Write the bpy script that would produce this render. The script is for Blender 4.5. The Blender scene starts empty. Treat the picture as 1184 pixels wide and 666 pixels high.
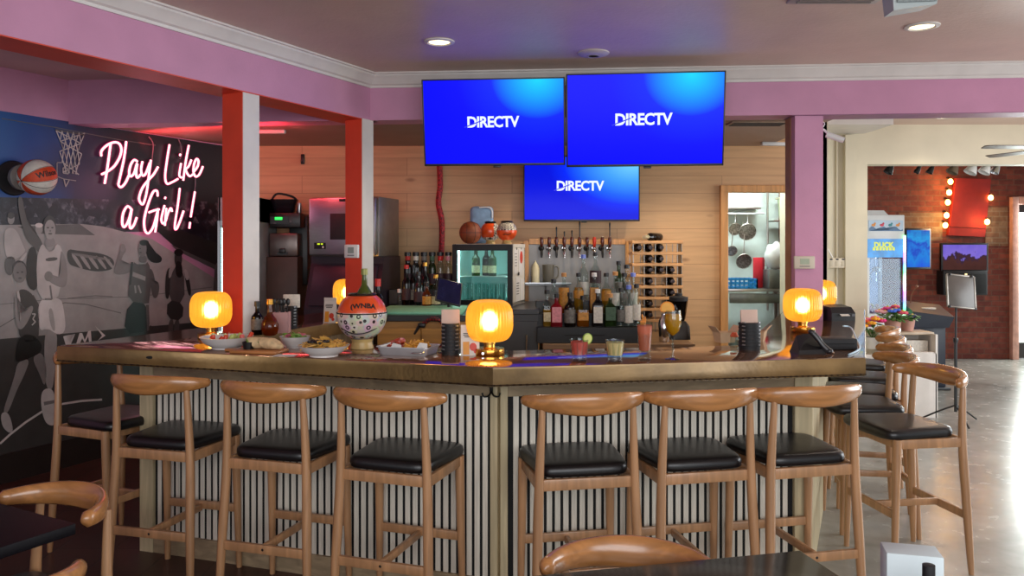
import bpy, bmesh, math, random
from mathutils import Vector, Matrix
random.seed(7)
S = bpy.context.scene
COL = S.collection
PI = math.pi
# ---------------------------------------------------------------- camera frame
F, HZ, CX, H = 920.0, 285.0, 592.0, 1.60      # focal length in pixels, horizon row, centre column, eye height

def at(px, py, Y):
    return Vector(((px - CX) * Y / F, Y, H - (py - HZ) * Y / F))

def on(px, py, z):
    Y = F * (H - z) / (py - HZ)
    return Vector(((px - CX) * Y / F, Y, z))

def sx(Y):
    return F / Y                                # pixels per metre at distance Y

# ---------------------------------------------------------------- materials
def lin(c):
    if isinstance(c, str):
        c = [int(c[i:i + 2], 16) / 255 for i in (0, 2, 4)]
    return [(v / 12.92 if v <= .04045 else ((v + .055) / 1.055) ** 2.4) for v in c] + [1.0]

MC = {}

def nt(name):
    m = bpy.data.materials.new(name)
    m.use_nodes = True
    t = m.node_tree
    return m, t, t.nodes['Principled BSDF'], t.nodes['Material Output']

def mat(name, c, rough=.5, metal=0., var=.12, scale=12., bump=0., bscale=60., coat=0., stretch=None, spec=.5, emit=None, estr=0., sheen=0.):
    """procedural surface: colour broken up by object-space noise, optional bump"""
    if name in MC:
        return MC[name]
    m, t, p, o = nt(name)
    N, L = t.nodes, t.links
    base = lin(c)
    tc = N.new('ShaderNodeTexCoord')
    src = tc.outputs['Object']
    if stretch:
        mp = N.new('ShaderNodeMapping')
        mp.inputs['Scale'].default_value = stretch
        L.new(src, mp.inputs['Vector'])
        src = mp.outputs['Vector']
    if var > 0:
        nz = N.new('ShaderNodeTexNoise')
        nz.inputs['Scale'].default_value = scale
        nz.inputs['Detail'].default_value = 5
        L.new(src, nz.inputs['Vector'])
        r = N.new('ShaderNodeValToRGB')
        r.color_ramp.elements[0].position = .3
        r.color_ramp.elements[1].position = .72
        r.color_ramp.elements[0].color = [max(0, v * (1 - var * 1.6)) for v in base[:3]] + [1]
        r.color_ramp.elements[1].color = [min(1, v * (1 + var)) for v in base[:3]] + [1]
        L.new(nz.outputs['Fac'], r.inputs['Fac'])
        L.new(r.outputs['Color'], p.inputs['Base Color'])
    else:
        p.inputs['Base Color'].default_value = base
    p.inputs['Roughness'].default_value = rough
    p.inputs['Metallic'].default_value = metal
    p.inputs['Coat Weight'].default_value = coat
    p.inputs['Coat Roughness'].default_value = .12
    p.inputs['Specular IOR Level'].default_value = spec
    p.inputs['Sheen Weight'].default_value = sheen
    if bump > 0:
        nb = N.new('ShaderNodeTexNoise')
        nb.inputs['Scale'].default_value = bscale
        nb.inputs['Detail'].default_value = 3
        L.new(src, nb.inputs['Vector'])
        b = N.new('ShaderNodeBump')
        b.inputs['Strength'].default_value = bump
        b.inputs['Distance'].default_value = .01
        L.new(nb.outputs['Fac'], b.inputs['Height'])
        L.new(b.outputs['Normal'], p.inputs['Normal'])
    if emit:
        p.inputs['Emission Color'].default_value = lin(emit)
        p.inputs['Emission Strength'].default_value = estr
    MC[name] = m
    return m

def wood(name, c, dark=.55, rough=.38, ring=9., axis='z', coat=.15):
    """long-grained timber: stretched noise with fine streaks"""
    if name in MC:
        return MC[name]
    m, t, p, o = nt(name)
    N, L = t.nodes, t.links
    base = lin(c)
    tc = N.new('ShaderNodeTexCoord')
    mp = N.new('ShaderNodeMapping')
    st = {'z': (14, 14, 1.1), 'x': (1.1, 14, 14), 'y': (14, 1.1, 14)}[axis]
    mp.inputs['Scale'].default_value = st
    L.new(tc.outputs['Object'], mp.inputs['Vector'])
    nz = N.new('ShaderNodeTexNoise')
    nz.inputs['Scale'].default_value = 2.2
    nz.inputs['Detail'].default_value = 8
    nz.inputs['Distortion'].default_value = .6
    L.new(mp.outputs['Vector'], nz.inputs['Vector'])
    r = N.new('ShaderNodeValToRGB')
    e = r.color_ramp.elements
    e[0].position = .28
    e[0].color = [v * dark for v in base[:3]] + [1]
    e[1].position = .66
    e[1].color = [min(1, v * 1.12) for v in base[:3]] + [1]
    k = e.new(.46)
    k.color = [v * .86 for v in base[:3]] + [1]
    L.new(nz.outputs['Fac'], r.inputs['Fac'])
    L.new(r.outputs['Color'], p.inputs['Base Color'])
    p.inputs['Roughness'].default_value = rough
    p.inputs['Coat Weight'].default_value = coat
    p.inputs['Coat Roughness'].default_value = .2
    b = N.new('ShaderNodeBump')
    b.inputs['Strength'].default_value = .12
    b.inputs['Distance'].default_value = .004
    L.new(nz.outputs['Fac'], b.inputs['Height'])
    L.new(b.outputs['Normal'], p.inputs['Normal'])
    MC[name] = m
    return m

def brickmat(name, c1, c2, mortar, bw, bh, ms, rough=.6, grain=None, swap='xz', offset=.5, bump=.4, knots=False):
    """planks, bricks or tiles drawn by the brick node on the wall's own x/z"""
    m, t, p, o = nt(name)
    N, L = t.nodes, t.links
    tc = N.new('ShaderNodeTexCoord')
    sp = N.new('ShaderNodeSeparateXYZ')
    cb = N.new('ShaderNodeCombineXYZ')
    L.new(tc.outputs['Object'], sp.inputs[0])
    L.new(sp.outputs[swap[0].upper()], cb.inputs['X'])
    L.new(sp.outputs[swap[1].upper()], cb.inputs['Y'])
    br = N.new('ShaderNodeTexBrick')
    br.inputs['Color1'].default_value = lin(c1)
    br.inputs['Color2'].default_value = lin(c2)
    br.inputs['Mortar'].default_value = lin(mortar)
    br.inputs['Scale'].default_value = 1
    br.inputs['Mortar Size'].default_value = ms
    br.inputs['Mortar Smooth'].default_value = .2
    br.inputs['Brick Width'].default_value = bw
    br.inputs['Row Height'].default_value = bh
    br.offset = offset
    L.new(cb.outputs[0], br.inputs['Vector'])
    mp = N.new('ShaderNodeMapping')
    mp.inputs['Scale'].default_value = grain or (1, 1, 1)
    L.new(cb.outputs[0], mp.inputs['Vector'])
    nz = N.new('ShaderNodeTexNoise')
    nz.inputs['Scale'].default_value = 3
    nz.inputs['Detail'].default_value = 8
    nz.inputs['Distortion'].default_value = .5
    L.new(mp.outputs['Vector'], nz.inputs['Vector'])
    r = N.new('ShaderNodeValToRGB')
    r.color_ramp.elements[0].position = .3
    r.color_ramp.elements[0].color = (.55, .5, .46, 1)
    r.color_ramp.elements[1].position = .7
    r.color_ramp.elements[1].color = (1.1, 1.1, 1.1, 1)
    L.new(nz.outputs['Fac'], r.inputs['Fac'])
    mx = N.new('ShaderNodeMixRGB')
    mx.blend_type = 'MULTIPLY'
    mx.inputs['Fac'].default_value = .3 if knots else .75
    L.new(br.outputs['Color'], mx.inputs['Color1'])
    L.new(r.outputs['Color'], mx.inputs['Color2'])
    last = mx.outputs['Color']
    if knots:
        vo = N.new('ShaderNodeTexVoronoi')
        vo.inputs['Scale'].default_value = 1
        mk = N.new('ShaderNodeMapping')
        mk.inputs['Scale'].default_value = (1.7, 4.2, 1)
        L.new(cb.outputs[0], mk.inputs['Vector'])
        L.new(mk.outputs['Vector'], vo.inputs['Vector'])
        rk = N.new('ShaderNodeValToRGB')
        rk.color_ramp.elements[0].position = .03
        rk.color_ramp.elements[0].color = (.35, .25, .2, 1)
        rk.color_ramp.elements[1].position = .1
        rk.color_ramp.elements[1].color = (1, 1, 1, 1)
        L.new(vo.outputs['Distance'], rk.inputs['Fac'])
        m2 = N.new('ShaderNodeMixRGB')
        m2.blend_type = 'MULTIPLY'
        m2.inputs['Fac'].default_value = .6
        L.new(last, m2.inputs['Color1'])
        L.new(rk.outputs['Color'], m2.inputs['Color2'])
        last = m2.outputs['Color']
    L.new(last, p.inputs['Base Color'])
    p.inputs['Roughness'].default_value = rough
    b = N.new('ShaderNodeBump')
    b.inputs['Strength'].default_value = bump
    b.inputs['Distance'].default_value = .006
    b.invert = True
    L.new(br.outputs['Fac'], b.inputs['Height'])
    L.new(b.outputs['Normal'], p.inputs['Normal'])
    return m

def emis(name, c, s):
    if name in MC:
        return MC[name]
    m, t, p, o = nt(name)
    N, L = t.nodes, t.links
    p.inputs['Base Color'].default_value = (.02, .02, .02, 1)
    p.inputs['Emission Color'].default_value = lin(c)
    p.inputs['Emission Strength'].default_value = s
    MC[name] = m
    return m

def glass(name, c, refl=.5, rough=.03, solid=0., sc=None):
    """thin clear or tinted glass: tinted see-through plus a Fresnel reflection; `solid` mixes in body colour"""
    if name in MC:
        return MC[name]
    m, t, p, o = nt(name)
    N, L = t.nodes, t.links
    tr = N.new('ShaderNodeBsdfTransparent')
    tr.inputs['Color'].default_value = lin(c)
    gl = N.new('ShaderNodeBsdfGlossy')
    gl.inputs['Roughness'].default_value = rough
    fr = N.new('ShaderNodeLayerWeight')          # same from inside and outside, so light gets through both walls
    fr.inputs['Blend'].default_value = .5
    pw = N.new('ShaderNodeMath')
    pw.operation = 'POWER'
    pw.inputs[1].default_value = 3.5
    L.new(fr.outputs['Facing'], pw.inputs[0])
    ml = N.new('ShaderNodeMath')
    ml.operation = 'MULTIPLY_ADD'
    ml.inputs[1].default_value = refl
    ml.inputs[2].default_value = .035
    ml.use_clamp = True
    L.new(pw.outputs[0], ml.inputs[0])
    body = tr.outputs[0]
    if solid > 0:
        df = N.new('ShaderNodeBsdfDiffuse')
        df.inputs['Color'].default_value = lin(sc or c)
        tl = N.new('ShaderNodeBsdfTranslucent')
        tl.inputs['Color'].default_value = lin(sc or c)
        a0 = N.new('ShaderNodeMixShader')
        a0.inputs[0].default_value = .2 if solid > .9 else .6
        L.new(df.outputs[0], a0.inputs[1])
        L.new(tl.outputs[0], a0.inputs[2])
        a1 = N.new('ShaderNodeMixShader')
        a1.inputs[0].default_value = solid
        L.new(tr.outputs[0], a1.inputs[1])
        L.new(a0.outputs[0], a1.inputs[2])
        body = a1.outputs[0]
    mx = N.new('ShaderNodeMixShader')
    L.new(ml.outputs[0], mx.inputs[0])
    L.new(body, mx.inputs[1])
    L.new(gl.outputs[0], mx.inputs[2])
    L.new(mx.outputs[0], o.inputs['Surface'])
    MC[name] = m
    return m

# ---------------------------------------------------------------- mesh collector
class MB:
    def __init__(s):
        s.bm = bmesh.new()

    def _add(s, tb, m, M=None):
        for f in tb.faces:
            f.material_index = m
        if M is not None:
            bmesh.ops.transform(tb, matrix=M, verts=tb.verts)
        me = bpy.data.meshes.new('tmp')
        tb.to_mesh(me)
        tb.free()
        s.bm.from_mesh(me)
        bpy.data.meshes.remove(me)
        return s

    def box(s, c, d, m=0, bev=0., rz=0., M=None, seg=2):
        tb = bmesh.new()
        bmesh.ops.create_cube(tb, size=1, matrix=Matrix.Diagonal((d[0], d[1], d[2], 1)))
        if bev > 0:
            bmesh.ops.bevel(tb, geom=list(tb.edges), offset=min(bev, min(d) * .49), segments=seg, affect='EDGES', profile=.5)
        T = Matrix.Translation(Vector(c)) @ Matrix.Rotation(rz, 4, 'Z')
        if M is not None:
            T = M @ T
        return s._add(tb, m, T)

    def lathe(s, prof, m=0, n=32, c=(0, 0, 0), M=None, sq=(1, 1), rib=0., nrib=0):
        tb = bmesh.new()
        rings = []
        for r, z in prof:
            ring = []
            for i in range(n):
                a = 2 * PI * i / n
                rr = max(r, 1e-4) * (1 + rib * math.cos(nrib * a)) if nrib else max(r, 1e-4)
                ring.append(tb.verts.new((rr * math.cos(a) * sq[0], rr * math.sin(a) * sq[1], z)))
            rings.append(ring)
        for a, b in zip(rings, rings[1:]):
            for i in range(n):
                j = (i + 1) % n
                tb.faces.new((a[i], a[j], b[j], b[i]))
        for ring, fl in ((rings[0], True), (rings[-1], False)):
            if (ring[0].co.xy.length > 2e-4):
                tb.faces.new(ring[::-1] if fl else ring)
        bmesh.ops.recalc_face_normals(tb, faces=tb.faces)
        T = Matrix.Translation(Vector(c))
        if M is not None:
            T = M @ T
        return s._add(tb, m, T)

    def loft(s, rings, m=0, cap=True, closed=False):
        tb = bmesh.new()
        R = [[tb.verts.new(p) for p in r] for r in rings]
        n = len(R[0])
        pairs = list(zip(R, R[1:])) + ([(R[-1], R[0])] if closed else [])
        for a, b in pairs:
            for i in range(n):
                j = (i + 1) % n
                tb.faces.new((a[i], a[j], b[j], b[i]))
        if cap and not closed:
            tb.faces.new(R[0][::-1])
            tb.faces.new(R[-1])
        bmesh.ops.recalc_face_normals(tb, faces=tb.faces)
        return s._add(tb, m)

    def tube(s, pts, r, m=0, n=8, closed=False, cap=True):
        pts = [Vector(p) for p in pts]
        rs = r if isinstance(r, (list, tuple)) else [r] * len(pts)
        if len(rs) != len(pts):                # spread the given radii evenly along the path
            f = [(len(rs) - 1) * i / (len(pts) - 1) for i in range(len(pts))]
            rs = [rs[int(k)] * (1 - k % 1) + rs[min(int(k) + 1, len(rs) - 1)] * (k % 1) for k in f]
        rings = []
        up = Vector((0, 0, 1))
        for i, p in enumerate(pts):
            if closed:
                t = (pts[(i + 1) % len(pts)] - pts[i - 1])
            else:
                t = pts[min(i + 1, len(pts) - 1)] - pts[max(i - 1, 0)]
            if t.length < 1e-7:
                t = Vector((0, 0, 1))
            t.normalize()
            if i == 0:
                a = up if abs(t.z) < .9 else Vector((1, 0, 0))
                u = t.cross(a).normalized()
            else:
                u = (u - t * u.dot(t))
                if u.length < 1e-5:
                    u = t.cross(Vector((1, .3, .2)))
                u.normalize()
            v = t.cross(u)
            rings.append([p + (u * math.cos(2 * PI * k / n) + v * math.sin(2 * PI * k / n)) * rs[i] for k in range(n)])
        return s.loft(rings, m, cap, closed)

    def cone(s, a, b, ra, rb, m=0, n=14):
        return s.tube([a, b], [ra, rb], m, n)

    def ball(s, c, r, m=0, sc=(1, 1, 1), u=24, v=14, M=None):
        tb = bmesh.new()
        bmesh.ops.create_uvsphere(tb, u_segments=u, v_segments=v, radius=r)
        T = Matrix.Translation(Vector(c)) @ Matrix.Diagonal((sc[0], sc[1], sc[2], 1))
        if M is not None:
            T = M @ T
        return s._add(tb, m, T)

    def prism(s, poly, z0, z1, m=0, bev=0.):
        """polygon in x/y pulled from z0 to z1"""
        tb = bmesh.new()
        lo = [tb.verts.new((x, y, z0)) for x, y in poly]
        hi = [tb.verts.new((x, y, z1)) for x, y in poly]
        n = len(poly)
        for i in range(n):
            j = (i + 1) % n
            tb.faces.new((lo[i], lo[j], hi[j], hi[i]))
        tb.faces.new(lo[::-1])
        tb.faces.new(hi)
        bmesh.ops.recalc_face_normals(tb, faces=tb.faces)
        if bev:
            bmesh.ops.bevel(tb, geom=list(tb.edges), offset=bev, segments=2, affect='EDGES', profile=.5)
        return s._add(tb, m)

    def flat(s, pts, m=0):
        tb = bmesh.new()
        f = tb.faces.new([tb.verts.new(p) for p in pts])
        bmesh.ops.triangulate(tb, faces=[f])
        return s._add(tb, m)

    def obj(s, name, mats, parent=None, smooth=35, loc=None, rz=0.):
        me = bpy.data.meshes.new(name)
        s.bm.to_mesh(me)
        s.bm.free()
        for k in (mats if isinstance(mats, (list, tuple)) else [mats]):
            me.materials.append(k)
        if smooth:
            me.shade_smooth()
            me.set_sharp_from_angle(angle=math.radians(smooth))
        o = bpy.data.objects.new(name, me)
        COL.objects.link(o)
        o.parent = parent
        if loc is not None:
            o.location = loc
        if rz:
            o.rotation_euler.z = rz
        return o

def tag(o, label, cat, group=None, kind=None):
    o['label'] = label
    o['category'] = cat
    if group:
        o['group'] = group
    if kind:
        o['kind'] = kind
    return o

def thing(name, label, cat, loc=(0, 0, 0), rz=0., group=None):
    o = bpy.data.objects.new(name, None)
    o.empty_display_size = .05
    COL.objects.link(o)
    o.location = loc
    o.rotation_euler = (0, 0, rz)
    return tag(o, label, cat, group)

def struct(o):
    o['kind'] = 'structure'
    return o

def kids(o):
    return [c for c in bpy.data.objects if c.parent == o]

def dup(o, loc=None, rz=None, label=None, group=None, parent=None):
    c = o.copy()
    COL.objects.link(c)
    c.parent = parent
    if loc is not None:
        c.location = loc
    if rz is not None:
        c.rotation_euler = (0, 0, rz)
    if label:
        c['label'] = label
    if group:
        c['group'] = group
    for k in kids(o):
        dup(k, parent=c)
    return c

def text(name, s, size, m, parent=None, loc=(0, 0, 0), rot=(PI / 2, 0, 0), ext=.001, align='CENTER', M=None, shear=0., bold=0., sp=1., xs=1.):
    cu = bpy.data.curves.new('t', 'FONT')
    cu.body = s
    cu.size = size
    cu.extrude = ext
    cu.align_x = align
    cu.align_y = 'CENTER'
    cu.shear = shear
    cu.offset = bold
    cu.space_character = sp
    cu.resolution_u = 3
    o = bpy.data.objects.new('t', cu)
    COL.objects.link(o)
    bpy.context.view_layer.update()
    me = bpy.data.meshes.new_from_object(o.evaluated_get(bpy.context.evaluated_depsgraph_get()))
    bpy.data.objects.remove(o)
    me.materials.clear()
    me.materials.append(m)
    if xs != 1.:
        me.transform(Matrix.Diagonal((xs, 1, 1, 1)))
    n = bpy.data.objects.new(name, me)
    COL.objects.link(n)
    n.parent = parent
    if M is not None:
        n.matrix_local = M
    else:
        n.location = loc
        n.rotation_euler = rot
    return n
# ================================================================= THE SETTING
ZC, ZB, ZK = 2.81, 2.49, 2.51                 # main ceiling, beam underside, back-bar ceiling
MD = Vector((.438, .899, 0)).normalized()      # the mural wall runs this way
MN = Vector((MD.y, -MD.x, 0))                  # and faces this way
MP = Vector((-3.44, 5.35, 0))

def wall(px, py, off=0.):
    d = Vector(((px - CX) / F, 1, -(py - HZ) / F))
    t = (MN.dot(MP) + off) / MN.dot(d)
    return Vector((0, 0, H)) + d * t

M_ceil = mat('ceiling_paint', 'd0b4a8', .42, var=.05, scale=3, bump=.15, bscale=40)
M_pink = mat('pink_paint', 'c68cab', .5, var=.05, scale=4, bump=.06, bscale=90)
M_red = mat('red_paint', 'd8452a', .45, var=.06, scale=6)
M_white = mat('white_trim_paint', 'd6d0cb', .45, var=.05, scale=6)
M_cream = mat('cream_wall_paint', 'cdc4ac', .6, var=.05, scale=3)
M_dark = mat('dark_plaster', '2b2428', .7, var=.1)
M_black = mat('black_plastic', '121214', .38, var=.1, scale=30)
M_blackm = mat('matt_black', '17171a', .62, var=.12, scale=30)
M_steel = mat('brushed_steel', 'b9bbbd', .28, 1., var=.06, scale=18, stretch=(1, 1, 14))
M_chrome = mat('polished_chrome', 'd8d8da', .1, 1., var=0)
M_brass = mat('polished_brass', 'd9a84e', .16, 1., var=.05)

# floor: worn polished concrete
m, t, p, o = nt('polished_concrete')
N, L = t.nodes, t.links
tc = N.new('ShaderNodeTexCoord')
n1 = N.new('ShaderNodeTexNoise'); n1.inputs['Scale'].default_value = 1.3; n1.inputs['Detail'].default_value = 7; n1.inputs['Distortion'].default_value = .8
n2 = N.new('ShaderNodeTexNoise'); n2.inputs['Scale'].default_value = 9; n2.inputs['Detail'].default_value = 6
L.new(tc.outputs['Object'], n1.inputs['Vector']); L.new(tc.outputs['Object'], n2.inputs['Vector'])
r = N.new('ShaderNodeValToRGB')
r.color_ramp.elements[0].position = .3; r.color_ramp.elements[0].color = lin('80807a')
r.color_ramp.elements[1].position = .7; r.color_ramp.elements[1].color = lin('aeada6')
L.new(n1.outputs['Fac'], r.inputs['Fac'])
r2 = N.new('ShaderNodeValToRGB')
r2.color_ramp.elements[0].position = .3; r2.color_ramp.elements[0].color = (.7, .68, .66, 1)
r2.color_ramp.elements[1].position = .6; r2.color_ramp.elements[1].color = (1, 1, 1, 1)
L.new(n2.outputs['Fac'], r2.inputs['Fac'])
mx = N.new('ShaderNodeMixRGB'); mx.blend_type = 'MULTIPLY'; mx.inputs['Fac'].default_value = .45
L.new(r.outputs['Color'], mx.inputs['Color1']); L.new(r2.outputs['Color'], mx.inputs['Color2'])
L.new(mx.outputs['Color'], p.inputs['Base Color'])
rr = N.new('ShaderNodeMapRange'); rr.inputs['To Min'].default_value = .16; rr.inputs['To Max'].default_value = .34
L.new(n2.outputs['Fac'], rr.inputs['Value']); L.new(rr.outputs[0], p.inputs['Roughness'])
b = N.new('ShaderNodeBump'); b.inputs['Strength'].default_value = .12; b.inputs['Distance'].default_value = .01
L.new(n1.outputs['Fac'], b.inputs['Height']); L.new(b.outputs['Normal'], p.inputs['Normal'])
M_floor = m
struct(MB().box((1.5, 4.5, -.05), (18, 16, .1)).obj('floor', M_floor, smooth=0))
M_dimfloor = brickmat('dim_floor_overlay', '4f3028', '452a24', '33221e', .3, .3, .006, .35, swap='xy', offset=0., bump=.2)
# dark jointed overlay: the left floor's dim red light put into its colour
a0, a1 = MP - MD * 6.2, MP + MD * 1.9
struct(MB().prism([(a0.x, a0.y), (.1, a0.y - .3), (.0, 3.5), (-.8, 6.9), (a1.x, a1.y)], 0., .004).obj('floor_left_dim', M_dimfloor, smooth=0))

def slab(p, q, th, z0, z1, name, m, side=1, bev=0.):
    """upright slab from p to q (plan points); thickness th to the left (side=1) or right (side=-1) of p->q"""
    p, q = Vector((p[0], p[1])), Vector((q[0], q[1]))
    d = (q - p).normalized()
    n = Vector((-d.y, d.x)) * side * th
    return struct(MB().prism([p[:], q[:], (q + n)[:], (p + n)[:]], z0, z1, 0, bev).obj(name, m, smooth=0))

# ceilings
CORN = Vector((-1.0, 5.61))                    # where the left beam meets the back beam
BE = Vector((3.385, 5.26))                     # right end of the back beam's measured run
bd = (BE - CORN).normalized()
BL = CORN - bd * 2.75                          # back beam runs on to the mural wall
BR = BE + bd * 4.2
struct(MB().prism([(-7.2, -2.5), (8, -2.5), (8, 8.1), (2.2, 8.1), (2.2, BE.y + .3), (BL.x - .4, BL.y + .1)], ZC, ZC + .08).obj('ceiling', M_ceil, smooth=0))
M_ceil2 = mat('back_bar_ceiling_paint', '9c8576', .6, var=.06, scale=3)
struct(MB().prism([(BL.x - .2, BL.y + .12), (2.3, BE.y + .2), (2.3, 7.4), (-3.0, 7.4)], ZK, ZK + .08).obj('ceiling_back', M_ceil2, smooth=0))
# beams
ld = Vector((1.145, 2.277)).normalized()
l0 = CORN - ld * 5.2
slab(l0, CORN + ld * .1, .24, ZB, ZC, 'beam_left', [M_pink], 1)
slab(l0 + ld * .0, CORN, .236, ZB - .006, ZB, 'beam_left_soffit', [M_red], 1)
slab(BL, BR, .2, ZB, ZC, 'beam_back', [M_pink], 1)
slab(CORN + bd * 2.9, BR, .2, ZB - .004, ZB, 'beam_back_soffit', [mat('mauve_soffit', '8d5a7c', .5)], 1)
# crown moulding, with a stepped profile
def crown(p, q, side, name):
    p, q = Vector((p[0], p[1], 0)), Vector((q[0], q[1], 0))
    d = (q - p).normalized()
    n = Vector((d.y, -d.x, 0)) * side
    prof = [(0, -.095), (.012, -.095), (.016, -.08), (.03, -.072), (.05, -.04), (.07, -.022), (.075, -.012), (.088, -.01), (.088, 0), (0, 0)]
    rings = [[pt + n * a + Vector((0, 0, ZC + b)) for a, b in prof] for pt in (p, q)]
    struct(MB().loft(rings).obj(name, M_white, smooth=20))
crown(l0, CORN - ld * .02, 1, 'trim_1')
crown(CORN, BR, 1, 'trim_2')
# columns: red faces with white sides; pink on the right
def column(px0, px1, Y, w, dpt, name, m1, m2, ztop, d):
    a = at(px1, HZ, Y)                         # the front right-hand arris
    n = Vector((-d.y, d.x))                    # towards the left
    p0 = Vector((a.x, a.y))
    bl, br_, tr, tl = p0 + n * w, p0, p0 + d * dpt, p0 + d * dpt + n * w
    mb = MB()
    mb.prism([v[:] for v in (bl, br_, tr, tl)], 0, ztop)
    rd = Vector((d.y, -d.x)) * .004
    mb.prism([v[:] for v in (br_ + d * .004, br_ + rd + d * .004, tr + rd, tr)], 0, ztop, 1)
    struct(mb.obj(name, [m1, m2], smooth=0))
column(253, 280, 4.55, .155, .13, 'column_left', M_red, M_white, ZB, ld)
column(398, 418, 5.52, .14, .13, 'column_middle', M_red, M_white, ZB, ld)
mb = MB()
pc = at(919, HZ, 5.40).x
mb.box(((pc + .19 / 2), 5.49, ZB / 2), (.19, .19, ZB), 0)
mb.box((pc - .003, 5.52, ZB / 2), (.008, .1, ZB), 1)
struct(mb.obj('column_right', [M_pink, mat('column_edge_wood', '9a6a4a', .5)], smooth=0))

# mural wall
w0, w1 = MP - MD * 7.2, MP + MD * 2.1
slab((w0.x, w0.y), (w1.x, w1.y), .12, 0, ZC, 'wall_left', M_pink, 1)
q0, q1 = w0 + MN * .0, w1
slab((q0.x + MN.x * .0, q0.y), (q1.x, q1.y), .02, .0, .2, 'baseboard_left', mat('dark_skirting', '241b18', .5), -1)
# back wall of knotty planks, with the kitchen doorway
M_plank = brickmat('knotty_wall_planks', 'd6ab7c', 'cda274', 'a27a52', 1.9, .16, .002, .5, grain=(.7, 9, 1), knots=True, bump=.25)
YB = 7.2
dx0, dx1 = at(839, 0, YB).x, at(917, 0, YB).x
dz = at(0, 222, YB).z
mb = MB()
mb.box(((-3.2 + dx0) / 2, YB + .06, ZC / 2), (dx0 + 3.2, .12, ZC))
mb.box(((dx1 + 2.85) / 2, YB + .06, ZC / 2), (2.85 - dx1, .12, ZC))
mb.box(((dx0 + dx1) / 2, YB + .06, (dz + ZC) / 2), (dx1 - dx0, .12, ZC - dz))
struct(mb.obj('wall_back', M_plank, smooth=0))
M_pine = wood('pine_door_trim', 'd09658', .75, .45)
mb = MB()
for x in (dx0 - .02, dx1 + .02):
    mb.box((x, YB - .012, (dz + .05) / 2), (.07, .05, dz + .05), 0, .004)
mb.box(((dx0 + dx1) / 2, YB - .015, dz + .028), (dx1 - dx0 + .11, .05, .06), 0, .004)
for x in (dx0 + .008, dx1 - .008):
    mb.box((x, YB + .06, dz / 2), (.018, .12, dz), 0)
struct(mb.obj('trim_3', M_pine, smooth=0))
# kitchen beyond the doorway
M_kit = mat('pale_green_kitchen_wall', 'cfe0dc', .4, var=.04)
struct(MB().box((2.25, 9.15, 1.4), (2.5, .1, 2.8)).obj('wall_kitchen', M_kit, smooth=0))
struct(MB().box((1.15, 8.25, 1.4), (.1, 1.9, 2.8)).obj('wall_kitchen_left', M_kit, smooth=0))
struct(MB().box((3.45, 8.6, 1.4), (.1, 1.0, 2.8)).obj('wall_kitchen_right', M_kit, smooth=0))
struct(MB().box((2.3, 8.25, 2.75), (2.4, 1.9, .06)).obj('ceiling_kitchen', M_white, smooth=0))
# cream wall with the wide opening into the brick room
YC = 7.9
ox = at(1003, 0, YC).x
oz = at(0, 190, YC).z
mb = MB()
mb.box(((2.72 + ox) / 2, YC + .09, ZC / 2), (ox - 2.72, .18, ZC))
mb.box(((ox + 8) / 2, YC + .09, (oz + ZC) / 2), (8 - ox, .18, ZC - oz))
mb.box((2.79, (YB + YC) / 2, ZC / 2), (.14, YC - YB, ZC))
mb.box((at(967, 0, YC).x, YC - .01, 1.35), (.012, .02, 2.7))
mb.box((at(981, 0, YC).x, YC - .03, 1.35), (.11, .06, 2.7))
struct(mb.obj('wall_cream', M_cream, smooth=0))
# brick room
M_brick = brickmat('old_red_brick', '8e4532', '6a2c22', '6f4a3c', .21, .075, .007, .75, grain=(4, 4, 1), bump=.6)
M_brick2 = brickmat('patched_grey_brick', '8f7a63', '80583f', '8d7a65', .21, .075, .009, .8, grain=(4, 4, 1), bump=.6)
YK = 11.32
dl, dr = at(1167, 0, YK).x, 8.3
dtop = at(0, 228, YK).z
mb = MB()
mb.box(((2.9 + dl) / 2, YK + .1, 1.6), (dl - 2.9, .2, 3.2))
mb.box(((dl + dr) / 2, YK + .1, (dtop + 3.2) / 2), (dr - dl, .2, 3.2 - dtop))
struct(mb.obj('wall_brick', M_brick, smooth=0))
mb = MB()
mb.box((at(1064, 0, YK).x, YK - .004, at(0, 262, YK).z), (.62, .01, .4))
mb.box((at(1152, 0, YK).x, YK - .004, at(0, 262, YK).z), (.32, .01, .55))
struct(mb.obj('wall_brick_patch', M_brick2, smooth=0))
struct(MB().box((3.1, 9.7, 1.5), (.1, 3.4, 3.0)).obj('wall_brick_side', M_brick, smooth=0))
struct(MB().box((5.7, 9.75, 3.05), (6, 3.4, .08)).obj('ceiling_brick_room', mat('brick_room_ceiling', '6a4a44', .7), smooth=0))
# front door of the brick room: pink architrave, dark frame, bright daylight glass
M_archi = mat('salmon_architrave', 'd6a392', .5)
d = thing('glass_door', 'dark-framed glass street door full of daylight in the brick wall', 'door', ((dl + dr) / 2, YK, 0))
d['kind'] = 'structure'
hw = (dr - dl) / 2
mb = MB()
mb.box((-hw + .045, -.03, dtop / 2), (.09, .1, dtop), 0, .006)
mb.box((hw - .05, -.03, dtop / 2), (.11, .1, dtop), 0, .006)
mb.box((0, -.03, dtop - .05), (2 * hw - .182, .1, .11), 0, .006)
mb.obj('architrave', M_archi, d)
mb = MB()
for x in (-hw + .115, hw - .115):
    mb.box((x, .05, (dtop - .1) / 2), (.055, .06, dtop - .1), 0, .004)
mb.box((0, .05, dtop - .16), (2 * hw - .3, .06, .11), 0)
mb.box((0, .05, .12), (2 * hw - .3, .06, .22), 0)
mb.obj('door_frame', mat('dark_door_frame', '241e1c', .4), d)
MB().box((0, .055, dtop / 2), (2 * hw - .25, .012, dtop - .3)).obj('door_glass', emis('daylight_through_glass', 'e4f2ea', 3.2), d, smooth=0)
mb = MB()
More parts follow.
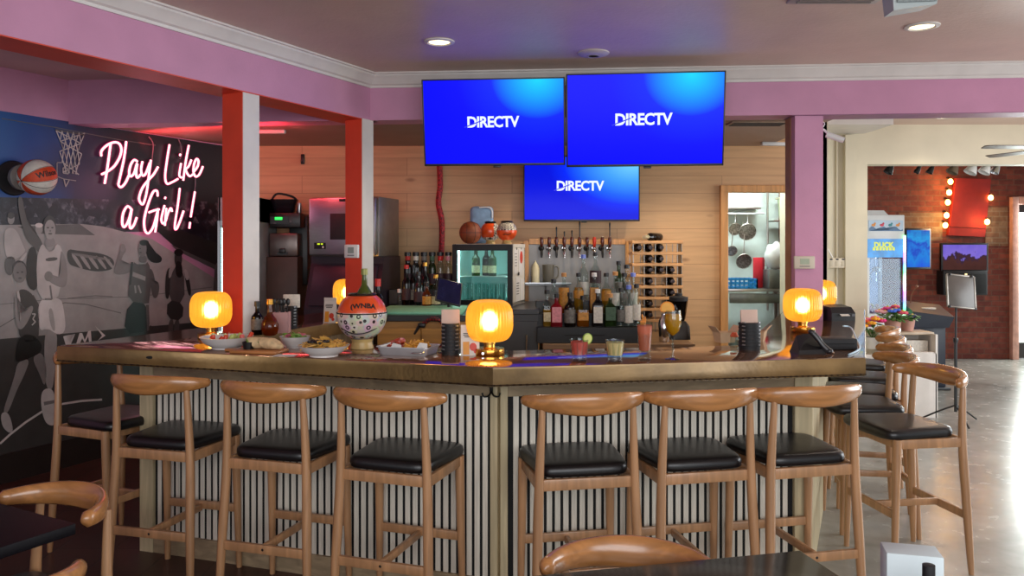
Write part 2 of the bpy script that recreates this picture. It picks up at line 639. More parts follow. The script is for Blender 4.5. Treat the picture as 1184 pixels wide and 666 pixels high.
mb.tube([(-hw + .17, .01, 1.0), (-hw + .17, -.03, 1.0), (-hw + .17, -.03, 1.16), (-hw + .17, .01, 1.16)], .009)
mb.obj('pull_handle', M_chrome, d)
# ================================================================= MURAL, NEON, WALL BALL
def tone(v, tint=(1., .97, .95)):
    k = 'mural_print_%d' % v
    c = '%02x%02x%02x' % tuple(int(max(0, min(255, v * q))) for q in tint)
    return mat(k, c, .35, var=.1, scale=9)
m, t, p, o = nt('mural_print_blue')           # printed haze: blue on the left, near black on the right
N, L = t.nodes, t.links
tc = N.new('ShaderNodeTexCoord'); sp = N.new('ShaderNodeSeparateXYZ'); L.new(tc.outputs['Object'], sp.inputs[0])
mr = N.new('ShaderNodeMapRange'); mr.inputs['From Min'].default_value = 5.2; mr.inputs['From Max'].default_value = 6.5
nz = N.new('ShaderNodeTexNoise'); nz.inputs['Scale'].default_value = 2.2; L.new(tc.outputs['Object'], nz.inputs['Vector'])
ad = N.new('ShaderNodeMath'); ad.operation = 'MULTIPLY_ADD'; ad.inputs[1].default_value = .5; L.new(nz.outputs['Fac'], ad.inputs[0]); L.new(sp.outputs['Y'], ad.inputs[2])
L.new(ad.outputs[0], mr.inputs['Value'])
r = N.new('ShaderNodeValToRGB'); e = r.color_ramp.elements
e[0].position = 0; e[0].color = lin('0d5c9e'); e[1].position = 1; e[1].color = lin('14121c')
k = e.new(.45); k.color = lin('123e86'); k = e.new(.68); k.color = lin('1a1a40')
L.new(mr.outputs[0], r.inputs['Fac']); L.new(r.outputs['Color'], p.inputs['Base Color']); p.inputs['Roughness'].default_value = .4
M_mblue = m
m, t, p, o = nt('mural_print_crowd')          # printed crowd: speckles on dark
N, L = t.nodes, t.links
tc = N.new('ShaderNodeTexCoord'); vo = N.new('ShaderNodeTexVoronoi'); vo.inputs['Scale'].default_value = 17
L.new(tc.outputs['Object'], vo.inputs['Vector'])
nz = N.new('ShaderNodeTexNoise'); nz.inputs['Scale'].default_value = 26; nz.inputs['Detail'].default_value = 4; L.new(tc.outputs['Object'], nz.inputs['Vector'])
ml = N.new('ShaderNodeMath'); ml.operation = 'MULTIPLY'; L.new(vo.outputs['Color'], ml.inputs[0]); L.new(nz.outputs['Fac'], ml.inputs[1])
r = N.new('ShaderNodeValToRGB'); e = r.color_ramp.elements
e[0].position = .2; e[0].color = lin('15151f'); e[1].position = .62; e[1].color = lin('77767e'); k = e.new(.36); k.color = lin('2a2a36')
L.new(ml.outputs[0], r.inputs['Fac']); L.new(r.outputs['Color'], p.inputs['Base Color']); p.inputs['Roughness'].default_value = .4
M_mcrowd = m

MM = {}
mats = [M_mblue, M_mcrowd]
mu = MB()
def lay(pts, v, layer, A=None, sm=2):
    """one printed shape; pts in photo pixels (or through A = (x0, y0, scale)); outlines are rounded"""
    if A:
        pts = [(A[0] + x / A[2], A[1] + y / A[2]) for x, y in pts]
    if isinstance(v, int) and v >= 0:
        mm = tone(v)
    else:
        mm = {-1: M_mblue, -2: M_mcrowd}[v]
    if mm not in mats:
        mats.append(mm)
    for _ in range(sm):                        # corner cutting keeps bodies from looking faceted
        q = []
        n = len(pts)
        for i in range(n):
            a, b_ = pts[i], pts[(i + 1) % n]
            q += [(a[0] * .75 + b_[0] * .25, a[1] * .75 + b_[1] * .25), (a[0] * .25 + b_[0] * .75, a[1] * .25 + b_[1] * .75)]
        pts = q
    mu.flat([wall(x, y, .002 + .0008 * layer) for x, y in pts], mats.index(mm))
def ell(cx, cy, rx, ry, v, layer, A=None):
    lay([(cx + rx * math.cos(i * PI / 10), cy + ry * math.sin(i * PI / 10)) for i in range(20)], v, layer, A, 0)
Z1, Z2, Z3 = (0, 220, 3.7), (120, 260, 4.757), (0, 330, 2.896)
# the hidden stretch of the print to the left of the frame carries on plain
def ground(x0, x1, f0, f1, v, layer):
    lay([(x0, f0(x0)), (x1, f0(x1)), (x1, f1(x1)), (x0, f1(x0))], v, layer, None, 0)
top = lambda x: 128 + .157 * x
bot = lambda x: 534 - .236 * x
ground(-150, 262, top, lambda x: 258 + .0 * x, -1, 0)
ground(-150, 262, lambda x: 228 + .02 * x, lambda x: 268, -2, 1)
lay([(-150, 262), (95, 259), (120, 262), (175, 276), (262, 330), (262, 420), (-150, 430)], 156, 2, None, 0)
ground(-150, 262, lambda x: 392 - .085 * x, bot, 62, 3)
lay([(92, 259), (110, 272), (40, 270), (20, 262)], 95, 3, None, 0)
lay([(176, 262), (262, 262), (262, 318), (235, 305), (205, 288)], 42, 3, None, 0)
lay([(182, 258), (262, 250), (262, 285), (215, 268)], -2, 4, None, 0)
lay([(198, 283), (262, 312), (262, 318), (205, 290)], 88, 4, None, 0)
# court lines
def line(pts, w, v, layer):
    for (xa, ya), (xb, yb) in zip(pts, pts[1:]):
        dx, dy = xb - xa, yb - ya
        l = math.hypot(dx, dy)
        nx, ny = -dy / l * w / 2, dx / l * w / 2
        lay([(xa + nx, ya + ny), (xb + nx, yb + ny), (xb - nx, yb - ny), (xa - nx, ya - ny)], v, layer, None, 0)
line([(0, 513), (12, 502), (30, 488), (50, 475), (72, 467), (95, 463.5), (118, 462)], 2.4, 205, 5)
line([(78, 345), (110, 342), (130, 343)], 1, 105, 5)
line([(0, 378), (20, 366), (40, 358), (75, 350), (100, 352), (140, 362)], 1, 105, 5)
line([(0, 352), (60, 346), (160, 343), (245, 332)], .8, 112, 5)
line([(2, 137), (62, 147), (140, 162), (180, 168)], .9, 95, 5)
# floor logo and the banner's white marks
lay([(285, 250), (330, 258), (440, 270), (490, 296), (485, 335), (455, 345), (400, 348), (330, 330), (290, 315)], 58, 5, Z1)
for k in range(5):
    x = 300 + k * 34
    lay([(x, 272 + k * 2), (x + 22, 274 + k * 3), (x + 58, 335), (x + 46, 340)], 150, 6, Z1)
lay([(288, 262), (470, 292), (475, 302), (330, 284)], 120, 6, Z1)
for gl in ([(73, 389), (76, 388), (80, 396), (84, 387), (87, 386), (82, 398), (80, 402), (77, 402)], [(88, 398), (92, 385), (95, 385), (98, 393), (102, 383), (105, 382), (106, 396), (103, 396), (102, 389), (98, 397), (95, 391), (92, 398)], [(110, 377), (122, 388), (113, 394), (118, 388)]):
    lay(gl, 205, 6, None, 0)
# --- leaping player in white
lay([(75, 40), (84, 24), (97, 34), (105, 100), (132, 165), (182, 215), (188, 285), (150, 250), (108, 205), (84, 110)], 88, 9, Z1)
ell(212, 150, 27, 42, 58, 9, Z1)
ell(214, 168, 24, 42, 158, 10, Z1)
lay([(195, 200), (232, 200), (240, 240), (188, 245)], 140, 9, Z1)
ell(205, 160, 5, 3, 70, 11, Z1); ell(224, 160, 5, 3, 70, 11, Z1); ell(215, 186, 9, 4, 92, 11, Z1); ell(215, 174, 4, 4, 120, 11, Z1)
lay([(185, 228), (205, 262), (228, 262), (240, 228), (262, 240), (272, 290), (262, 400), (245, 470), (162, 470), (155, 300), (172, 240)], 190, 10, Z1, 1)
lay([(195, 290), (245, 285), (246, 300), (196, 305)], 85, 11, Z1, 1)
line([(58, 330), (60, 346), (52, 346)], 2, 120, 12)
lay([(258, 245), (285, 300), (290, 400), (265, 422), (198, 385), (204, 348), (250, 382), (262, 330)], 136, 11, Z1)
ell(208, 368, 18, 22, 128, 12, Z1)
lay([(160, 460), (258, 458), (272, 500), (284, 600), (250, 622), (205, 588), (165, 605)], 205, 10, Z1)
lay([(205, 510), (225, 500), (240, 610), (218, 590)], 165, 11, Z1)
lay([(150, 140), (192, 150), (190, 220), (183, 290), (176, 352), (155, 347), (148, 260)], 150, 9, Z3)
lay([(140, 348), (178, 343), (188, 400), (196, 452), (178, 473), (150, 460), (136, 400)], 192, 10, Z3)
lay([(146, 390), (182, 384), (184, 394), (148, 402)], 120, 11, Z3, 0)
# --- defender in dark with long shorts
ell(85, 352, 29, 44, 120, 10, Z1); ell(83, 332, 30, 32, 74, 9, Z1)
ell(76, 352, 5, 3, 60, 11, Z1); ell(95, 350, 5, 3, 60, 11, Z1); ell(86, 376, 8, 4, 84, 11, Z1)
lay([(72, 430), (108, 420), (150, 455), (166, 560), (166, 650), (88, 650), (74, 560)], 66, 11, Z1)
lay([(70, 435), (85, 430), (92, 560), (80, 560)], 190, 12, Z1, 1)
line([(37, 363), (41, 363), (38, 369), (41, 372), (37, 376)], 1.4, 185, 13)
lay([(60, 450), (84, 462), (88, 560), (130, 488), (148, 505), (96, 604), (66, 580)], 142, 12, Z1)
lay([(60, 40), (130, 30), (132, 170), (104, 175), (66, 172)], 70, 10, Z3, 1)
lay([(65, 168), (108, 162), (142, 196), (137, 226), (98, 244), (56, 260), (50, 238)], 24, 11, Z3)
lay([(58, 256), (102, 243), (82, 300), (56, 350), (26, 432), (8, 426), (34, 350), (50, 300)], 128, 10, Z3)
lay([(2, 425), (30, 425), (46, 485), (32, 497), (6, 472)], 176, 11, Z3)
lay([(105, 240), (142, 220), (158, 282), (150, 345), (134, 300)], 118, 9, Z3)
# --- players behind
ell(47, 122, 15, 24, 140, 7, Z1); ell(47, 108, 15, 14, 60, 8, Z1)
lay([(15, 180), (38, 158), (72, 168), (100, 240), (112, 262), (66, 300), (22, 290)], 182, 7, Z1)
lay([(20, 285), (68, 282), (60, 340), (45, 370), (22, 350)], 92, 7, Z1)
lay([(66, 318), (112, 262), (116, 276), (76, 330)], 190, 9, Z1, 1)
ell(167, 166, 16, 22, 150, 7, Z1); ell(167, 150, 17, 10, 205, 8, Z1)
lay([(118, 245), (160, 240), (166, 440), (108, 410)], 40, 8, Z1)
# --- player with a raised hand and flying hair
lay([(90, 125), (112, 108), (126, 140), (102, 172), (88, 228), (152, 208), (166, 240), (132, 270), (58, 276), (54, 240), (84, 172)], 118, 9, Z2)
ell(104, 126, 15, 22, 132, 10, Z2)
lay([(210, 84), (245, 88), (266, 140), (325, 178), (312, 212), (250, 205), (228, 140)], 24, 9, Z2)
ell(212, 132, 24, 44, 112, 10, Z2); ell(222, 98, 26, 16, 30, 11, Z2)
ell(200, 130, 4, 3, 50, 11, Z2); ell(202, 152, 7, 3, 66, 11, Z2)
lay([(198, 165), (232, 165), (240, 208), (190, 208)], 96, 9, Z2)
lay([(160, 200), (190, 222), (225, 222), (246, 198), (266, 300), (250, 400), (248, 440), (132, 418), (140, 300)], 88, 10, Z2, 1)
lay([(160, 258), (230, 285), (228, 308), (158, 282)], 150, 11, Z2, 0)
lay([(150, 205), (162, 205), (150, 330), (140, 330)], 50, 11, Z2, 0)
line([(156, 330), (157, 339)], 2, 150, 12); line([(160, 330), (163, 339)], 2, 150, 12)
lay([(248, 228), (276, 262), (284, 340), (298, 305), (308, 350), (292, 408), (264, 396)], 84, 11, Z2)
lay([(134, 418), (248, 438), (252, 582), (108, 604)], 44, 10, Z2, 1)
lay([(232, 440), (248, 440), (250, 580), (238, 584)], 96, 11, Z2, 0)
lay([(248, 540), (300, 590), (255, 600)], 60, 9, Z2)
# --- player standing at the back
lay([(350, 240), (374, 232), (367, 330), (357, 412), (338, 402), (338, 300)], 48, 9, Z2)
lay([(440, 240), (466, 268), (484, 384), (466, 394), (448, 300)], 46, 9, Z2)
lay([(440, 238), (460, 250), (472, 300), (450, 306)], 176, 10, Z2, 1)
lay([(358, 236), (380, 222), (374, 280), (356, 300)], 150, 10, Z2, 1)
ell(410, 188, 21, 46, 62, 10, Z2); ell(412, 152, 25, 20, 26, 11, Z2)
lay([(392, 200), (428, 200), (436, 290), (398, 290)], 28, 11, Z2)
lay([(376, 232), (440, 238), (446, 432), (348, 412)], 80, 9, Z2, 1)
lay([(350, 412), (440, 430), (432, 528), (346, 515)], 52, 10, Z2, 1)
lay([(360, 520), (386, 520), (378, 600), (352, 600)], 84, 9, Z2, 1)
lay([(390, 522), (418, 522), (412, 600), (386, 600)], 84, 9, Z2, 1)
lay([(612, 210), (642, 205), (642, 390), (600, 400), (606, 300)], 96, 9, Z2)
# --- printed hoop: lattice net and the small backboard
tx = [64, 98, 92, 70]
for k in range(6):
    for s_ in (0, 1):
        pts = []
        for j in range(5):
            f = j / 4
            xl, xr = 65 + 7 * f, 98 - 6 * f
            u = (k + (f * 2.2 if s_ else -f * 2.2)) / 5.
            u = abs((u + 2) % 2 - 1) if not 0 <= u <= 1 else u
            pts.append((xl + (xr - xl) * u, 151 + 5 * u * .6 + 48 * f))
        for q in range(4):
            line([pts[q], pts[q + 1]], 1.1, 188, 7)
line([(64, 150), (98, 156)], 2, 80, 7)
line([(66, 188), (66, 204), (74, 207), (88, 209)], 1, 150, 6)
line([(66, 188), (72, 188)], 1, 150, 6)
line([(73, 194), (79, 195), (79, 201), (73, 200), (73, 194)], 1.2, 165, 6)
line([(74, 207), (76, 216), (80, 208)], 1.4, 165, 6)
mural = mu.obj('sports_mural', mats, None, smooth=0)
tag(mural, 'black and white basketball photo mural with a blue top covering the left wall', 'mural')

# --- real basketball standing out from the wall before a round black disc
pos = wall(15, 206, .0)
ctr = wall(43, 205, .175)
M_borange = mat('orange_ball_leather', 'd4491f', .5, var=.12, scale=40, bump=.25, bscale=260)
M_bwhite = mat('white_ball_leather', 'dcd6cb', .5, var=.08, scale=40, bump=.25, bscale=260)
M_bline = mat('ball_seam_black', '241c1a', .5, var=0)
def basketball(name, parent, r, panel, seams=True, loc=(0, 0, 0), rot=(0, 0, 0), mats=None, cut=None):
    """ball with eight panels cut by seam grooves; panel(p) picks the panel colour on the unit ball"""
    tb = bmesh.new()
    bmesh.ops.create_uvsphere(tb, u_segments=64, v_segments=40, radius=r)
    if cut is not None:
        dead = [v for v in tb.verts if v.co.z > cut * r]
        bmesh.ops.delete(tb, geom=dead, context='VERTS')
    for f in tb.faces:
        c = f.calc_center_median().normalized()
        f.material_index = panel(c)
    mb = MB()
    me = bpy.data.meshes.new('tmp'); tb.to_mesh(me); tb.free(); mb.bm.from_mesh(me); bpy.data.meshes.remove(me)
    if seams:
        k = len(mats) - 1
        R = r * .999
        for ax in range(2):
            pts = []
            for i in range(48):
                a = 2 * PI * i / 48
                v = [R * math.cos(a), R * math.sin(a)]
                pts.append((v[0], v[1], 0) if ax == 0 else (0, v[0], v[1]))
            if cut is None or ax == 0:
                mb.tube(pts, r * .022, k, 6, closed=True)
            else:
                pts = [q for q in pts if q[2] < cut * r]
        for s_ in (-1, 1):
            pts = []
            for i in range(48):
                a = 2 * PI * i / 48
                y, z = math.cos(a), math.sin(a)
                q = Vector((s_ * (.62 + .16 * (math.cos(2 * a))), y * .8, z * .8)).normalized() * R
                pts.append(q)
            if cut is None:
                mb.tube(pts, r * .02, k, 6, closed=True)
    o = mb.obj(name, mats, parent, smooth=60)
    o.location = loc
    o.rotation_euler = rot
    return o
wb = thing('wall_basketball', 'orange and white basketball standing out before a round black disc on the mural', 'basketball', pos)
az = math.atan2(MN.y, MN.x)
Mr = Matrix.Rotation(az, 4, 'Z') @ Matrix.Rotation(PI / 2, 4, 'Y')
MB().lathe([(0, 0), (.115, 0), (.12, .006), (.112, .016), (.05, .02), (0, .02)], 0, 40, M=Mr).obj('wall_disc', M_blackm, wb)
MB().lathe([(.05, .015), (.052, .03), (.062, .06), (.085, .08), (.088, .11), (.07, .12)], 0, 28, M=Mr).obj('bracket', mat('grey_bracket', '77706c', .5), wb)
lo = ctr - pos
tcam = (Vector((0, 0, H)) - ctr).normalized()
def facing(v, up=Vector((0, 0, 1)), roll=0.):
    """basis whose +Z looks along v (text faces that way)"""
    z = v.normalized()
    x = up.cross(z).normalized()
    y = z.cross(x)
    return Matrix((x, y, z)).transposed().to_4x4() @ Matrix.Rotation(roll, 4, 'Z')
def wrapped_text(name, s, size, m, parent, ctr_, r, v, roll=0., **kw):
    """lettering bent on to a ball of radius r around ctr_, centred in direction v"""
    o = text(name, s, size, m, parent, rot=(0, 0, 0), **kw)
    B = facing(v, roll=roll)
    for q in o.data.vertices:
        x, y, z = q.co
        d_ = Vector((math.sin(x / r), math.sin(y / r) , math.cos(math.hypot(x, y) / r))).normalized()
        q.co = d_ * (r + .0008 + z)
    o.matrix_local = Matrix.Translation(ctr_) @ B
    return o
lft = Vector((0, 0, 1)).cross(tcam).normalized() * -1
pole = (tcam * .6 + lft * .76 + Vector((0, 0, -.22))).normalized()
tdir = (tcam * .78 - lft * .5 + Vector((0, 0, .22))).normalized()
bx = (tdir - pole * tdir.dot(pole)).normalized()
Bm = Matrix((bx, pole.cross(bx), pole)).transposed()
wedge = lambda c: 0 if int(math.floor((math.degrees(math.atan2(c.y, c.x)) + 24) / 48 + 20)) % 2 == 0 else 1
wball = basketball('ball', wb, .121, wedge, False, lo, Bm.to_euler(), [M_borange, M_bwhite, M_bline])
mb = MB()
for k in range(8):
    a = math.radians(-24 + 48 * k)
    mb.tube([Bm @ Vector((.1212 * math.sin(t_) * math.cos(a), .1212 * math.sin(t_) * math.sin(a), .1212 * math.cos(t_))) for t_ in [PI * j / 24 for j in range(25)]], .0016, 0, 5)
o = mb.obj('seam', [M_bline], wb); o.location = lo
wrapped_text('ball_lettering', 'Wilson', .052, M_bline, wb, lo, .121, tdir, roll=.28, bold=.0015)

# --- neon sign "Play Like a Girl!"
A5 = (105, 145, 5.125); A6 = (165, 160, 5.55)
strokes = [
 ('P', A5, [[(118, 108), (104, 210), (92, 290), (82, 345)], [(62, 182), (64, 150), (98, 116), (140, 100), (170, 110), (181, 145), (170, 190), (140, 240), (100, 272), (64, 290)]]),
 ('l', A5, [[(210, 95), (196, 200), (170, 318), (164, 352), (180, 366), (205, 340), (226, 295)]]),
 ('a', A5, [[(276, 214), (256, 205), (236, 235), (227, 280), (236, 302), (256, 284), (274, 226), (268, 280), (276, 310), (298, 288)]]),
 ('y', A5, [[(306, 214), (298, 260), (306, 296), (325, 286), (350, 222)], [(356, 205), (345, 290), (330, 400), (312, 462), (297, 462), (286, 430), (305, 372), (340, 325), (372, 290), (398, 246)]]),
 ('L', A6, [[(172, 40), (156, 140), (144, 240), (155, 290), (190, 280), (226, 260)]]),
 ('i', A6, [[(246, 160), (235, 235), (250, 252)], [(242, 100), (239, 112)]]),
 ('k', A6, [[(296, 44), (276, 150), (260, 270)], [(312, 138), (294, 180), (276, 202), (300, 242), (328, 226)]]),
 ('e', A6, [[(328, 214), (352, 180), (358, 145), (345, 132), (330, 165), (326, 215), (340, 245), (364, 230), (386, 180)]]),
 ('a', A5, [[(240, 495), (216, 480), (192, 520), (186, 580), (200, 602), (225, 560), (242, 496), (230, 575), (236, 610), (255, 590), (272, 545)]]),
 ('G', A6, [[(96, 372), (92, 338), (66, 345), (32, 430), (10, 520), (14, 588), (36, 610), (66, 570), (90, 490), (98, 450)], [(40, 475), (75, 462), (106, 455)], [(98, 455), (92, 520), (80, 602)]]),
 ('i', A6, [[(140, 430), (120, 515), (128, 545), (140, 540)], [(146, 376), (143, 388)]]),
 ('r', A6, [[(152, 448), (142, 560)], [(148, 530), (162, 480), (180, 448), (188, 470)]]),
 ('l', A6, [[(238, 320), (225, 430), (206, 560), (216, 582), (240, 530), (262, 465)]]),
 ('!', A6, [[(335, 342), (322, 420), (308, 505)], [(304, 538), (299, 578)]]),
]
def curve(pts, n=6):
    """Catmull-Rom through the points"""
    if len(pts) < 3:
        return pts
    P = [pts[0]] + list(pts) + [pts[-1]]
    out = []
    for i in range(1, len(P) - 2):
        for k in range(n):
            t_ = k / n
            out.append(tuple(.5 * ((2 * P[i][a]) + (P[i + 1][a] - P[i - 1][a]) * t_ + (2 * P[i - 1][a] - 5 * P[i][a] + 4 * P[i + 1][a] - P[i + 2][a]) * t_ ** 2 + (3 * P[i][a] - P[i - 1][a] - 3 * P[i + 1][a] + P[i + 2][a]) * t_ ** 3) for a in range(len(pts[0]))))
    out.append(tuple(pts[-1]))
    return out
M_neon = emis('neon_white_core', 'ffcfcb', 3.0)
M_neon2 = emis('neon_halo_sleeve', 'e8407a', 1.15)  # lit backing behind the core, its glow also stands in for the halo
nb = wall(170, 215, .0)
neon = thing('neon_sign', 'pink neon script sign reading Play Like a Girl! on the mural', 'neon sign', nb)
for ch, A, sts in strokes:
    mb = MB()
    for s_ in sts:
        px = curve([(A[0] + x / A[2], A[1] + y / A[2]) for x, y in s_])
        mb.tube([wall(x, y, .045) - nb for x, y in px], .0068, 0, 8)
        mb.tube([wall(x, y, .034) - nb for x, y in px], .0125, 1, 8)
        mb.tube([wall(x, y, .006) - nb for x, y in (px[0], px[0])] if False else [wall(px[0][0], px[0][1], .034) - nb, wall(px[0][0], px[0][1], .003) - nb], .006, 2, 6)
    mb.obj('letter', [M_neon, M_neon2, M_white], neon)
for pts in ([(172, 158), (177, 166), (176, 182), (174, 196)], [(206, 160), (209, 168), (210, 178), (208, 184)], [(226, 205), (226, 214), (225, 222)]):
    mb = MB()
    mb.tube([wall(x, y, .02) - nb for x, y in curve(pts)], .004)
    mb.obj('cable', mat('clear_grey_cable', '76707a', .4), neon)
# ================================================================= THE BAR
ZT = 1.10
A, B, C = on(66, 399.5, ZT), on(570, 424.8, ZT), on(1001, 413.5, ZT)
UL, UR = Vector((.39, .921, 0)).normalized(), Vector((.405, .914, 0)).normalized()
A0, C0 = A + UL * 2.45, C + UR * 3.0
RUN = [A0, A, B, C, C0]
def offset(dists):
    """the bar's outline A0-A-B-C-C0 moved inwards by one distance per leg"""
    segs = []
    for (p, q), dd in zip(zip(RUN, RUN[1:]), dists):
        d_ = (q - p).normalized()
        n_ = Vector((-d_.y, d_.x, 0))          # inwards: walking A0 -> A -> B -> C the inside is on the left
        segs.append((p + n_ * dd, d_, n_))
    out = [segs[0][0]]
    for (p, d1, _), (q, d2, _) in zip(segs, segs[1:]):
        k = d1.x * d2.y - d1.y * d2.x
        t_ = ((q - p).x * d2.y - (q - p).y * d2.x) / k
        out.append(p + d1 * t_)
    e_ = segs[-1]
    out.append(C0 + e_[2] * dists[-1])
    return out
M_copper = None
m, t, p, o = nt('hammered_copper_top')
N, L = t.nodes, t.links
tc = N.new('ShaderNodeTexCoord')
n1 = N.new('ShaderNodeTexNoise'); n1.inputs['Scale'].default_value = 3; n1.inputs['Detail'].default_value = 6
L.new(tc.outputs['Object'], n1.inputs['Vector'])
r = N.new('ShaderNodeValToRGB'); e = r.color_ramp.elements
e[0].position = .3; e[0].color = lin('6f4a34'); e[1].position = .7; e[1].color = lin('a5734c')
L.new(n1.outputs['Fac'], r.inputs['Fac']); L.new(r.outputs['Color'], p.inputs['Base Color'])
p.inputs['Metallic'].default_value = .55
p.inputs['Roughness'].default_value = .11
p.inputs['Coat Weight'].default_value = .5
p.inputs['Coat Roughness'].default_value = .06
vo = N.new('ShaderNodeTexVoronoi'); vo.inputs['Scale'].default_value = 9
L.new(tc.outputs['Object'], vo.inputs['Vector'])
b = N.new('ShaderNodeBump'); b.inputs['Strength'].default_value = .05; b.inputs['Distance'].default_value = .006
L.new(vo.outputs['Distance'], b.inputs['Height']); L.new(b.outputs['Normal'], p.inputs['Normal'])
M_copper = m
m, t, p, o = nt('hammered_copper_edge')
N, L = t.nodes, t.links
tc = N.new('ShaderNodeTexCoord')
n1 = N.new('ShaderNodeTexNoise'); n1.inputs['Scale'].default_value = 5; n1.inputs['Detail'].default_value = 6
L.new(tc.outputs['Object'], n1.inputs['Vector'])
r = N.new('ShaderNodeValToRGB'); e = r.color_ramp.elements
e[0].position = .3; e[0].color = lin('6c5434'); e[1].position = .7; e[1].color = lin('9c7c4e')
L.new(n1.outputs['Fac'], r.inputs['Fac']); L.new(r.outputs['Color'], p.inputs['Base Color'])
p.inputs['Metallic'].default_value = .5; p.inputs['Roughness'].default_value = .36
vo = N.new('ShaderNodeTexVoronoi'); vo.inputs['Scale'].default_value = 55
L.new(tc.outputs['Object'], vo.inputs['Vector'])
b = N.new('ShaderNodeBump'); b.inputs['Strength'].default_value = .14; b.inputs['Distance'].default_value = .003
L.new(vo.outputs['Distance'], b.inputs['Height']); L.new(b.outputs['Normal'], p.inputs['Normal'])
M_edge = m
M_post = wood('weathered_pale_pine', 'c6b691', .74, .6, coat=0)
M_slat = mat('whitewashed_slats', 'e2dbcc', .55, var=.1, scale=6, stretch=(9, 9, .8))
M_slatback = mat('black_slat_backing', '0d0c0c', .8, var=.1)
M_boardg = wood('grey_pine_board', 'a08c6e', .7, .6, axis='x', coat=0)

bar = thing('bar_counter', 'U-shaped bar counter with hammered copper top and pale slatted front', 'bar counter', (0, 0, 0))
WID = .56
inn = offset([WID + .02, WID - .02, WID - .04, WID + .02])
mb = MB()
TH = .083
for i in range(4):
    quad = [RUN[i], RUN[i + 1], inn[i + 1], inn[i]]
    mb.prism([(v.x, v.y) for v in quad], ZT - TH, ZT, 0)
bm = mb.bm
# drop the inner joints, then give upright faces the edge metal
bmesh.ops.remove_doubles(bm, verts=bm.verts, dist=1e-4)
seen = {}
for f in bm.faces:
    seen.setdefault(tuple(sorted(v.index for v in f.verts)), []).append(f)
bm.verts.index_update()
seen = {}
for f in bm.faces:
    seen.setdefault(frozenset(v.index for v in f.verts), []).append(f)
bmesh.ops.delete(bm, geom=[f for fs in seen.values() if len(fs) > 1 for f in fs], context='FACES')
bmesh.ops.recalc_face_normals(bm, faces=bm.faces)
ed = [e_ for e_ in bm.edges if len(e_.link_faces) == 2 and abs(e_.calc_face_angle(0)) > .2]
bmesh.ops.bevel(bm, geom=ed, offset=.008, segments=2, affect='EDGES', profile=.5)
for f in bm.faces:
    f.material_index = 1 if abs(f.normal.z) < .8 else 0
top = mb.obj('countertop', [M_copper, M_edge], bar, smooth=30)
# beaded strip along the underside of the front edge
mb = MB()
for p_, q_ in ((A, B), (B, C)):
    d_ = (q_ - p_)
    n_ = Vector((-d_.y, d_.x, 0)).normalized()
    k_ = 300
    mb.tube([p_ + d_ * (i / k_) - n_ * .001 + Vector((0, 0, -TH + .008)) for i in range(k_ + 1)], [.0022 + .0018 * (i % 5 < 2) for i in range(k_ + 1)], 0, 6)
mb.obj('edge_beading', [mat('dark_tack', '3a2a1c', .4, .6)], bar)
mb = MB()
q_ = on(174, 414.5, ZT - .04)
e1 = (B - A).normalized(); en = Vector((e1.y, -e1.x, 0))
tt = (Vector((q_.x, q_.y, 0)) - Vector((A.x, A.y, 0))).dot(e1)
c_ = A + e1 * tt + Vector((0, 0, -.035))
mb.ball(c_, .02, 0, (1.1, .25, .38), 16, 10)
mb.obj('knot', [M_slatback], bar)
# body
SB = [.25, .285, .285, .25]
out_ = offset(SB)
inb = offset([WID - .02, WID - .06, WID - .08, WID - .02])
mb = MB()
for i in range(4):
    quad = [out_[i], out_[i + 1], inb[i + 1], inb[i]]
    mb.prism([(v.x, v.y) for v in quad], 0.0, ZT - TH, 0)
mb.obj('bar_carcass', [wood('carcass_board', '8a7354', .7, .6, coat=0)], bar, smooth=0)
def facade(p_, q_, name, posts):
    """slats between posts, a head board and a skirting board, standing on the outside of p->q"""
    d_ = (q_ - p_); ln = d_.length; d_ = d_.normalized()
    ang = math.atan2(d_.y, d_.x)
    M = Matrix.Translation((p_.x, p_.y, 0)) @ Matrix.Rotation(ang, 4, 'Z')   # local x along, -y outwards
    zt, zb = .925, .105
    a_, b_ = posts
    mb = MB()
    mb.box(((a_ + ln - b_) / 2, -.003, (zt + zb) / 2), (ln - a_ - b_, .006, zt - zb), 0, M=M)
    mb.obj(name + 'ing', [M_slatback], bar, smooth=0) if False else mb.obj('slat_backing', [M_slatback], bar, smooth=0)
    mb = MB()
    per = .0385
    n_ = int((ln - a_ - b_ - .012) / per)
    x0 = a_ + (ln - a_ - b_ - n_ * per) / 2
    for i in range(n_):
        x = x0 + per * (i + .5)
        for s_ in (-1, 1):
            mb.box((x + s_ * .0068, -.0085, (zt + zb) / 2), (.0114, .005, zt - zb), 0, .0012, M=M, seg=1)
        mb.box((x, -.0072, (zt + zb) / 2), (.006, .005, zt - zb), 0, M=M)
    mb.obj('slat_panel', [M_slat], bar, smooth=0)
    mb = MB()
    mb.box(((a_ + ln - b_) / 2, -.012, (zt + ZT - TH) / 2 + .0005), (ln - a_ - b_, .024, ZT - TH - zt - .002), 0, .002, M=M)
    mb.obj('head_board', [M_boardg], bar, smooth=0)
    mb = MB()
    mb.box(((a_ + ln - b_) / 2, -.012, .0525), (ln - a_ - b_, .024, .105), 0, .002, M=M)
    mb.obj('skirting_board', [M_boardg], bar, smooth=0)
    for x, w in ((a_ / 2, a_), (ln - b_ / 2, b_)):
        mb = MB()
        mb.box((x, -.011, (ZT - TH) / 2), (w - .001, .034, ZT - TH - .001), 0, .003, M=M)
        mb.obj('post', [M_post], bar, smooth=0)
    return M, ln
ML, lnL = facade(out_[1], out_[2], 'slat_back', (.085, .035))
MR2, lnR = facade(out_[2], out_[3], 'slat_back', (.035, .09))
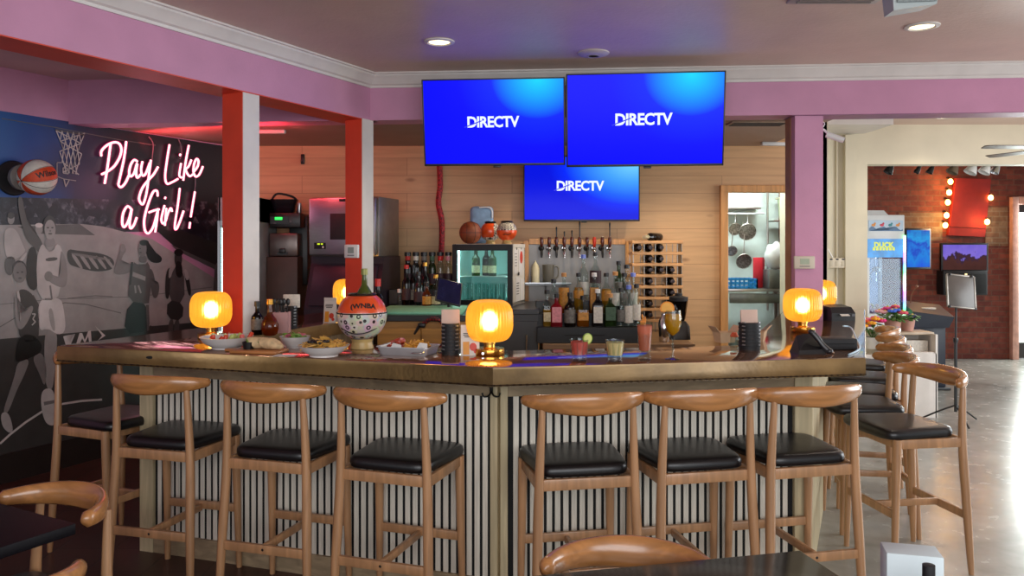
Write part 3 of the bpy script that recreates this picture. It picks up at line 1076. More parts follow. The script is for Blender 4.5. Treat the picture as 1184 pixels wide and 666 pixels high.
# boards on the returns' outer sides
for p_, q_ in ((out_[0], out_[1]), (out_[3], out_[4])):
    d_ = q_ - p_
    ang = math.atan2(d_.y, d_.x)
    M = Matrix.Translation((p_.x, p_.y, 0)) @ Matrix.Rotation(ang, 4, 'Z')
    mb = MB()
    n_ = 22
    for i in range(n_):
        mb.box((d_.length * (i + .5) / n_, -.008, (ZT - TH) / 2), (d_.length / n_ - .004, .016, ZT - TH - .002), 0, .002, M=M, seg=1)
    mb.obj('side_boarding', [M_post], bar, smooth=0)
# double coat hook under the corner
hk = out_[2] + Vector((-.035, -.04, 0))
mb = MB()
mb.box((hk.x, hk.y + .01, .965), (.016, .006, .045), 0, .002)
for s_ in (-1, 1):
    mb.tube(curve([(hk.x, hk.y, .955), (hk.x + s_ * .012, hk.y - .016, .938), (hk.x + s_ * .032, hk.y - .022, .936), (hk.x + s_ * .04, hk.y - .022, .952)]), .0042, 0, 8)
mb.tube(curve([(hk.x, hk.y, .97), (hk.x - .01, hk.y - .02, .985), (hk.x + .004, hk.y - .028, .998)]), .0042, 0, 8)
mb.obj('coat_hook', [mat('black_iron', '15130f', .4, .7)], bar)

# ================================================================= STOOLS AND CHAIRS
M_stool = wood('honey_ash_wood', 'b3865e', .76, .34, coat=.35)
M_rail = wood('honey_ash_rail', 'b47c48', .76, .24, axis='x', coat=.6)
M_vinyl = mat('black_vinyl', '0e0e11', .34, var=.1, scale=9, bump=.06, bscale=14, spec=.55)
M_bolt = mat('bolt_hole', '120c08', .6)

def crest(half, yb, fw, zt, hc, he, th, te, amax=86, curl=0.):
    """steam-bent crest rail: deep in the middle, thinning to rounded horns that sweep forwards"""
    rings = []
    n = 33
    for i in range(n):
        s_ = -1 + 2 * i / (n - 1)
        a = math.radians(amax) * s_
        x = half * math.sin(a)
        y = yb + fw * (1 - math.cos(a))
        k = abs(s_)
        hh = (hc + (he - hc) * (k ** 1.45)) / 2
        tt_ = (th + (te - th) * k) / 2
        endk = 1.
        if k > .93:
            endk = math.sqrt(max(.06, 1 - ((k - .93) / .07) ** 2))
        z = zt - hh - .028 * k ** 2 + curl * k ** 4
        # frame: tangent in plan, outward normal in plan
        tx, ty = half * math.cos(a), fw * math.sin(a)
        l_ = math.hypot(tx, ty)
        nx, ny = ty / l_, -tx / l_
        ring = []
        for j in range(14):
            b_ = 2 * PI * j / 14
            cn, sn = math.cos(b_), math.sin(b_)
            cn = math.copysign(abs(cn) ** .85, cn)
            o_ = tt_ * cn * endk
            v_ = hh * sn * endk
            lean = -v_ * .22 * (1 - k)
            ring.append((x + nx * (o_ - lean), y + ny * (o_ - lean), z + v_))
        rings.append(ring)
    return MB().loft(rings)

def leg_pts(pts, rs):
    mb = MB()
    mb.tube(curve(pts, 5), [r_ for r_ in [rs(i / (5 * (len(pts) - 1))) for i in range(5 * (len(pts) - 1) + 1)]] if len(pts) > 2 else [rs(0), rs(1)], 0, 12)
    return mb

def cushion(z0, h, wr, wf, y0, y1):
    """puffed seat pad, wider in front"""
    rings = []
    lev = [(0, .96), (.12, .99), (.45, 1.0), (.75, .985), (.92, .95), (1.0, .88), (1.06, .7), (1.09, .4), (1.1, .06)]
    for f, sc in lev:
        ring = []
        for j in range(48):
            a = 2 * PI * j / 48
            cx = math.copysign(abs(math.cos(a)) ** .28, math.cos(a))
            cy = math.copysign(abs(math.sin(a)) ** .28, math.sin(a))
            fy = (cy + 1) / 2
            w = wr + (wf - wr) * fy
            bow = .018 * (1 - cx * cx) * (1 if cy > 0 else -.2) * abs(cy)
            ring.append((cx * w / 2 * sc, (y0 + y1) / 2 + cy * (y1 - y0) / 2 * sc + bow, z0 + h * f))
        rings.append(ring)
    return MB().loft(rings)

def make_seat(name, label, cat, hs, zt, half, hc, he, fw, th=.03, te=.034, curl=0., amax=86):
    r = thing(name, label, cat)
    yb = -.262
    rear = lambda z: (.214 - .03 * z / zt, -.222 + .03 * min(1, z / hs) - .004)
    def lx(z):
        return .222 - .036 * z / zt
    ly = lambda z: -.228 + .034 * min(1., z / hs)
    for s_ in (-1, 1):
        zz = zt - hc * .55
        pts = [(s_ * lx(z), ly(z), z) for z in (0, hs * .45, hs * .9)] + [(s_ * lx(zz), -.21, zz)]
        leg_pts(pts, lambda t_: .0125 + .0085 * math.sin(PI * min(1, max(0, t_)) ** .9) ).obj('leg', M_stool, r)
    for s_ in (-1, 1):
        pts = [(s_ * .208, .17, 0), (s_ * .203, .16, hs * .5), (s_ * .2, .15, hs - .055)]
        leg_pts(pts, lambda t_: .0135 + .008 * min(1, t_ * 1.3)).obj('leg', M_stool, r)
    zf = hs - .078
    mb = MB()
    w0_, w1_ = lx(zf) * 2 - .02, .40
    mb.box((0, ly(hs) + .002, zf), (w0_, .022, .046), 0, .004)
    mb.box((0, .15, zf), (w1_ - .02, .022, .046), 0, .004)
    for s_ in (-1, 1):
        a_, b_ = Vector((s_ * lx(zf), ly(hs), zf)), Vector((s_ * .2, .15, zf))
        d_ = b_ - a_
        M = Matrix.Translation((a_ + b_) / 2) @ Matrix.Rotation(math.atan2(d_.y, d_.x), 4, 'Z')
        mb.box((0, 0, 0), (d_.length - .02, .022, .046), 0, .004, M=M)
    mb.obj('seat_frame', M_stool, r)
    cushion(hs - .056, .048, .375, .45, -.182, .205).obj('seat', M_vinyl, r, smooth=60)
    if hs > .55:
        mb = MB(); mb.box((0, ly(.29), .285), (lx(.29) * 2 - .016, .02, .04), 0, .004)
        mb.ball((0, ly(.29) - .0095, .285), .0065, 1, (1, .25, 1), 10, 6)
        mb.obj('stretcher', [M_stool, M_bolt], r)
        MB().box((0, .164, .3), (.39, .02, .04), 0, .004).obj('stretcher', M_stool, r)
        MB().box((0, -.026, .29), (.02, .365, .034), 0, .004).obj('stretcher', M_stool, r)
    crest(half, yb, fw, zt, hc, he, th, te, amax, curl).obj('backrest', M_rail, r, smooth=60)
    return r

stool0 = make_seat('bar_stool', '', 'bar stool', .72, 1.02, .252, .096, .034, .15, .046, .034)
stool2 = make_seat('bar_stool', '', 'bar stool', .72, .985, .252, .096, .04, .15, .046, .036)
used = [0]
def put(proto, x, y, rz, label, group):
    if proto not in placed:
        placed.append(proto)
        proto.location = (x, y, 0); proto.rotation_euler = (0, 0, rz)
        proto['label'] = label; proto['group'] = group
        return proto
    return dup(proto, (x, y, 0), rz, label, group)
placed = []
def along(p_, q_, px, outw, z=0):
    """where the sight line of column px meets the line p->q shifted outwards by outw (plan)"""
    d_ = (q_ - p_).normalized()
    n_ = Vector((d_.y, -d_.x, 0))
    s0 = p_ + n_ * outw
    k = (px - CX) / F
    t_ = (k * s0.y - s0.x) / (d_.x - k * d_.y)
    return s0 + d_ * t_, d_, n_
GF = 'wooden bar stools along the front of the bar'
for px, (p_, q_), lb, tw in (
        (167, (A, B), 'wooden bar stool at the far left of the bar front, before the end post', .06),
        (300, (A, B), 'wooden bar stool second from the left along the bar front', .03),
        (438, (A, B), 'wooden bar stool just left of the corner post with the coat hook', 0.),
        (682, (B, C), 'wooden bar stool just right of the corner post with the coat hook', 0.),
        (820, (B, C), 'middle bar stool of the right front three, under the tall pink drink', .03),
        (944, (B, C), 'wooden bar stool at the right end of the bar front, below the black phone cradle', .04)):
    pos_, d_, n_ = along(p_, q_, px, .175)
    c_ = pos_ - n_ * .235
    put(stool0, c_.x, c_.y, math.atan2(d_.y, d_.x) + tw, lb, GF)
GR = 'wooden bar stools down the right side of the bar'
for x, y, rz, lb in (
        (1.985, 4.07, 98, 'nearest wooden bar stool on the right side, pulled out with orange glow on its seat'),
        (2.03, 4.60, 82, 'wooden bar stool second from the front down the right side of the bar'),
        (2.21, 5.02, 76, 'wooden bar stool third from the front down the right side of the bar'),
        (2.43, 5.55, 72, 'wooden bar stool fourth from the front down the right side of the bar'),
        (2.70, 6.18, 70, 'farthest wooden bar stool down the right side, nearest the flower boxes')):
    put(stool2, x, y, math.radians(rz), lb, GR)
stool1 = make_seat('bar_stool', '', 'bar stool', .72, 1.065, .243, .105, .046, .15, .046, .038)
put(stool1, -2.12, 4.275, math.radians(-113), 'wooden bar stool tucked under the left end of the bar beside the mural', 'wooden bar stool at the left end of the bar')

# dining height elbow chairs and black tables in the foreground
chair0 = make_seat('elbow_chair', '', 'chair', .455, .752, .238, .09, .05, .2, .036, .044, .01, 84)
M_tab = mat('black_table_top', '0f0d12', .5, var=.15, scale=5, stretch=(1, 9, 9), spec=.12)
M_tab2 = mat('glossy_table_top', '17141a', .16, var=.15, scale=5, stretch=(1, 9, 9), spec=.6)
def table(poly, label, base):
    cx = sum(v[0] for v in poly) / 4; cy = sum(v[1] for v in poly) / 4
    r = thing('dining_table', label, 'table', (cx, cy, 0), 0, 'black dining tables in the foreground')
    MB().prism([(x - cx, y - cy) for x, y in poly], .705, .74, 0, .004).obj('tabletop', base, r)
    mb = MB(); mb.lathe([(.045, .012), (.034, .05), (.034, .69), (.05, .705)], 0, 24)
    mb.obj('pedestal', M_black, r)
    mb = MB()
    mb.box((0, 0, .69), (.4, .05, .028), 0, .004); mb.box((0, 0, .69), (.05, .4, .028), 0, .004)
    mb.obj('top_bracket', M_black, r)
    mb = MB()
    mb.box((0, 0, .012), (.52, .07, .024), 0, .008); mb.box((0, 0, .012), (.07, .52, .024), 0, .008)
    mb.obj('foot', M_black, r)
    return r
# right-hand table: far corner and the two edges leaving it
k1, k2 = on(925, 636, .74), on(650, 662, .74)
ex = (k2 - k1).normalized(); ey = Vector((ex.y, -ex.x, 0))
if ey.y > 0: ey = -ey
c1 = k1; c2 = k1 + ex * .78; c3 = c2 + ey * .78; c4 = c1 + ey * .78
table([(v.x, v.y) for v in (c1, c2, c3, c4)], 'black dining table at the bottom right with the napkin holder on it', M_tab2)
TR = (c1, ex, ey)
k1, k2 = on(88, 605, .74), on(0, 581.5, .74)
ex = (k2 - k1).normalized(); ey = Vector((-ex.y, ex.x, 0))
if ey.y > 0: ey = -ey
d1 = k1; d2 = k1 + ex * .78; d3 = d2 + ey * .78; d4 = d1 + ey * .78
table([(v.x, v.y) for v in (d1, d2, d3, d4)], 'black dining table at the bottom left of the picture', M_tab)
GC = 'elbow chairs at the black tables'
put(chair0, .31, 2.07, math.radians(171), 'wooden elbow chair behind the bottom right table, only its curved back showing', GC)
put(chair0, -1.645, 2.62, math.radians(152), 'wooden elbow chair on the far side of the bottom left table', GC)
put(chair0, -1.45, 2.16, math.radians(33), 'wooden elbow chair at the bottom left corner, only its horn tip showing', GC)
# ================================================================= THINGS ON THE BAR TOP
# --- amber table lamps
def shade_mat():
    m, t, p, o = nt('ribbed_amber_glass')
    N, L = t.nodes, t.links
    N.remove(p)
    tr = N.new('ShaderNodeBsdfTransparent'); tr.inputs['Color'].default_value = lin('ffdc9c')
    rf = N.new('ShaderNodeBsdfRefraction'); rf.inputs['Color'].default_value = lin('ffd488'); rf.inputs['Roughness'].default_value = .72; rf.inputs['IOR'].default_value = 1.12
    tl = N.new('ShaderNodeBsdfTranslucent'); tl.inputs['Color'].default_value = lin('ffa838')
    em = N.new('ShaderNodeEmission'); em.inputs['Color'].default_value = lin('ffaa2c'); em.inputs['Strength'].default_value = 1.15
    gl = N.new('ShaderNodeBsdfGlossy'); gl.inputs['Roughness'].default_value = .08
    lw = N.new('ShaderNodeLayerWeight'); lw.inputs['Blend'].default_value = .2
    def mixs(f, x, y):
        n = N.new('ShaderNodeMixShader')
        if isinstance(f, float): n.inputs[0].default_value = f
        else: L.new(f, n.inputs[0])
        L.new(x.outputs[0], n.inputs[1]); L.new(y.outputs[0], n.inputs[2])
        return n
    a = mixs(.8, tr, rf)
    a = mixs(.3, a, tl)
    a = mixs(.42, a, em)
    pw = N.new('ShaderNodeMath'); pw.operation = 'MULTIPLY'; pw.inputs[1].default_value = .3; L.new(lw.outputs['Facing'], pw.inputs[0])
    a = mixs(pw.outputs[0], a, gl)
    L.new(a.outputs[0], o.inputs['Surface'])
    return m
M_shade = shade_mat()
M_bulb = emis('glowing_bulb', 'ffe6b0', 34)
def make_lamp():
    r = thing('table_lamp', '', 'lamp')
    MB().lathe([(0, 0), (.068, 0), (.07, .003), (.07, .027), (.067, .031), (.03, .032), (.028, .036), (0, .036)], 0, 48).obj('base', M_brass, r)
    MB().lathe([(.026, .034), (.026, .05), (.03, .053), (.03, .062), (.024, .064), (.024, .075), (0, .075)], 0, 32).obj('neck', M_brass, r)
    prof = []
    for i in range(25):
        a = -PI / 2 + PI * i / 24
        c, s_ = math.cos(a), math.sin(a)
        prof.append((.018 + .09 * abs(c) ** .62, .157 + .097 * math.copysign(abs(s_) ** .7, s_)))
    MB().lathe(prof[1:-1], 0, 160, rib=.018, nrib=40).obj('shade', M_shade, r, smooth=80)
    b_ = MB(); b_.ball((0, 0, .155), .036, 0, (1, 1, 1.25), 16, 12); b_.lathe([(.014, .075), (.014, .118), (.012, .126)], 1, 16)
    b_.obj('bulb', [M_bulb, M_brass], r)
    MB().tube([(-.028, -.067, .014), (-.028, -.0715, .014)], .006).obj('switch', M_chrome, r)
    return r
LAMPS = []
lamp0 = make_lamp()
GL = 'amber glass table lamps on the bar'
for i, (px, py, lb) in enumerate((
        (566, 410, 'lit amber glass table lamp with brass base in the middle of the bar front'),
        (244, 391, 'lit amber glass table lamp behind the vegetable bowl at the left end of the bar'),
        (402, 362, 'lit amber glass table lamp against the middle red column'),
        (928, 383.5, 'lit amber glass table lamp in front of the right pink column'),
        (949, 364, 'lit amber glass table lamp half hidden behind the right pink column'))):
    q = on(px, py, ZT)
    o = lamp0 if i == 0 else dup(lamp0)
    o.location = q; o.rotation_euler = (0, 0, .3 * i); o['label'] = lb; o['group'] = GL
    LAMPS.append(q)

# --- bottles: one builder, many dresses
def bottle(name, label, cat, loc, prof, gm, cap=None, lab=None, liq=None, group=None, sq=None, caph=.03, capr=None, n=20, rz=0., parts=True):
    """prof: (r, z) from foot to lip"""
    r = thing(name, label, cat, loc, rz, group)
    mb = MB()
    nn = 4 if sq else n
    if sq:                                       # squared bottle: rounded-square rings turning round at the neck
        rings = []
        for rr, z in prof:
            k = .32 if rr > .022 else 1.
            rings.append([(math.copysign(abs(math.cos(a)) ** k, math.cos(a)) * rr * .95, math.copysign(abs(math.sin(a)) ** k, math.sin(a)) * rr * .8, z) for a in [2 * PI * j / 28 for j in range(28)]])
        mb.loft(rings)
    else:
        mb.lathe([(0, prof[0][1])] + prof, 0, n)
    mb.obj('bottle_body', gm, r, smooth=50)
    zt = prof[-1][1]; rt = prof[-1][0]
    if cap:
        cr = capr or rt + .003
        MB().lathe([(0, zt - caph * .5), (cr, zt - caph * .5), (cr, zt + caph * .45), (cr * .8, zt + caph * .5), (0, zt + caph * .5)], 0, 16).obj('cap', cap, r)
    if lab:
        lm, z0, z1 = lab
        rr = max(a for a, z in prof) + .0012
        mb = MB()
        if sq:
            mb.box((0, -rr * .8 - .0006, (z0 + z1) / 2), (rr * 1.5, .0012, z1 - z0))
        else:
            pts = [(rr * math.cos(a), rr * math.sin(a)) for a in [PI + PI * j / 12 for j in range(13)]]
            tb = bmesh.new()
            lo_ = [tb.verts.new((x, y, z0)) for x, y in pts]; hi_ = [tb.verts.new((x, y, z1)) for x, y in pts]
            for j in range(12): tb.faces.new((lo_[j], lo_[j + 1], hi_[j + 1], hi_[j]))
            mb._add(tb, 0)
        mb.obj('label_paper', lm, r, smooth=60)
    if liq:
        lm, zl = liq
        pr = [(max(.002, a - .004), z + .003) for a, z in prof if z < zl]
        if pr:
            pr.append((pr[-1][0], zl))
            mb = MB()
            if sq:
                rings = []
                for rr, z in pr:
                    k = .32 if rr > .022 else 1.
                    rings.append([(math.copysign(abs(math.cos(a)) ** k, math.cos(a)) * rr * .95, math.copysign(abs(math.sin(a)) ** k, math.sin(a)) * rr * .8, z) for a in [2 * PI * j / 28 for j in range(28)]])
                mb.loft(rings)
            else:
                mb.lathe(pr, 0, n)
            mb.obj('liquid', lm, r, smooth=60)
    return r
def pr_spirit(R, h, neck=.014, sh=.62):
    return [(R * .96, 0), (R, .008), (R, h * sh), (R * .93, h * (sh + .06)), (R * .6, h * (sh + .13)), (neck * 1.1, h * (sh + .19)), (neck, h * .93), (neck * 1.25, h * .935), (neck * 1.25, h)]
def pr_wine(R=.037, h=.3):
    return [(R * .95, 0), (R, .008), (R, h * .6), (R * .9, h * .66), (R * .5, h * .74), (.0145, h * .79), (.0135, h * .96), (.016, h * .965), (.016, h)]
def pr_globe(R, h):
    return [(R * .6, 0), (R * .85, h * .05), (R, h * .2), (R * .98, h * .34), (R * .72, h * .5), (R * .4, h * .6), (R * .3, h * .7), (R * .27, h * .94), (R * .33, h * .95), (R * .33, h)]
G_clear = glass('clear_glass', 'e9f0ee', .6)
G_dark = glass('dark_brown_glass', '241307', .6, solid=.55, sc='1c0f08')
G_green = glass('green_glass', '7f9a6a', .6, solid=.25, sc='4d6a3c')
G_black = mat('black_glass', '0b0b0d', .08, var=0)
G_amber = glass('amber_glass', 'c9792e', .6, solid=.25, sc='b0601c')
L_amber = glass('amber_liquor', 'd98a2b', .2, solid=.5, sc='d0811f')
L_gold = glass('golden_liquor', 'f0c860', .2, solid=.5, sc='e2b23c')
L_red = glass('red_liquor', 'c03040', .2, solid=.6, sc='b8283a')
C_black = mat('bottle_cap_black', '131314', .4, var=0)
C_gold = mat('bottle_cap_gold', 'b98b3a', .3, .8, var=0)
C_cork = mat('bottle_cork', 'c9925c', .8)
C_white = mat('bottle_cap_white', 'dcdcda', .4, var=0)
C_red = mat('bottle_cap_red', 'c8251c', .4, var=0)
C_blue = mat('bottle_cap_blue', '6a7fd8', .3, var=0)
P_white = mat('label_white', 'd9d4c8', .6, var=.12, scale=60)
P_cream = mat('label_cream', 'cdbf98', .6, var=.2, scale=60)
P_pink = mat('label_pink', 'd98a92', .6, var=.15, scale=60)
P_grey = mat('label_grey', '74706a', .6, var=.25, scale=60)
P_gold = mat('label_gold', 'c78a32', .5, var=.2, scale=60)
P_dark = mat('label_dark', '3a2028', .6, var=.2, scale=60)
P_red = mat('label_red', 'b02a22', .6, var=.1, scale=60)
P_green = mat('label_green', '45624a', .6, var=.2, scale=60)

# --- drinks at the front
L_pinkd = glass('pink_cocktail', 'e2544a', .15, solid=.97, sc='f2685e')
L_yel = glass('pale_yellow_cocktail', 'ffdc9c', .15, solid=.97, sc='ffdc9c')
L_orange = glass('orange_pink_cocktail', 'f0694e', .15, solid=.97, sc='ff8668')
L_mimosa = glass('mimosa', 'ffb420', .15, solid=.97, sc='ffaa12')
def rocks(px, py, label, liq, garnish):
    q = on(px, py, ZT)
    r = thing('rocks_glass', label, 'cocktail', q, 0, 'cocktails on the bar front')
    MB().lathe([(0, 0), (.03, 0), (.0325, .004), (.033, .014), (.0305, .02), (.0335, .03), (.042, .094), (.0405, .094), (.032, .03), (0, .027)], 0, 32, rib=.01, nrib=10).obj('glass', G_clear, r, smooth=60)
    MB().lathe([(0, .0275), (.0318, .0285), (.0392, .082), (.036, .085), (0, .085)], 0, 28).obj('drink', liq, r)
    if garnish:
        mb = MB()
        M = Matrix.Translation((.034, -.012, .098)) @ Matrix.Rotation(.5, 4, 'Z') @ Matrix.Rotation(PI / 2, 4, 'X')
        mb.lathe([(0, -.003), (.024, -.003), (.0245, 0), (.024, .003), (0, .003)], 0, 24, M=M)
        mb.lathe([(0, -.0033), (.0205, -.0033), (.0205, .0033), (0, .0033)], 1, 24, M=M)
        mb.obj('lime_wheel', [mat('lime_rind', '8fae3a', .5), mat('lime_flesh', 'd8dc86', .45)], r)
    else:
        mb = MB()
        for k in range(3):
            mb.box((.015 * math.cos(k * 2.1), .015 * math.sin(k * 2.1), .086), (.02, .02, .016), 0, .004, rz=k)
        mb.obj('ice_cube', G_clear, r)
rocks(670, 417, 'short red cocktail with a lime wheel on the rim', L_pinkd, True)
rocks(711, 418, 'short pale yellow cocktail beside the red one', L_yel, False)
q = on(745.5, 416, ZT)
r = thing('highball_glass', 'tall pink cocktail between the yellow drink and the goblet', 'cocktail', q, 0, 'cocktails on the bar front')
MB().lathe([(0, 0), (.025, 0), (.029, .006), (.028, .016), (.02, .026), (.026, .04), (.036, .168), (.0345, .168), (.0245, .042), (0, .036)], 0, 32).obj('glass', G_clear, r, smooth=60)
MB().lathe([(0, .037), (.0238, .043), (.0335, .15), (.03, .154), (0, .154)], 0, 28).obj('drink', L_orange, r)
mb = MB()
mb.tube([(.0, .004, .15), (-.012, .0, .2)], .0035); mb.tube([(.004, .0, .15), (.002, .004, .19)], .003)
mb.prism([(-.02, -.003), (.0, -.01), (.006, .006), (-.014, .008)], .155, .172)
mb.obj('garnish', mat('orange_garnish', 'e08a2a', .5), r)
q = on(778, 415.5, ZT)
r = thing('goblet', 'stemmed goblet of yellow mimosa with an orange slice', 'cocktail', q, 0, 'cocktails on the bar front')
MB().lathe([(0, 0), (.034, 0), (.034, .002), (.008, .008), (.005, .02), (.0045, .085), (.009, .1), (.028, .122), (.038, .155), (.0385, .185), (.0345, .218), (.033, .218), (.037, .184), (.0362, .156), (.026, .124), (.004, .104), (0, .104)], 0, 32).obj('glass', G_clear, r, smooth=60)
MB().lathe([(0, .105), (.006, .107), (.0258, .1255), (.0358, .157), (.0365, .184), (.0345, .2), (0, .2)], 0, 28).obj('drink', L_mimosa, r)
mb = MB()
M = Matrix.Translation((-.026, -.008, .226)) @ Matrix.Rotation(-.35, 4, 'Z') @ Matrix.Rotation(PI / 2, 4, 'X')
pts = [(.031 * math.cos(a), .031 * math.sin(a)) for a in [-.5 + (PI + 1.) * k / 16 for k in range(17)]]
tb = MB(); tb.prism(pts, -.003, .003, 0); tb.prism([(x * .84, y * .84) for x, y in pts], -.0035, .0035, 1)
tb.bm.transform(M)
tb.obj('orange_slice', [mat('orange_rind', 'ec8d1a', .5), mat('orange_flesh', 'f6b24a', .45)], r)

# --- bowls and plates of food
M_china = mat('white_china', 'ded9d6', .18, var=.03, spec=.6)
def dish(name, label, px, py, R, hgt, foot=.55):
    q = on(px, py, ZT)
    r = thing(name, label, 'bowl', q)
    MB().lathe([(0, .004), (R * foot * .9, .004), (R * foot * .92, 0), (R * foot, 0), (R * foot, .006), (R * .86, hgt * .55), (R * .97, hgt * .93), (R, hgt), (R * .975, hgt), (R * .84, hgt * .6), (R * foot, .014), (0, .011)], 0, 48).obj('bowl_body', M_china, r, smooth=50)
    return r, q
def stick(name, label, cat, base, v, rr, m, group, bendz=0.):
    o = MB().tube(curve([(0, 0, 0), Vector(v) * .5 + Vector((0, 0, bendz)), Vector(v)], 4), [rr * k for k in (.7, .9, 1, 1.05, 1.05, 1, 1, .95, .7)], 0, 8).obj(name, m, None, loc=base)
    return tag(o, label, cat, group)
veg, q = dish('serving_bowl', 'white oval bowl of cut vegetables at the left end of the bar', 262, 402.5, .128, .058)
M_carrot = mat('red_pepper_flesh', 'd8431f', .35); M_celery = mat('celery_flesh', 'b9c46a', .45); M_cuc = mat('cucumber_flesh', 'cfd79a', .4); M_radish = mat('pink_radish', 'e0625a', .4)
rv = random.Random(3)
names = [('pepper_strip', 'red pepper strip', 'pepper', M_carrot), ('celery_stick', 'pale green celery stick', 'celery', M_celery), ('cucumber_slice', 'pale cucumber spear', 'cucumber', M_cuc), ('radish_piece', 'pink radish wedge', 'radish', M_radish)]
layout = [(0, -.055), (0, -.035), (0, -.015), (0, .0), (2, .012), (1, .026), (1, .042), (1, .058), (3, .072), (3, .088), (0, .096), (2, -.075), (1, .05), (0, -.028)]
for k, (ki, dx) in enumerate(layout):
    nm, lb, ct, mm = names[ki]
    dy = rv.uniform(-.05, .03)
    v = (rv.uniform(-.03, .03), rv.uniform(-.015, .015), rv.uniform(.035, .055))
    stick(nm, lb + ' in the vegetable bowl at the left end of the bar', ct, q + Vector((dx, dy, .022)), v, rv.uniform(.008, .012), mm, lb + 's in the vegetable bowl')
# wooden board with a wrap and a ramekin of dip
q = on(300, 407.5, ZT)
M_board = wood('serving_board_wood', 'b0713c', .75, .4, axis='x')
r = thing('serving_board', 'small brown wooden serving board between the two white bowls', 'board', q, math.radians(-12))
MB().box((0, 0, .008), (.24, .13, .016), 0, .006).obj('board', M_board, r)
mb = MB(); mb.box((-.145, 0, .008), (.06, .035, .014), 0, .006); mb.obj('handle', M_board, r)
bz = q + Vector((0, 0, .016))
o = MB().lathe([(0, 0), (.024, 0), (.03, .028), (.0305, .034), (.028, .034), (.023, .006), (0, .005)], 0, 28).obj('ramekin', M_black, None, loc=bz + Vector((-.052, .005, 0)))
tag(o, 'small black dip ramekin on the wooden serving board', 'ramekin')
M_tort = mat('flour_tortilla', 'd8b98c', .7, var=.2, scale=35, bump=.2, bscale=60)
def wrap(dx, dy, rz, label):
    r = thing('wrap_half', label, 'wrap', bz + Vector((dx, dy, 0)), rz, 'tortilla wrap halves on the serving board')
    rings = []
    for i, (y, sc) in enumerate(((-.05, .2), (-.046, .7), (-.03, .96), (0, 1), (.035, 1.02), (.045, .98))):
        rings.append([(math.cos(a) * .03 * sc, y + .018 * math.sin(a), .028 + math.sin(a) * .027 * sc) for a in [2 * PI * j / 20 for j in range(20)]])
    mb = MB().loft(rings)
    mb.obj('tortilla', M_tort, r, smooth=60)
    mb = MB()
    for j in range(10):
        a = j * 2.4; rr = .02 * math.sqrt(j / 10)
        mb.ball((rr * math.cos(a), .047 + .018 * math.sin(a) * rr / .02, .028 + rr * math.sin(a)), .0075, j % 3, u=8, v=6)
    mb.obj('filling', [mat('green_filling', '7d9440', .6), mat('yellow_filling', 'd9b84c', .6), mat('brown_filling', '7a4326', .6)], r)
wrap(.0, .02, math.radians(100), 'pale tortilla wrap half next to the black ramekin')
wrap(.06, -.015, math.radians(70), 'pale tortilla wrap half at the right end of the serving board')
# small salad bowl behind and the big nacho bowl
sal, q2 = dish('salad_bowl', 'small white bowl of green salad behind the nacho bowl', 341, 401.5, .075, .055)
M_leaf = mat('salad_leaf', '6f9a3c', .5, var=.3, scale=60); M_onion = mat('pickled_onion', 'c8607a', .4)
mb = MB()
for k in range(34):
    a = k * 2.4; rr = .06 * math.sqrt(k / 34)
    M = Matrix.Translation((rr * math.cos(a), rr * math.sin(a), .045 + rv.uniform(0, .022) + (.06 - rr) * .15)) @ Matrix.Rotation(rv.uniform(0, 6), 4, 'Z') @ Matrix.Rotation(rv.uniform(-.8, .8), 4, 'X')
    mb.ball((0, 0, 0), .017, 0 if k % 4 else 1, (1, .6, .18), 10, 6, M=M)
o = mb.obj('salad', [M_leaf, M_onion], None, loc=q2)
tag(o, 'green salad with pink onion filling the small white bowl', 'salad', None, 'stuff')
nac, q3 = dish('nacho_bowl', 'white round bowl piled with tortilla chips in front of the basketball bucket', 374.5, 411.5, .117, .05)
M_chip = mat('tortilla_chip', 'd3a14a', .6, var=.25, scale=50, bump=.2, bscale=120); M_bean = mat('black_beans', '1c1210', .4, var=.3, scale=90)
mb = MB()
for k in range(70):
    a = k * 2.4; rr = .098 * math.sqrt(k / 70)
    z = .046 + (.1 - rr) * .22 + rv.uniform(-.004, .012)
    M = Matrix.Translation((rr * math.cos(a), rr * math.sin(a), z)) @ Matrix.Rotation(rv.uniform(0, 6), 4, 'Z') @ Matrix.Rotation(rv.uniform(-1.1, 1.1), 4, 'X') @ Matrix.Rotation(rv.uniform(-.5, .5), 4, 'Y')
    sub = MB(); s_ = rv.uniform(.016, .024)
    sub.prism([(-s_, -s_ * .7), (s_, -s_ * .7), (0, s_ * 1.05)], -.0014, .0014, 0)
    sub.bm.transform(M)
    me = bpy.data.meshes.new('tmp'); sub.bm.to_mesh(me); sub.bm.free(); mb.bm.from_mesh(me); bpy.data.meshes.remove(me)
o = mb.obj('tortilla_chips', [M_chip], None, smooth=0, loc=q3)
tag(o, 'golden tortilla chips heaped in the white bowl before the basketball bucket', 'chips', None, 'stuff')
mb = MB()
for k in range(26):
    a = k * 2.4; rr = .045 * math.sqrt(k / 26)
    mb.ball((-.01 + rr * math.cos(a), -.055 + rr * math.sin(a) * .6, .066 + rv.uniform(0, .008)), .009, 0, (1, .8, .7), 8, 6)
o = mb.obj('black_bean_topping', [M_bean], None, loc=q3)
tag(o, 'black bean topping over the tortilla chips', 'beans', None, 'stuff')
# folded paper under the bowls
q = on(330, 411, ZT)
tag(MB().prism([(-.05, -.03), (.05, -.035), (.055, .03), (-.045, .035)], 0, .0015).obj('paper_napkin', mat('white_paper', 'd8d4d0', .8, var=.03), None, loc=q), 'flat white paper napkin lying left of the nacho bowl', 'napkin')
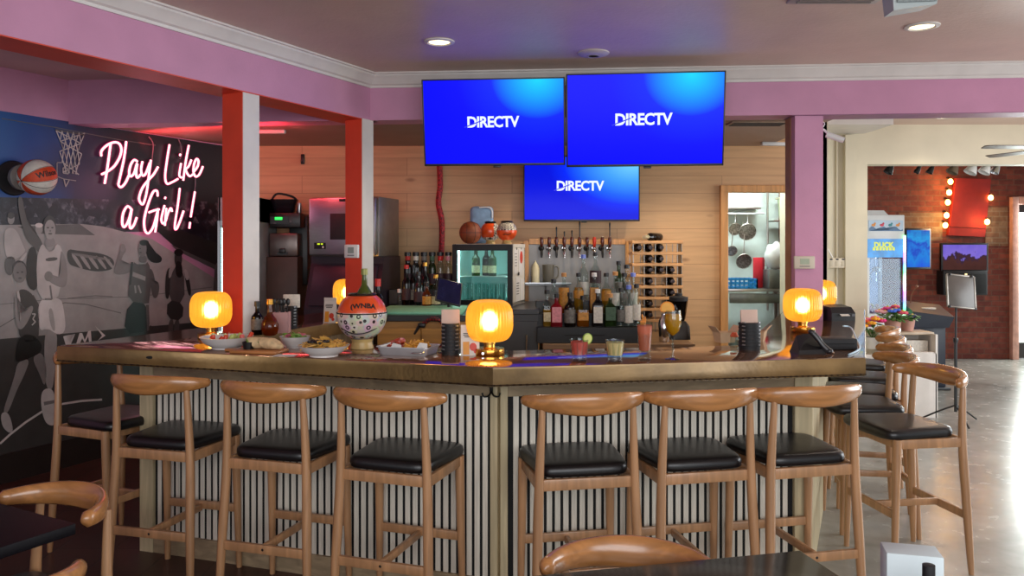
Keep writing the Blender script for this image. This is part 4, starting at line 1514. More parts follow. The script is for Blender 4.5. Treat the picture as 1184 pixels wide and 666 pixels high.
# --- basketball drinks bucket on its ring stand
q = on(418.5, 403, ZT)
bk = thing('basketball_bucket', 'basketball-shaped drinks bucket, orange above and patterned white below', 'drinks bucket', q)
MB().lathe([(.055, 0), (.058, .004), (.05, .03), (.05, .036), (.056, .05), (.053, .05), (.046, .036), (.046, .004)], 0, 40).obj('ring_stand', mat('gold_beige_plastic', 'c2a56a', .35), bk)
m, t, p, o = nt('patterned_ball_print')
N, L = t.nodes, t.links
tc = N.new('ShaderNodeTexCoord'); vo = N.new('ShaderNodeTexVoronoi'); vo.inputs['Scale'].default_value = 30; vo.inputs['Randomness'].default_value = .5
L.new(tc.outputs['Object'], vo.inputs['Vector'])
r_ = N.new('ShaderNodeValToRGB'); e = r_.color_ramp.elements; r_.color_ramp.interpolation = 'CONSTANT'
e[0].position = 0; e[0].color = lin('d9d2c6'); e[1].position = .16; e[1].color = lin('26221f'); k = e.new(.34); k.color = lin('d9d2c6')
L.new(vo.outputs['Distance'], r_.inputs['Fac'])
hs_ = N.new('ShaderNodeMixRGB'); hs_.blend_type = 'MULTIPLY'; hs_.inputs['Fac'].default_value = .35
L.new(r_.outputs['Color'], hs_.inputs['Color1']); L.new(vo.outputs['Color'], hs_.inputs['Color2'])
L.new(hs_.outputs['Color'], p.inputs['Base Color']); p.inputs['Roughness'].default_value = .3
M_pat = m
M_oplas = mat('orange_gloss_plastic', 'e0501c', .28, var=.05, coat=.4)
RB = .121
lo = Vector((0, 0, .05 + RB * .93))
ball = basketball('bucket_ball', bk, RB, lambda c: 0 if c.z > .12 else 1, False, lo, (0, 0, 0), [M_oplas, M_pat, M_bline], cut=.83)
mb = MB()
for zz, rr_ in ((.12, .0035), (-.5, .0028)):
    R_ = RB * math.sqrt(1 - zz * zz) + .0003
    mb.tube([(R_ * math.cos(a), R_ * math.sin(a), RB * zz + (.02 * math.cos(2 * a) if zz < 0 else 0)) for a in [2 * PI * k / 48 for k in range(48)]], rr_, 0, 6, closed=True)
o = mb.obj('seam', [M_bline], bk); o.location = lo
o = MB().lathe([(RB * .555, RB * .81), (RB * .57, RB * .85), (RB * .6, RB * .87), (RB * .57, RB * .9), (RB * .5, RB * .88), (RB * .5, RB * .5), (0, RB * .5)], 0, 40).obj('rim', mat('dark_steel_rim', '5a544c', .25, .8, var=.1), bk); o.location = lo
vc = (Vector((0, 0, H)) - (q + lo)).normalized()
wrapped_text('lettering', '(WNBA', .033, M_bline, bk, lo, RB, Vector((vc.x + .05, vc.y, .5)), bold=.0012, xs=1.1)
bottle('bucket_bottle', 'green-necked bottle standing in the basketball drinks bucket', 'bottle', q + Vector((.012, .0, .05 + RB * 1.46)), [(.034, 0), (.035, .05), (.03, .06), (.014, .085), (.012, .14), (.014, .15)], glass('olive_green_glass', '9aa66a', .5, solid=.5, sc='77843c'), mat('olive_foil', '8a8a4c', .4, .3))
# --- steel tray of fries and wings
q = on(472.5, 409, ZT)
r = thing('serving_tray', 'small rectangular steel tray lined with paper on the bar front', 'tray', q, math.radians(-16))
mb = MB()
w_, d__, hh = .25, .16, .036
rings = []
def rr_rect(w, d, z, k=.14):
    return [(math.copysign(abs(math.cos(a)) ** k, math.cos(a)) * w / 2, math.copysign(abs(math.sin(a)) ** k, math.sin(a)) * d / 2, z) for a in [2 * PI * j / 40 + .01 for j in range(40)]]
mb.loft([rr_rect(w_ * .9, d__ * .88, 0), rr_rect(w_ * .93, d__ * .9, .004), rr_rect(w_, d__, hh), rr_rect(w_ * 1.05, d__ * 1.06, hh + .001), rr_rect(w_ * 1.05, d__ * 1.06, hh + .004), rr_rect(w_ * .98, d__ * .97, hh + .003), rr_rect(w_ * .9, d__ * .86, .007)], 0)
mb.obj('tray_body', mat('bright_tray_steel', 'cdcdd0', .32, .55, var=.05), r, smooth=50)
mb = MB()
mb.tube(curve([(.05, -.083, .022), (.06, -.1, .018), (.1, -.1, .018), (.11, -.083, .022)]), .0025)
mb.obj('handle', M_chrome, r)
tz = q + Vector((0, 0, .008))
mb = MB()
for pts in (((-.1, -.055), (.0, -.06), (.01, .05), (-.09, .06)), ((.0, -.06), (.1, -.055), (.1, .055), (.01, .05))):
    sub = MB(); sub.prism(pts, .0, .0012, 0); sub.bm.transform(Matrix.Rotation(.02, 4, 'Y'))
    me = bpy.data.meshes.new('tmp'); sub.bm.to_mesh(me); sub.bm.free(); mb.bm.from_mesh(me); bpy.data.meshes.remove(me)
mb.flat([(-.07, -.07, .0), (.0, -.072, .0), (-.005, -.075, .042), (-.045, -.078, .05)], 0)
mb.flat([(.05, -.068, .0), (.115, -.055, .0), (.118, -.06, .05), (.085, -.072, .055)], 0)
o = mb.obj('paper_liner', [mat('white_paper', 'd8d4d0', .8, var=.03)], None, smooth=0, loc=tz, rz=math.radians(-16))
o.modifiers.new('thickness', 'SOLIDIFY').thickness = .001
tag(o, 'white paper sheet lining the steel tray', 'paper')
M_fry = mat('golden_fry', 'd79a3c', .55, var=.2, scale=60)
mb = MB()
for k in range(60):
    a = k * 2.4; rr = math.sqrt(k / 60)
    c_ = Vector((.035 + .06 * rr * math.cos(a), .045 * rr * math.sin(a), .018 + (1 - rr) * .026 + rv.uniform(0, .008)))
    v = Vector((rv.uniform(-1, 1), rv.uniform(-1, 1), rv.uniform(-.25, .5))).normalized() * rv.uniform(.02, .032)
    mb.tube([c_ - v, c_ + v], .0045, 0, 4)
o = mb.obj('french_fries', [M_fry], None, smooth=0, loc=tz, rz=math.radians(-16))
tag(o, 'golden french fries heaped in the right half of the steel tray', 'fries', None, 'stuff')
M_wing = mat('glazed_wing', 'b4432a', .28, var=.35, scale=40, bump=.3, bscale=70, coat=.4)
for k in range(6):
    dx, dy, z = ((-.075, -.01, .0), (-.05, .035, .0), (-.03, -.025, .0), (-.065, .015, .026), (-.04, .0, .027), (-.01, .035, .0))[k]
    R_ = Matrix.Rotation(math.radians(-16), 4, 'Z') @ Vector((dx, dy, z + .016))
    mb = MB().tube(curve([(-.026, 0, 0), (-.01, 0, .005), (.012, 0, .004), (.03, 0, -.002)], 4), [.009, .014, .016, .017, .017, .015, .013, .011, .009, .008, .008, .009, .008], 0, 10)
    o = mb.obj('chicken_wing', [M_wing], None, smooth=60, loc=tz + R_, rz=k * 1.1)
    tag(o, 'glazed red chicken wing in the left half of the steel tray', 'chicken wing', 'glazed wings in the steel tray')
# --- black slotted caddies with cards
M_card = mat('pale_card', 'd9b9a8', .7, var=.04)
def caddy(px, py, label, cardlab, R=.042, hh=.14, cw=.085, ch=.075, rz=0., lean=.12, cm=None):
    q = on(px, py, ZT)
    r = thing('napkin_caddy', label, 'caddy', q, rz)
    mb = MB()
    mb.lathe([(0, .004), (R * .93, .004), (R * .96, 0), (R, 0), (R, hh), (R * .93, hh), (R * .93, .006), (0, .006)], 0, 40)
    for k in range(7):
        mb.lathe([(R - .001, .012 + k * .018), (R + .002, .014 + k * .018), (R + .002, .02 + k * .018), (R - .001, .022 + k * .018)], 0, 40)
        for a_ in (-.75, -2.4):
            mb.box((math.cos(a_) * (R + .001), math.sin(a_) * (R + .001), .026 + k * .018), (.016, .006, .005), 1, rz=a_ + PI / 2)
    mb.obj('body', [M_blackm, mat('slot_shine', '8a8a8c', .3, .4)], r)
    o = MB().box((0, 0, ch / 2), (cw, .012, ch), 0, .003).obj('napkin_stack', cm or M_card, None, loc=q + Vector((0, 0, hh - .012)), rz=rz + .1)
    o.rotation_euler.x = -lean
    tag(o, cardlab, 'napkins')
caddy(521, 409.5, 'black slotted caddy next to the steel tray', 'pale napkins standing in the caddy next to the steel tray', .041, .145, .085, .075)
caddy(866.5, 404, 'black slotted caddy at the right of the bar front', 'pale napkins standing in the caddy at the right of the bar', .05, .13, .085, .075)
caddy(337, 380, 'black slotted caddy behind the serving board near the left red column', 'white napkins standing in the caddy near the left red column', .035, .14, .1, .08, cm=P_white)
# --- printed drink menu cards
def menu(px, py, label, w=.085, hh=.14, rz=0.):
    q = on(px, py, ZT)
    r = thing('menu_card', label, 'menu card', q, rz)
    mb = MB()
    for s_ in (-1, 1):
        M = Matrix.Translation((0, s_ * .017, 0)) @ Matrix.Rotation(s_ * .12, 4, 'X')
        mb.box((0, 0, hh / 2), (w, .0015, hh), 0, M=M)
    mb.obj('card', mat('menu_card_paper', 'd6cfc6', .5, var=.04), r, smooth=0)
    mb = MB()
    M = Matrix.Translation((0, -.0184, 0)) @ Matrix.Rotation(-.12, 4, 'X')
    mb.box((-w * .22, -.0008, hh * .24), (w * .34, .001, hh * .42), 0, M=M)
    mb.ball((w * .16, -.0008, hh * .28), w * .2, 1, (1, .02, 1.1), 14, 8, M=M)
    mb.ball((w * .3, -.0008, hh * .14), w * .12, 1, (1, .02, 1), 12, 8, M=M)
    for k, wd in enumerate((.62, .62, .5)):
        mb.box((-w * .06, -.0008, hh * (.72 - k * .055)), (w * wd, .001, hh * .026), 2, M=M)
    mb.obj('drink_print', [mat('print_orange', 'e0962a', .5), mat('print_red', 'd0402c', .5), mat('print_black', '2a2522', .6)], r, smooth=0)
menu(543.5, 410.5, 'folded drink menu card leaning beside the middle lamp', rz=.1)
menu(274, 385, 'folded drink menu card behind the vegetable bowl lamp', .085, .13, -.3)
menu(382, 373, 'folded drink menu card left of the lamp at the middle red column', .085, .165, -.2)
# --- sauce bottles, pink caddy
bottle('sauce_bottle', 'dark brown sauce bottle beside the left red column', 'bottle', on(297.5, 387, ZT), pr_spirit(.033, .175, .011, .55), G_dark, C_black, (P_grey, .03, .09))
bottle('syrup_bottle', 'round amber bottle with gold neck beside the dark sauce bottle', 'bottle', on(312, 388, ZT), pr_globe(.048, .19), G_amber, C_gold, None, (L_amber, .075))
q = on(326, 384.5, ZT)
r = thing('cutlery_caddy', 'pink box caddy holding black cutlery near the left red column', 'caddy', q, .1)
mb = MB()
for s_ in (-1, 1):
    mb.box((s_ * .042, 0, .06), (.004, .08, .12)); mb.box((0, s_ * .038, .06), (.084, .004, .12))
mb.box((0, 0, .003), (.084, .076, .006)); mb.box((0, 0, .06), (.003, .074, .11))
mb.obj('box', mat('dusty_pink_plastic', 'c99a98', .5, var=.05), r, smooth=0)
for k in range(9):
    mb = MB()
    v = Vector((rv.uniform(-.045, .03), rv.uniform(-.02, .02), .17))
    b0 = Vector(((-.02 if k % 2 else .02) + rv.uniform(-.012, .012), rv.uniform(-.02, .02), .008))
    mb.tube([b0, b0 + v], .004, 0, 6); mb.ball(b0 + v, .013, 0, (1, .4, 1.6), 10, 6)
    o = mb.obj('black_spoon', [M_black], None, loc=q)
    tag(o, 'black plastic spoon standing in the pink caddy', 'spoon', 'black spoons in the pink caddy')
bottle('hot_sauce_bottle', 'red-capped hot sauce bottle behind the basketball bucket', 'bottle', on(437, 372, ZT) + Vector((.13, .05, 0)) * 0, pr_spirit(.036, .26, .014, .55), G_dark, C_red, (P_red, .05, .11), caph=.05)
# --- right end: phone cradle, black box, printer, take-out cartons, cable
q = on(936, 408, ZT)
r = thing('desk_phone', 'black desk phone with its handset propped up at the right end of the bar', 'telephone', q, math.radians(8))
mb = MB()
mb.loft([[(-.08, -.05, 0), (.05, -.06, 0), (.06, .06, 0), (-.07, .06, 0)], [(-.076, -.046, .018), (.045, -.05, .022), (.05, .05, .07), (-.04, .05, .075)], [(-.02, .0, .06), (.02, .0, .075), (.03, .04, .085), (-.01, .04, .085)]])
mb.obj('phone_base', M_black, r, smooth=20)
mb = MB()
mb.tube(curve([(.0, -.02, .1), (.018, -.035, .075), (.04, -.05, .04), (.062, -.066, .014)]), [.012 + .003 * abs(k - 9) / 9 for k in range(19)], 0, 10)
mb.ball((.0, -.02, .1), .017, 0, (1, 1, .8)); mb.ball((.062, -.066, .016), .017, 0, (1, 1, .8))
mb.obj('handset', mat('grey_black_plastic', '2a2a2e', .3), r)
mb = MB()
mb.tube(curve([(.06, -.05, .02), (.085, -.06, .008), (.09, -.03, .004), (.07, .03, .004)]), .004)
mb.obj('cord', mat('beige_cord', 'b89a82', .5), r)
q = on(963, 403, ZT)
r = thing('card_reader_box', 'flat black box beside the desk phone at the right end of the bar', 'box', q, .04)
MB().box((0, 0, .027), (.19, .12, .054), 0, .006).obj('body', M_blackm, r)
mb = MB(); mb.box((0, -.0605, .03), (.16, .002, .004)); mb.obj('seam', mat('dark_gap', '050506', .8, var=0), r)
q = on(968, 370, ZT)
r = thing('receipt_printer', 'black receipt printer on the right side of the bar behind the lamp', 'printer', q, .2)
r.scale = (.8, .8, .75)
mb = MB(); mb.loft([[(-.11, -.09, .0), (.11, -.09, .0), (.11, .1, .0), (-.11, .1, .0)], [(-.11, -.09, .07), (.11, -.09, .07), (.11, .1, .1), (-.11, .1, .1)], [(-.1, -.05, .12), (.1, -.05, .12), (.1, .09, .135), (-.1, .09, .135)]])
mb.obj('printer_body', M_black, r, smooth=20)
mb = MB(); mb.box((0, -.07, .1), (.08, .03, .002), 0, M=Matrix.Rotation(.5, 4, 'X')); mb.obj('receipt_paper', P_white, r)
MB().box((.09, -.092, .05), (.03, .004, .02), 0).obj('button_panel', mat('grey_buttons', '55555a', .4), r)
q = on(1000, 398, ZT)
tag(MB().tube(curve([on(975, 377, ZT + .03), on(984, 379, ZT + .02), on(990, 392, ZT + .005), on(994, 403, ZT + .005), C + Vector((-.05, .06, .005))]), .0045).obj('power_cable', mat('pale_blue_cable', 'a9c8dc', .4)), 'pale blue cable trailing over the right edge of the bar', 'cable')
q = on(852, 397, ZT)
for k, (dx, dy, sc, rz, lb) in enumerate(((-.05, .05, 1, .3, 'open brown takeout carton left of the right caddy'), (.13, .1, .95, -.5, 'open brown takeout carton right of the right caddy'))):
    r = thing('takeout_carton', lb, 'carton', q + Vector((dx, dy, 0)), rz, 'takeout cartons beside the right caddy')
    mb = MB(); mb.loft([[(-.04, -.03, 0), (.04, -.03, 0), (.04, .03, 0), (-.04, .03, 0)], [(-.05, -.04, .055), (.05, -.04, .055), (.05, .04, .055), (-.05, .04, .055)]], cap=False)
    mb.box((0, 0, .001), (.08, .06, .002))
    mb.obj('carton_body', mat('kraft_card', 'd9b48e', .8, var=.1), r, smooth=0)
    for s_ in (-1, 1):
        mb = MB(); M = Matrix.Translation((s_ * .05, 0, .055)) @ Matrix.Rotation(s_ * .7, 4, 'Y')
        mb.box((0, 0, .02), (.0015, .075, .04), 0, M=M)
        mb.obj('flap', mat('kraft_card', 'd9b48e', .8, var=.1), r, smooth=0)
q = on(849, 401, ZT)
r = thing('salt_shaker', 'small glass shaker with orange lid left of the right caddy', 'shaker', q)
MB().lathe([(0, 0), (.02, 0), (.021, .004), (.018, .05), (0, .05)], 0, 8).obj('shaker_glass', G_clear, r)
MB().lathe([(.019, .05), (.02, .055), (.012, .072), (0, .073)], 0, 20).obj('shaker_lid', mat('orange_red_lid', 'd85a30', .4), r)
# napkin holder on the right foreground table
c1, ex, ey = TR
q = Vector((.865, 1.72, .74))
r = thing('napkin_holder', 'black napkin holder standing on the bottom right table', 'napkin holder', q, math.radians(-14))
mb = MB(); mb.box((0, 0, .004), (.125, .1, .008), 0, .002)
for s_ in (-1, 1):
    mb.box((0, s_ * .046, .05), (.125, .004, .1), 0, .001)
mb.obj('holder', M_black, r)
o = MB().box((0, 0, .1), (.112, .07, .19), 0, .003).obj('napkin_stack', mat('blue_white_napkin', 'ccd9dd', .8, var=.03), None, loc=q + Vector((0, .004, .009)), rz=math.radians(-14))
tag(o, 'stack of white napkins in the black holder on the bottom right table', 'napkins')
q2 = Vector((.838, 1.6, .74))
r = thing('pepper_mill', 'black pepper mill in front of the napkin holder', 'pepper mill', q2)
MB().lathe([(0, 0), (.024, 0), (.025, .01), (.02, .05), (.022, .135), (.018, .15), (0, .15)], 0, 28).obj('mill_body', M_black, r)
MB().lathe([(.0, .151), (.02, .152), (.024, .167), (.018, .183), (.01, .187), (.012, .192), (.012, .22), (0, .221)], 0, 28).obj('mill_head', M_blackm, r)
# ================================================================= BACK BAR
M_cab = mat('charcoal_cabinet', '3a3a3c', .45, var=.08)
M_ctop = mat('black_laminate_top', '232325', .3, var=.08)
M_bamboo = wood('amber_bamboo', 'b9853f', .75, .4, axis='x')
def cabinet(name, label, x0, x1, y0, y1, z, n, body, top, grp=None):
    r = thing(name, label, 'cabinet', ((x0 + x1) / 2, y0, 0), 0, grp)
    w, d_ = x1 - x0, y1 - y0
    MB().box((0, d_ / 2 + .01, z / 2 - .02), (w, d_ - .02, z - .04)).obj('body', body, r, smooth=0)
    MB().box((0, d_ / 2 - .005, z - .02), (w + .02, d_ + .01, .04), 0, .004).obj('worktop', top, r, smooth=0)
    for i in range(n):
        xx = -w / 2 + w * (i + .5) / n
        dd = MB().box((xx, .004, z / 2 - .03), (w / n - .008, .02, z - .12), 0, .003).obj('door', body, r, smooth=0)
        MB().tube([(xx + w / n * .32, -.006, z - .2), (xx + w / n * .32, -.03, z - .2), (xx + w / n * .32, -.03, z - .34), (xx + w / n * .32, -.006, z - .34)], .006, 0, 8).obj('handle', M_steel, dd)
    return r
ZBK = .87
cabinet('back_counter', 'dark back bar cabinet with black top below the beer taps', .24, 1.36, 5.96, 6.98, ZBK, 3, M_cab, wood('counter_edge_wood', '8a6a4a', .7, .4, axis='x'))
cabinet('bottle_cooler', 'charcoal bottle cooler cabinet under the glass-front fridge', -.29, .2, 6.08, 6.98, 1.12, 1, M_cab, M_ctop)
cabinet('service_station', 'bamboo-fronted service station with the green mat on top', -.92, -.32, 5.42, 6.95, 1.13, 2, M_bamboo, M_ctop)
# green mat
tag(MB().box((-.64, 5.8, 1.139), (.6, .62, .018), 0, .004).obj('cutting_board', mat('mint_green_mat', '7fc2a0', .5, var=.08)), 'mint green cutting board on the bamboo service station', 'cutting board')
# --- glass-front fridge, turned a little to the left
fr = thing('display_fridge', 'small glass-front fridge with lit teal interior and papers on its side', 'fridge', (at(558, 0, 6.4).x, 6.42, 1.12), math.radians(-13))
fw, fd, fh = .50, .46, .5
mb = MB()
mb.box((0, fd - .01, fh / 2), (fw, .02, fh)); mb.box((-fw / 2 + .0125, fd / 2, fh / 2), (.025, fd, fh)); mb.box((fw / 2 - .0125, fd / 2, fh / 2), (.025, fd, fh), 1)
mb.box((0, fd / 2, .015), (fw, fd, .03)); mb.box((0, fd / 2, fh - .015), (fw + .004, fd, .03), 1)
mb.obj('cabinet_shell', [M_black, mat('offwhite_enamel', 'd6d0c4', .4, var=.04)], fr, smooth=0)
M_liner = mat('teal_liner', 'c2e8e6', .4, var=.03)
mb = MB()
mb.box((0, fd - .025, fh / 2), (fw - .06, .006, fh - .07)); mb.box((-fw / 2 + .03, fd / 2, fh / 2), (.006, fd - .06, fh - .07)); mb.box((fw / 2 - .03, fd / 2, fh / 2), (.006, fd - .06, fh - .07)); mb.box((0, fd / 2, .034), (fw - .06, fd - .06, .006))
mb.obj('liner', M_liner, fr, smooth=0)
dr_ = MB()
dr_.box((-fw / 2 + .02, -.012, fh / 2), (.04, .024, fh - .01), 0, .003); dr_.box((fw / 2 - .02, -.012, fh / 2), (.04, .024, fh - .01), 0, .003)
dr_.box((0, -.012, .025), (fw - .04, .024, .045), 0, .003); dr_.box((0, -.012, fh - .028), (fw - .04, .024, .05), 0, .003)
dr_ = dr_.obj('door', M_black, fr, smooth=0)
MB().box((0, -.012, fh / 2), (fw - .08, .004, fh - .09)).obj('glass_pane', glass('fridge_glass', 'eef6f5', .25), dr_, smooth=0)
MB().box((0, fd / 2, .235), (fw - .064, fd - .08, .006)).obj('wire_shelf', mat('white_wire_shelf', 'd8e6e4', .4), fr, smooth=0)
mb = MB()
for s_ in (-1, 1):
    mb.box((s_ * (fw / 2 - .04), .03, fh / 2), (.01, .01, fh - .1))
mb.box((0, .05, fh - .04), (fw - .1, .02, .008))
mb.obj('led_strip', emis('cool_led', 'c8f6f2', 16.), fr, smooth=0)
mb = MB()
for yy, zz, w, h, mm in ((.1, .36, .13, .2, 0), (.28, .35, .16, .22, 0), (.17, .13, .14, .2, 0), (.33, .12, .12, .18, 0)):
    mb.box((fw / 2 + .0015, yy, zz), (.002, w, h), mm)
for k in range(5):
    mb.box((fw / 2 + .003, .17, .18 - k * .022), (.001, .09, .006), 1)
    mb.box((fw / 2 + .003, .1, .42 - k * .024), (.001, .07, .005), 1)
mb.lathe([(.042, -.001), (.052, -.001), (.052, .001), (.042, .001)], 2, 24, M=Matrix.Translation((fw / 2 + .0035, .3, .39)) @ Matrix.Rotation(PI / 2, 4, 'Y'))
mb.box((fw / 2 + .0035, .3, .39), (.001, .085, .009), 2, M=Matrix.Translation((0, 0, 0)))
mb.ball((fw / 2 + .003, .13, .462), .012, 1, (.2, 1, 1), 10, 6); mb.ball((fw / 2 + .003, .3, .462), .01, 1, (.2, 1, 1), 10, 6)
mb.box((fw / 2 + .0035, .2, .255), (.001, .06, .025), 1)
mb.obj('pinned_paper', [mat('white_paper', 'd8d4d0', .8, var=.03), mat('print_black', '2a2522', .6), mat('print_red', 'd0402c', .5)], fr, smooth=0)
def in_fridge(x, y, z):
    return fr.matrix_basis @ Vector((x, y, z))
bpy.context.view_layer.update()
frM = Matrix.Translation(fr.location) @ Matrix.Rotation(fr.rotation_euler.z, 4, 'Z')
for k, (x, y, lb, gm) in enumerate(((-.09, .12, 'leftmost wine bottle on the fridge shelf, pale label', G_green), (-.015, .17, 'middle dark wine bottle on the fridge shelf', G_dark), (.05, .12, 'right-hand wine bottle on the fridge shelf, wide pale label', G_green))):
    bottle('wine_bottle', lb, 'bottle', frM @ Vector((x, y, .239)), pr_wine(.034, .225), gm, C_gold, (P_cream, .025, .085), None, 'wine bottles in the fridge', rz=fr.rotation_euler.z)
gl0 = None
for k in range(12):
    x = -.17 + (k % 6) * .068; y = .1 + (k // 6) * .12
    z = .238 if k in (0, 5) and False else .037
    if gl0 is None:
        gl0 = thing('drinking_glass', '', 'glass')
        MB().lathe([(0, 0), (.026, 0), (.03, .14), (.028, .14), (.024, .006), (0, .006)], 0, 18).obj('tumbler', glass('fridge_tumbler', 'f2fbfa', .7), gl0, smooth=60)
        o = gl0
    else:
        o = dup(gl0)
    o.location = frM @ Vector((x, y, z))
    o['label'] = 'clear tumblers in the %s row on the bottom of the display fridge' % ('front' if k < 6 else 'rear')
    o['label'] = 'clear tumbler in the %s row on the bottom of the display fridge' % ('front' if k < 6 else 'rear')
    o['group'] = 'tumblers in the front row of the fridge' if k < 6 else 'tumblers in the rear row of the fridge'
# --- balls and bag on the fridge
M_brown = mat('brown_ball_leather', '8a4526', .55, var=.12, scale=40, bump=.25, bscale=300)
zf = 1.62
def onf(px, Y=6.55):
    return Vector((at(px, 0, Y).x, Y, zf))
q = onf(544, 6.5)
b1 = thing('brown_basketball', 'plain brown basketball on top of the fridge', 'basketball', q)
basketball('ball', b1, .092, lambda c: 0, True, Vector((0, 0, .092)), (0, .0, .5), [M_brown, M_bline])
def ballpot(px, Y, flip, label):
    r = thing('ball_bucket', label, 'drinks bucket', onf(px, Y))
    MB().lathe([(.04, 0), (.042, .004), (.034, .02), (.04, .034), (.034, .034), (.03, .004)], 0, 28).obj('ring_stand', mat('gold_beige_plastic', 'c2a56a', .35), r)
    M_net = brick = mat('checked_net_print', 'd6cdbd', .4, var=.0)
    if flip:
        f = lambda c: 1 if c.z > .05 and (int((math.atan2(c.y, c.x) + 9) * 6) + int((c.z + 2) * 9)) % 2 else (2 if c.z > .05 else 0)
    else:
        f = lambda c: 0 if c.x < .35 and c.z > -.6 else (1 if (int((c.y + 2) * 9) + int((c.z + 2) * 9)) % 2 else 2)
    basketball('ball', r, .083, f, False, Vector((0, 0, .105)), (0, 0, 0), [M_oplas, M_net, M_bline], cut=.85)
    MB().lathe([(.045, .172), (.05, .182), (.04, .19), (.036, .172), (.036, .1), (0, .1)], 0, 28).obj('rim', M_black, r)
    if flip:
        vv = (Vector((0, 0, H)) - (onf(px, Y) + Vector((0, 0, .105)))).normalized()
        mb = MB(); mb.tube([Vector((0, 0, .105)) + Vector((x, -math.sqrt(.0838 ** 2 - x * x - z * z), z)) for x, z in ((-.03, -.03), (-.01, -.024), (.01, -.03), (.035, -.02))], .0035, 0, 6)
        mb.obj('swoosh_mark', M_bline, r)
    return r
ballpot(567, 6.66, False, 'orange ball bucket with checked net side, behind the brown basketball')
ballpot(586, 6.5, True, 'ball bucket with checked net top and orange bottom at the right of the fridge top')
q = onf(557, 6.84) + Vector((0, 0, .0))
r = thing('lunch_bag', 'light blue zipped bag standing behind the balls on the fridge', 'bag', q)
mb = MB(); mb.box((0, 0, .165), (.2, .08, .32), 0, .045, seg=4); mb.obj('bag_body', mat('pale_blue_fabric', '7f9fbe', .7, var=.15, scale=20), r, smooth=60)
mb = MB(); mb.tube(curve([(-.02, -.043, .312), (.05, -.043, .315), (.088, -.043, .29), (.092, -.043, .22)]), .006); mb.obj('zip', C_white, r)
# --- beer taps
YT = 7.19
x0_, x1_ = at(605, 0, YT).x, at(729, 0, YT).x
r = thing('tap_panel', 'steel beer tap backsplash framed in pine on the plank wall', 'tap panel', (0, YT, 0))
MB().box(((x0_ + x1_) / 2, -.01, (at(0, 282, YT).z + .95) / 2), (x1_ - x0_ - .1, .02, at(0, 282, YT).z - .95)).obj('steel_sheet', mat('satin_grey_steel', '858280', .45, .7, var=.1, scale=5), r, smooth=0)
mb = MB()
zt_ = at(0, 282, YT).z
mb.box((x0_ + .025, -.016, (zt_ + .95) / 2), (.05, .032, zt_ - .9), 0, .003); mb.box((x1_ - .025, -.016, (zt_ + .95) / 2), (.05, .032, zt_ - .9), 0, .003)
mb.box(((x0_ + x1_) / 2, -.016, zt_ + .02), (x1_ - x0_ - .102, .032, .05), 0, .003)
mb.obj('frame', M_pine, r, smooth=0)
zs = at(0, 327.5, 7.05).z
q = Vector((at(631, 0, 7.1).x, 7.1, zs))
r = thing('wall_shelf', 'short steel shelf on the left of the tap backsplash', 'shelf', q)
mb = MB(); mb.box((0, -.02, -.006), (.44, .17, .012), 0, .002); mb.box((0, -.103, -.002), (.44, .004, .02))
mb.obj('shelf_plate', M_steel, r, smooth=0)
mb = MB()
for s_ in (-.15, .15):
    mb.prism([(.0, 0), (.0, -.1), (.012, -.1), (.12, -.004), (.12, 0)], -.002, .002)
mb.bm.transform(Matrix.Translation((0, .05, -.012)) @ Matrix.Rotation(-PI / 2, 4, 'Z') @ Matrix.Rotation(PI / 2, 4, 'X'))
mb.obj('bracket', M_steel, r, smooth=0)
r = thing('squeeze_bottle', 'pale squeeze bottle on the short steel shelf', 'bottle', Vector((at(619, 0, 7.08).x, 7.07, zs)))
MB().lathe([(0, 0), (.035, 0), (.036, .006), (.036, .13), (.03, .145), (0, .145)], 0, 24).obj('bottle_body', mat('cream_plastic', 'd9cfae', .4, var=.03), r)
MB().lathe([(.031, .143), (.03, .155), (.006, .19), (.004, .2), (0, .2)], 0, 20).obj('nozzle', mat('cream_plastic', 'd9cfae', .4, var=.03), r)
r = thing('milk_jug', 'frosted plastic pitcher on the short steel shelf', 'pitcher', Vector((at(634, 0, 7.08).x, 7.07, zs)))
MB().lathe([(0, 0), (.045, 0), (.048, .006), (.052, .165), (.05, .165), (.045, .008), (0, .006)], 0, 28).obj('pitcher_body', glass('frosted_plastic', 'b9b6ac', .3, .3, solid=.6), r)
MB().tube(curve([(.05, 0, .15), (.085, 0, .14), (.085, 0, .06), (.048, 0, .04)]), .006).obj('handle', glass('frosted_plastic', 'b9b6ac', .3, .3, solid=.6), r)
tp = None
M_taph = mat('dark_mahogany_handle', '4a1a10', .25, var=.2, coat=.5)
ordn = ['first', 'second', 'third', 'fourth', 'fifth', 'sixth', 'seventh', 'eighth', 'ninth', 'tenth']
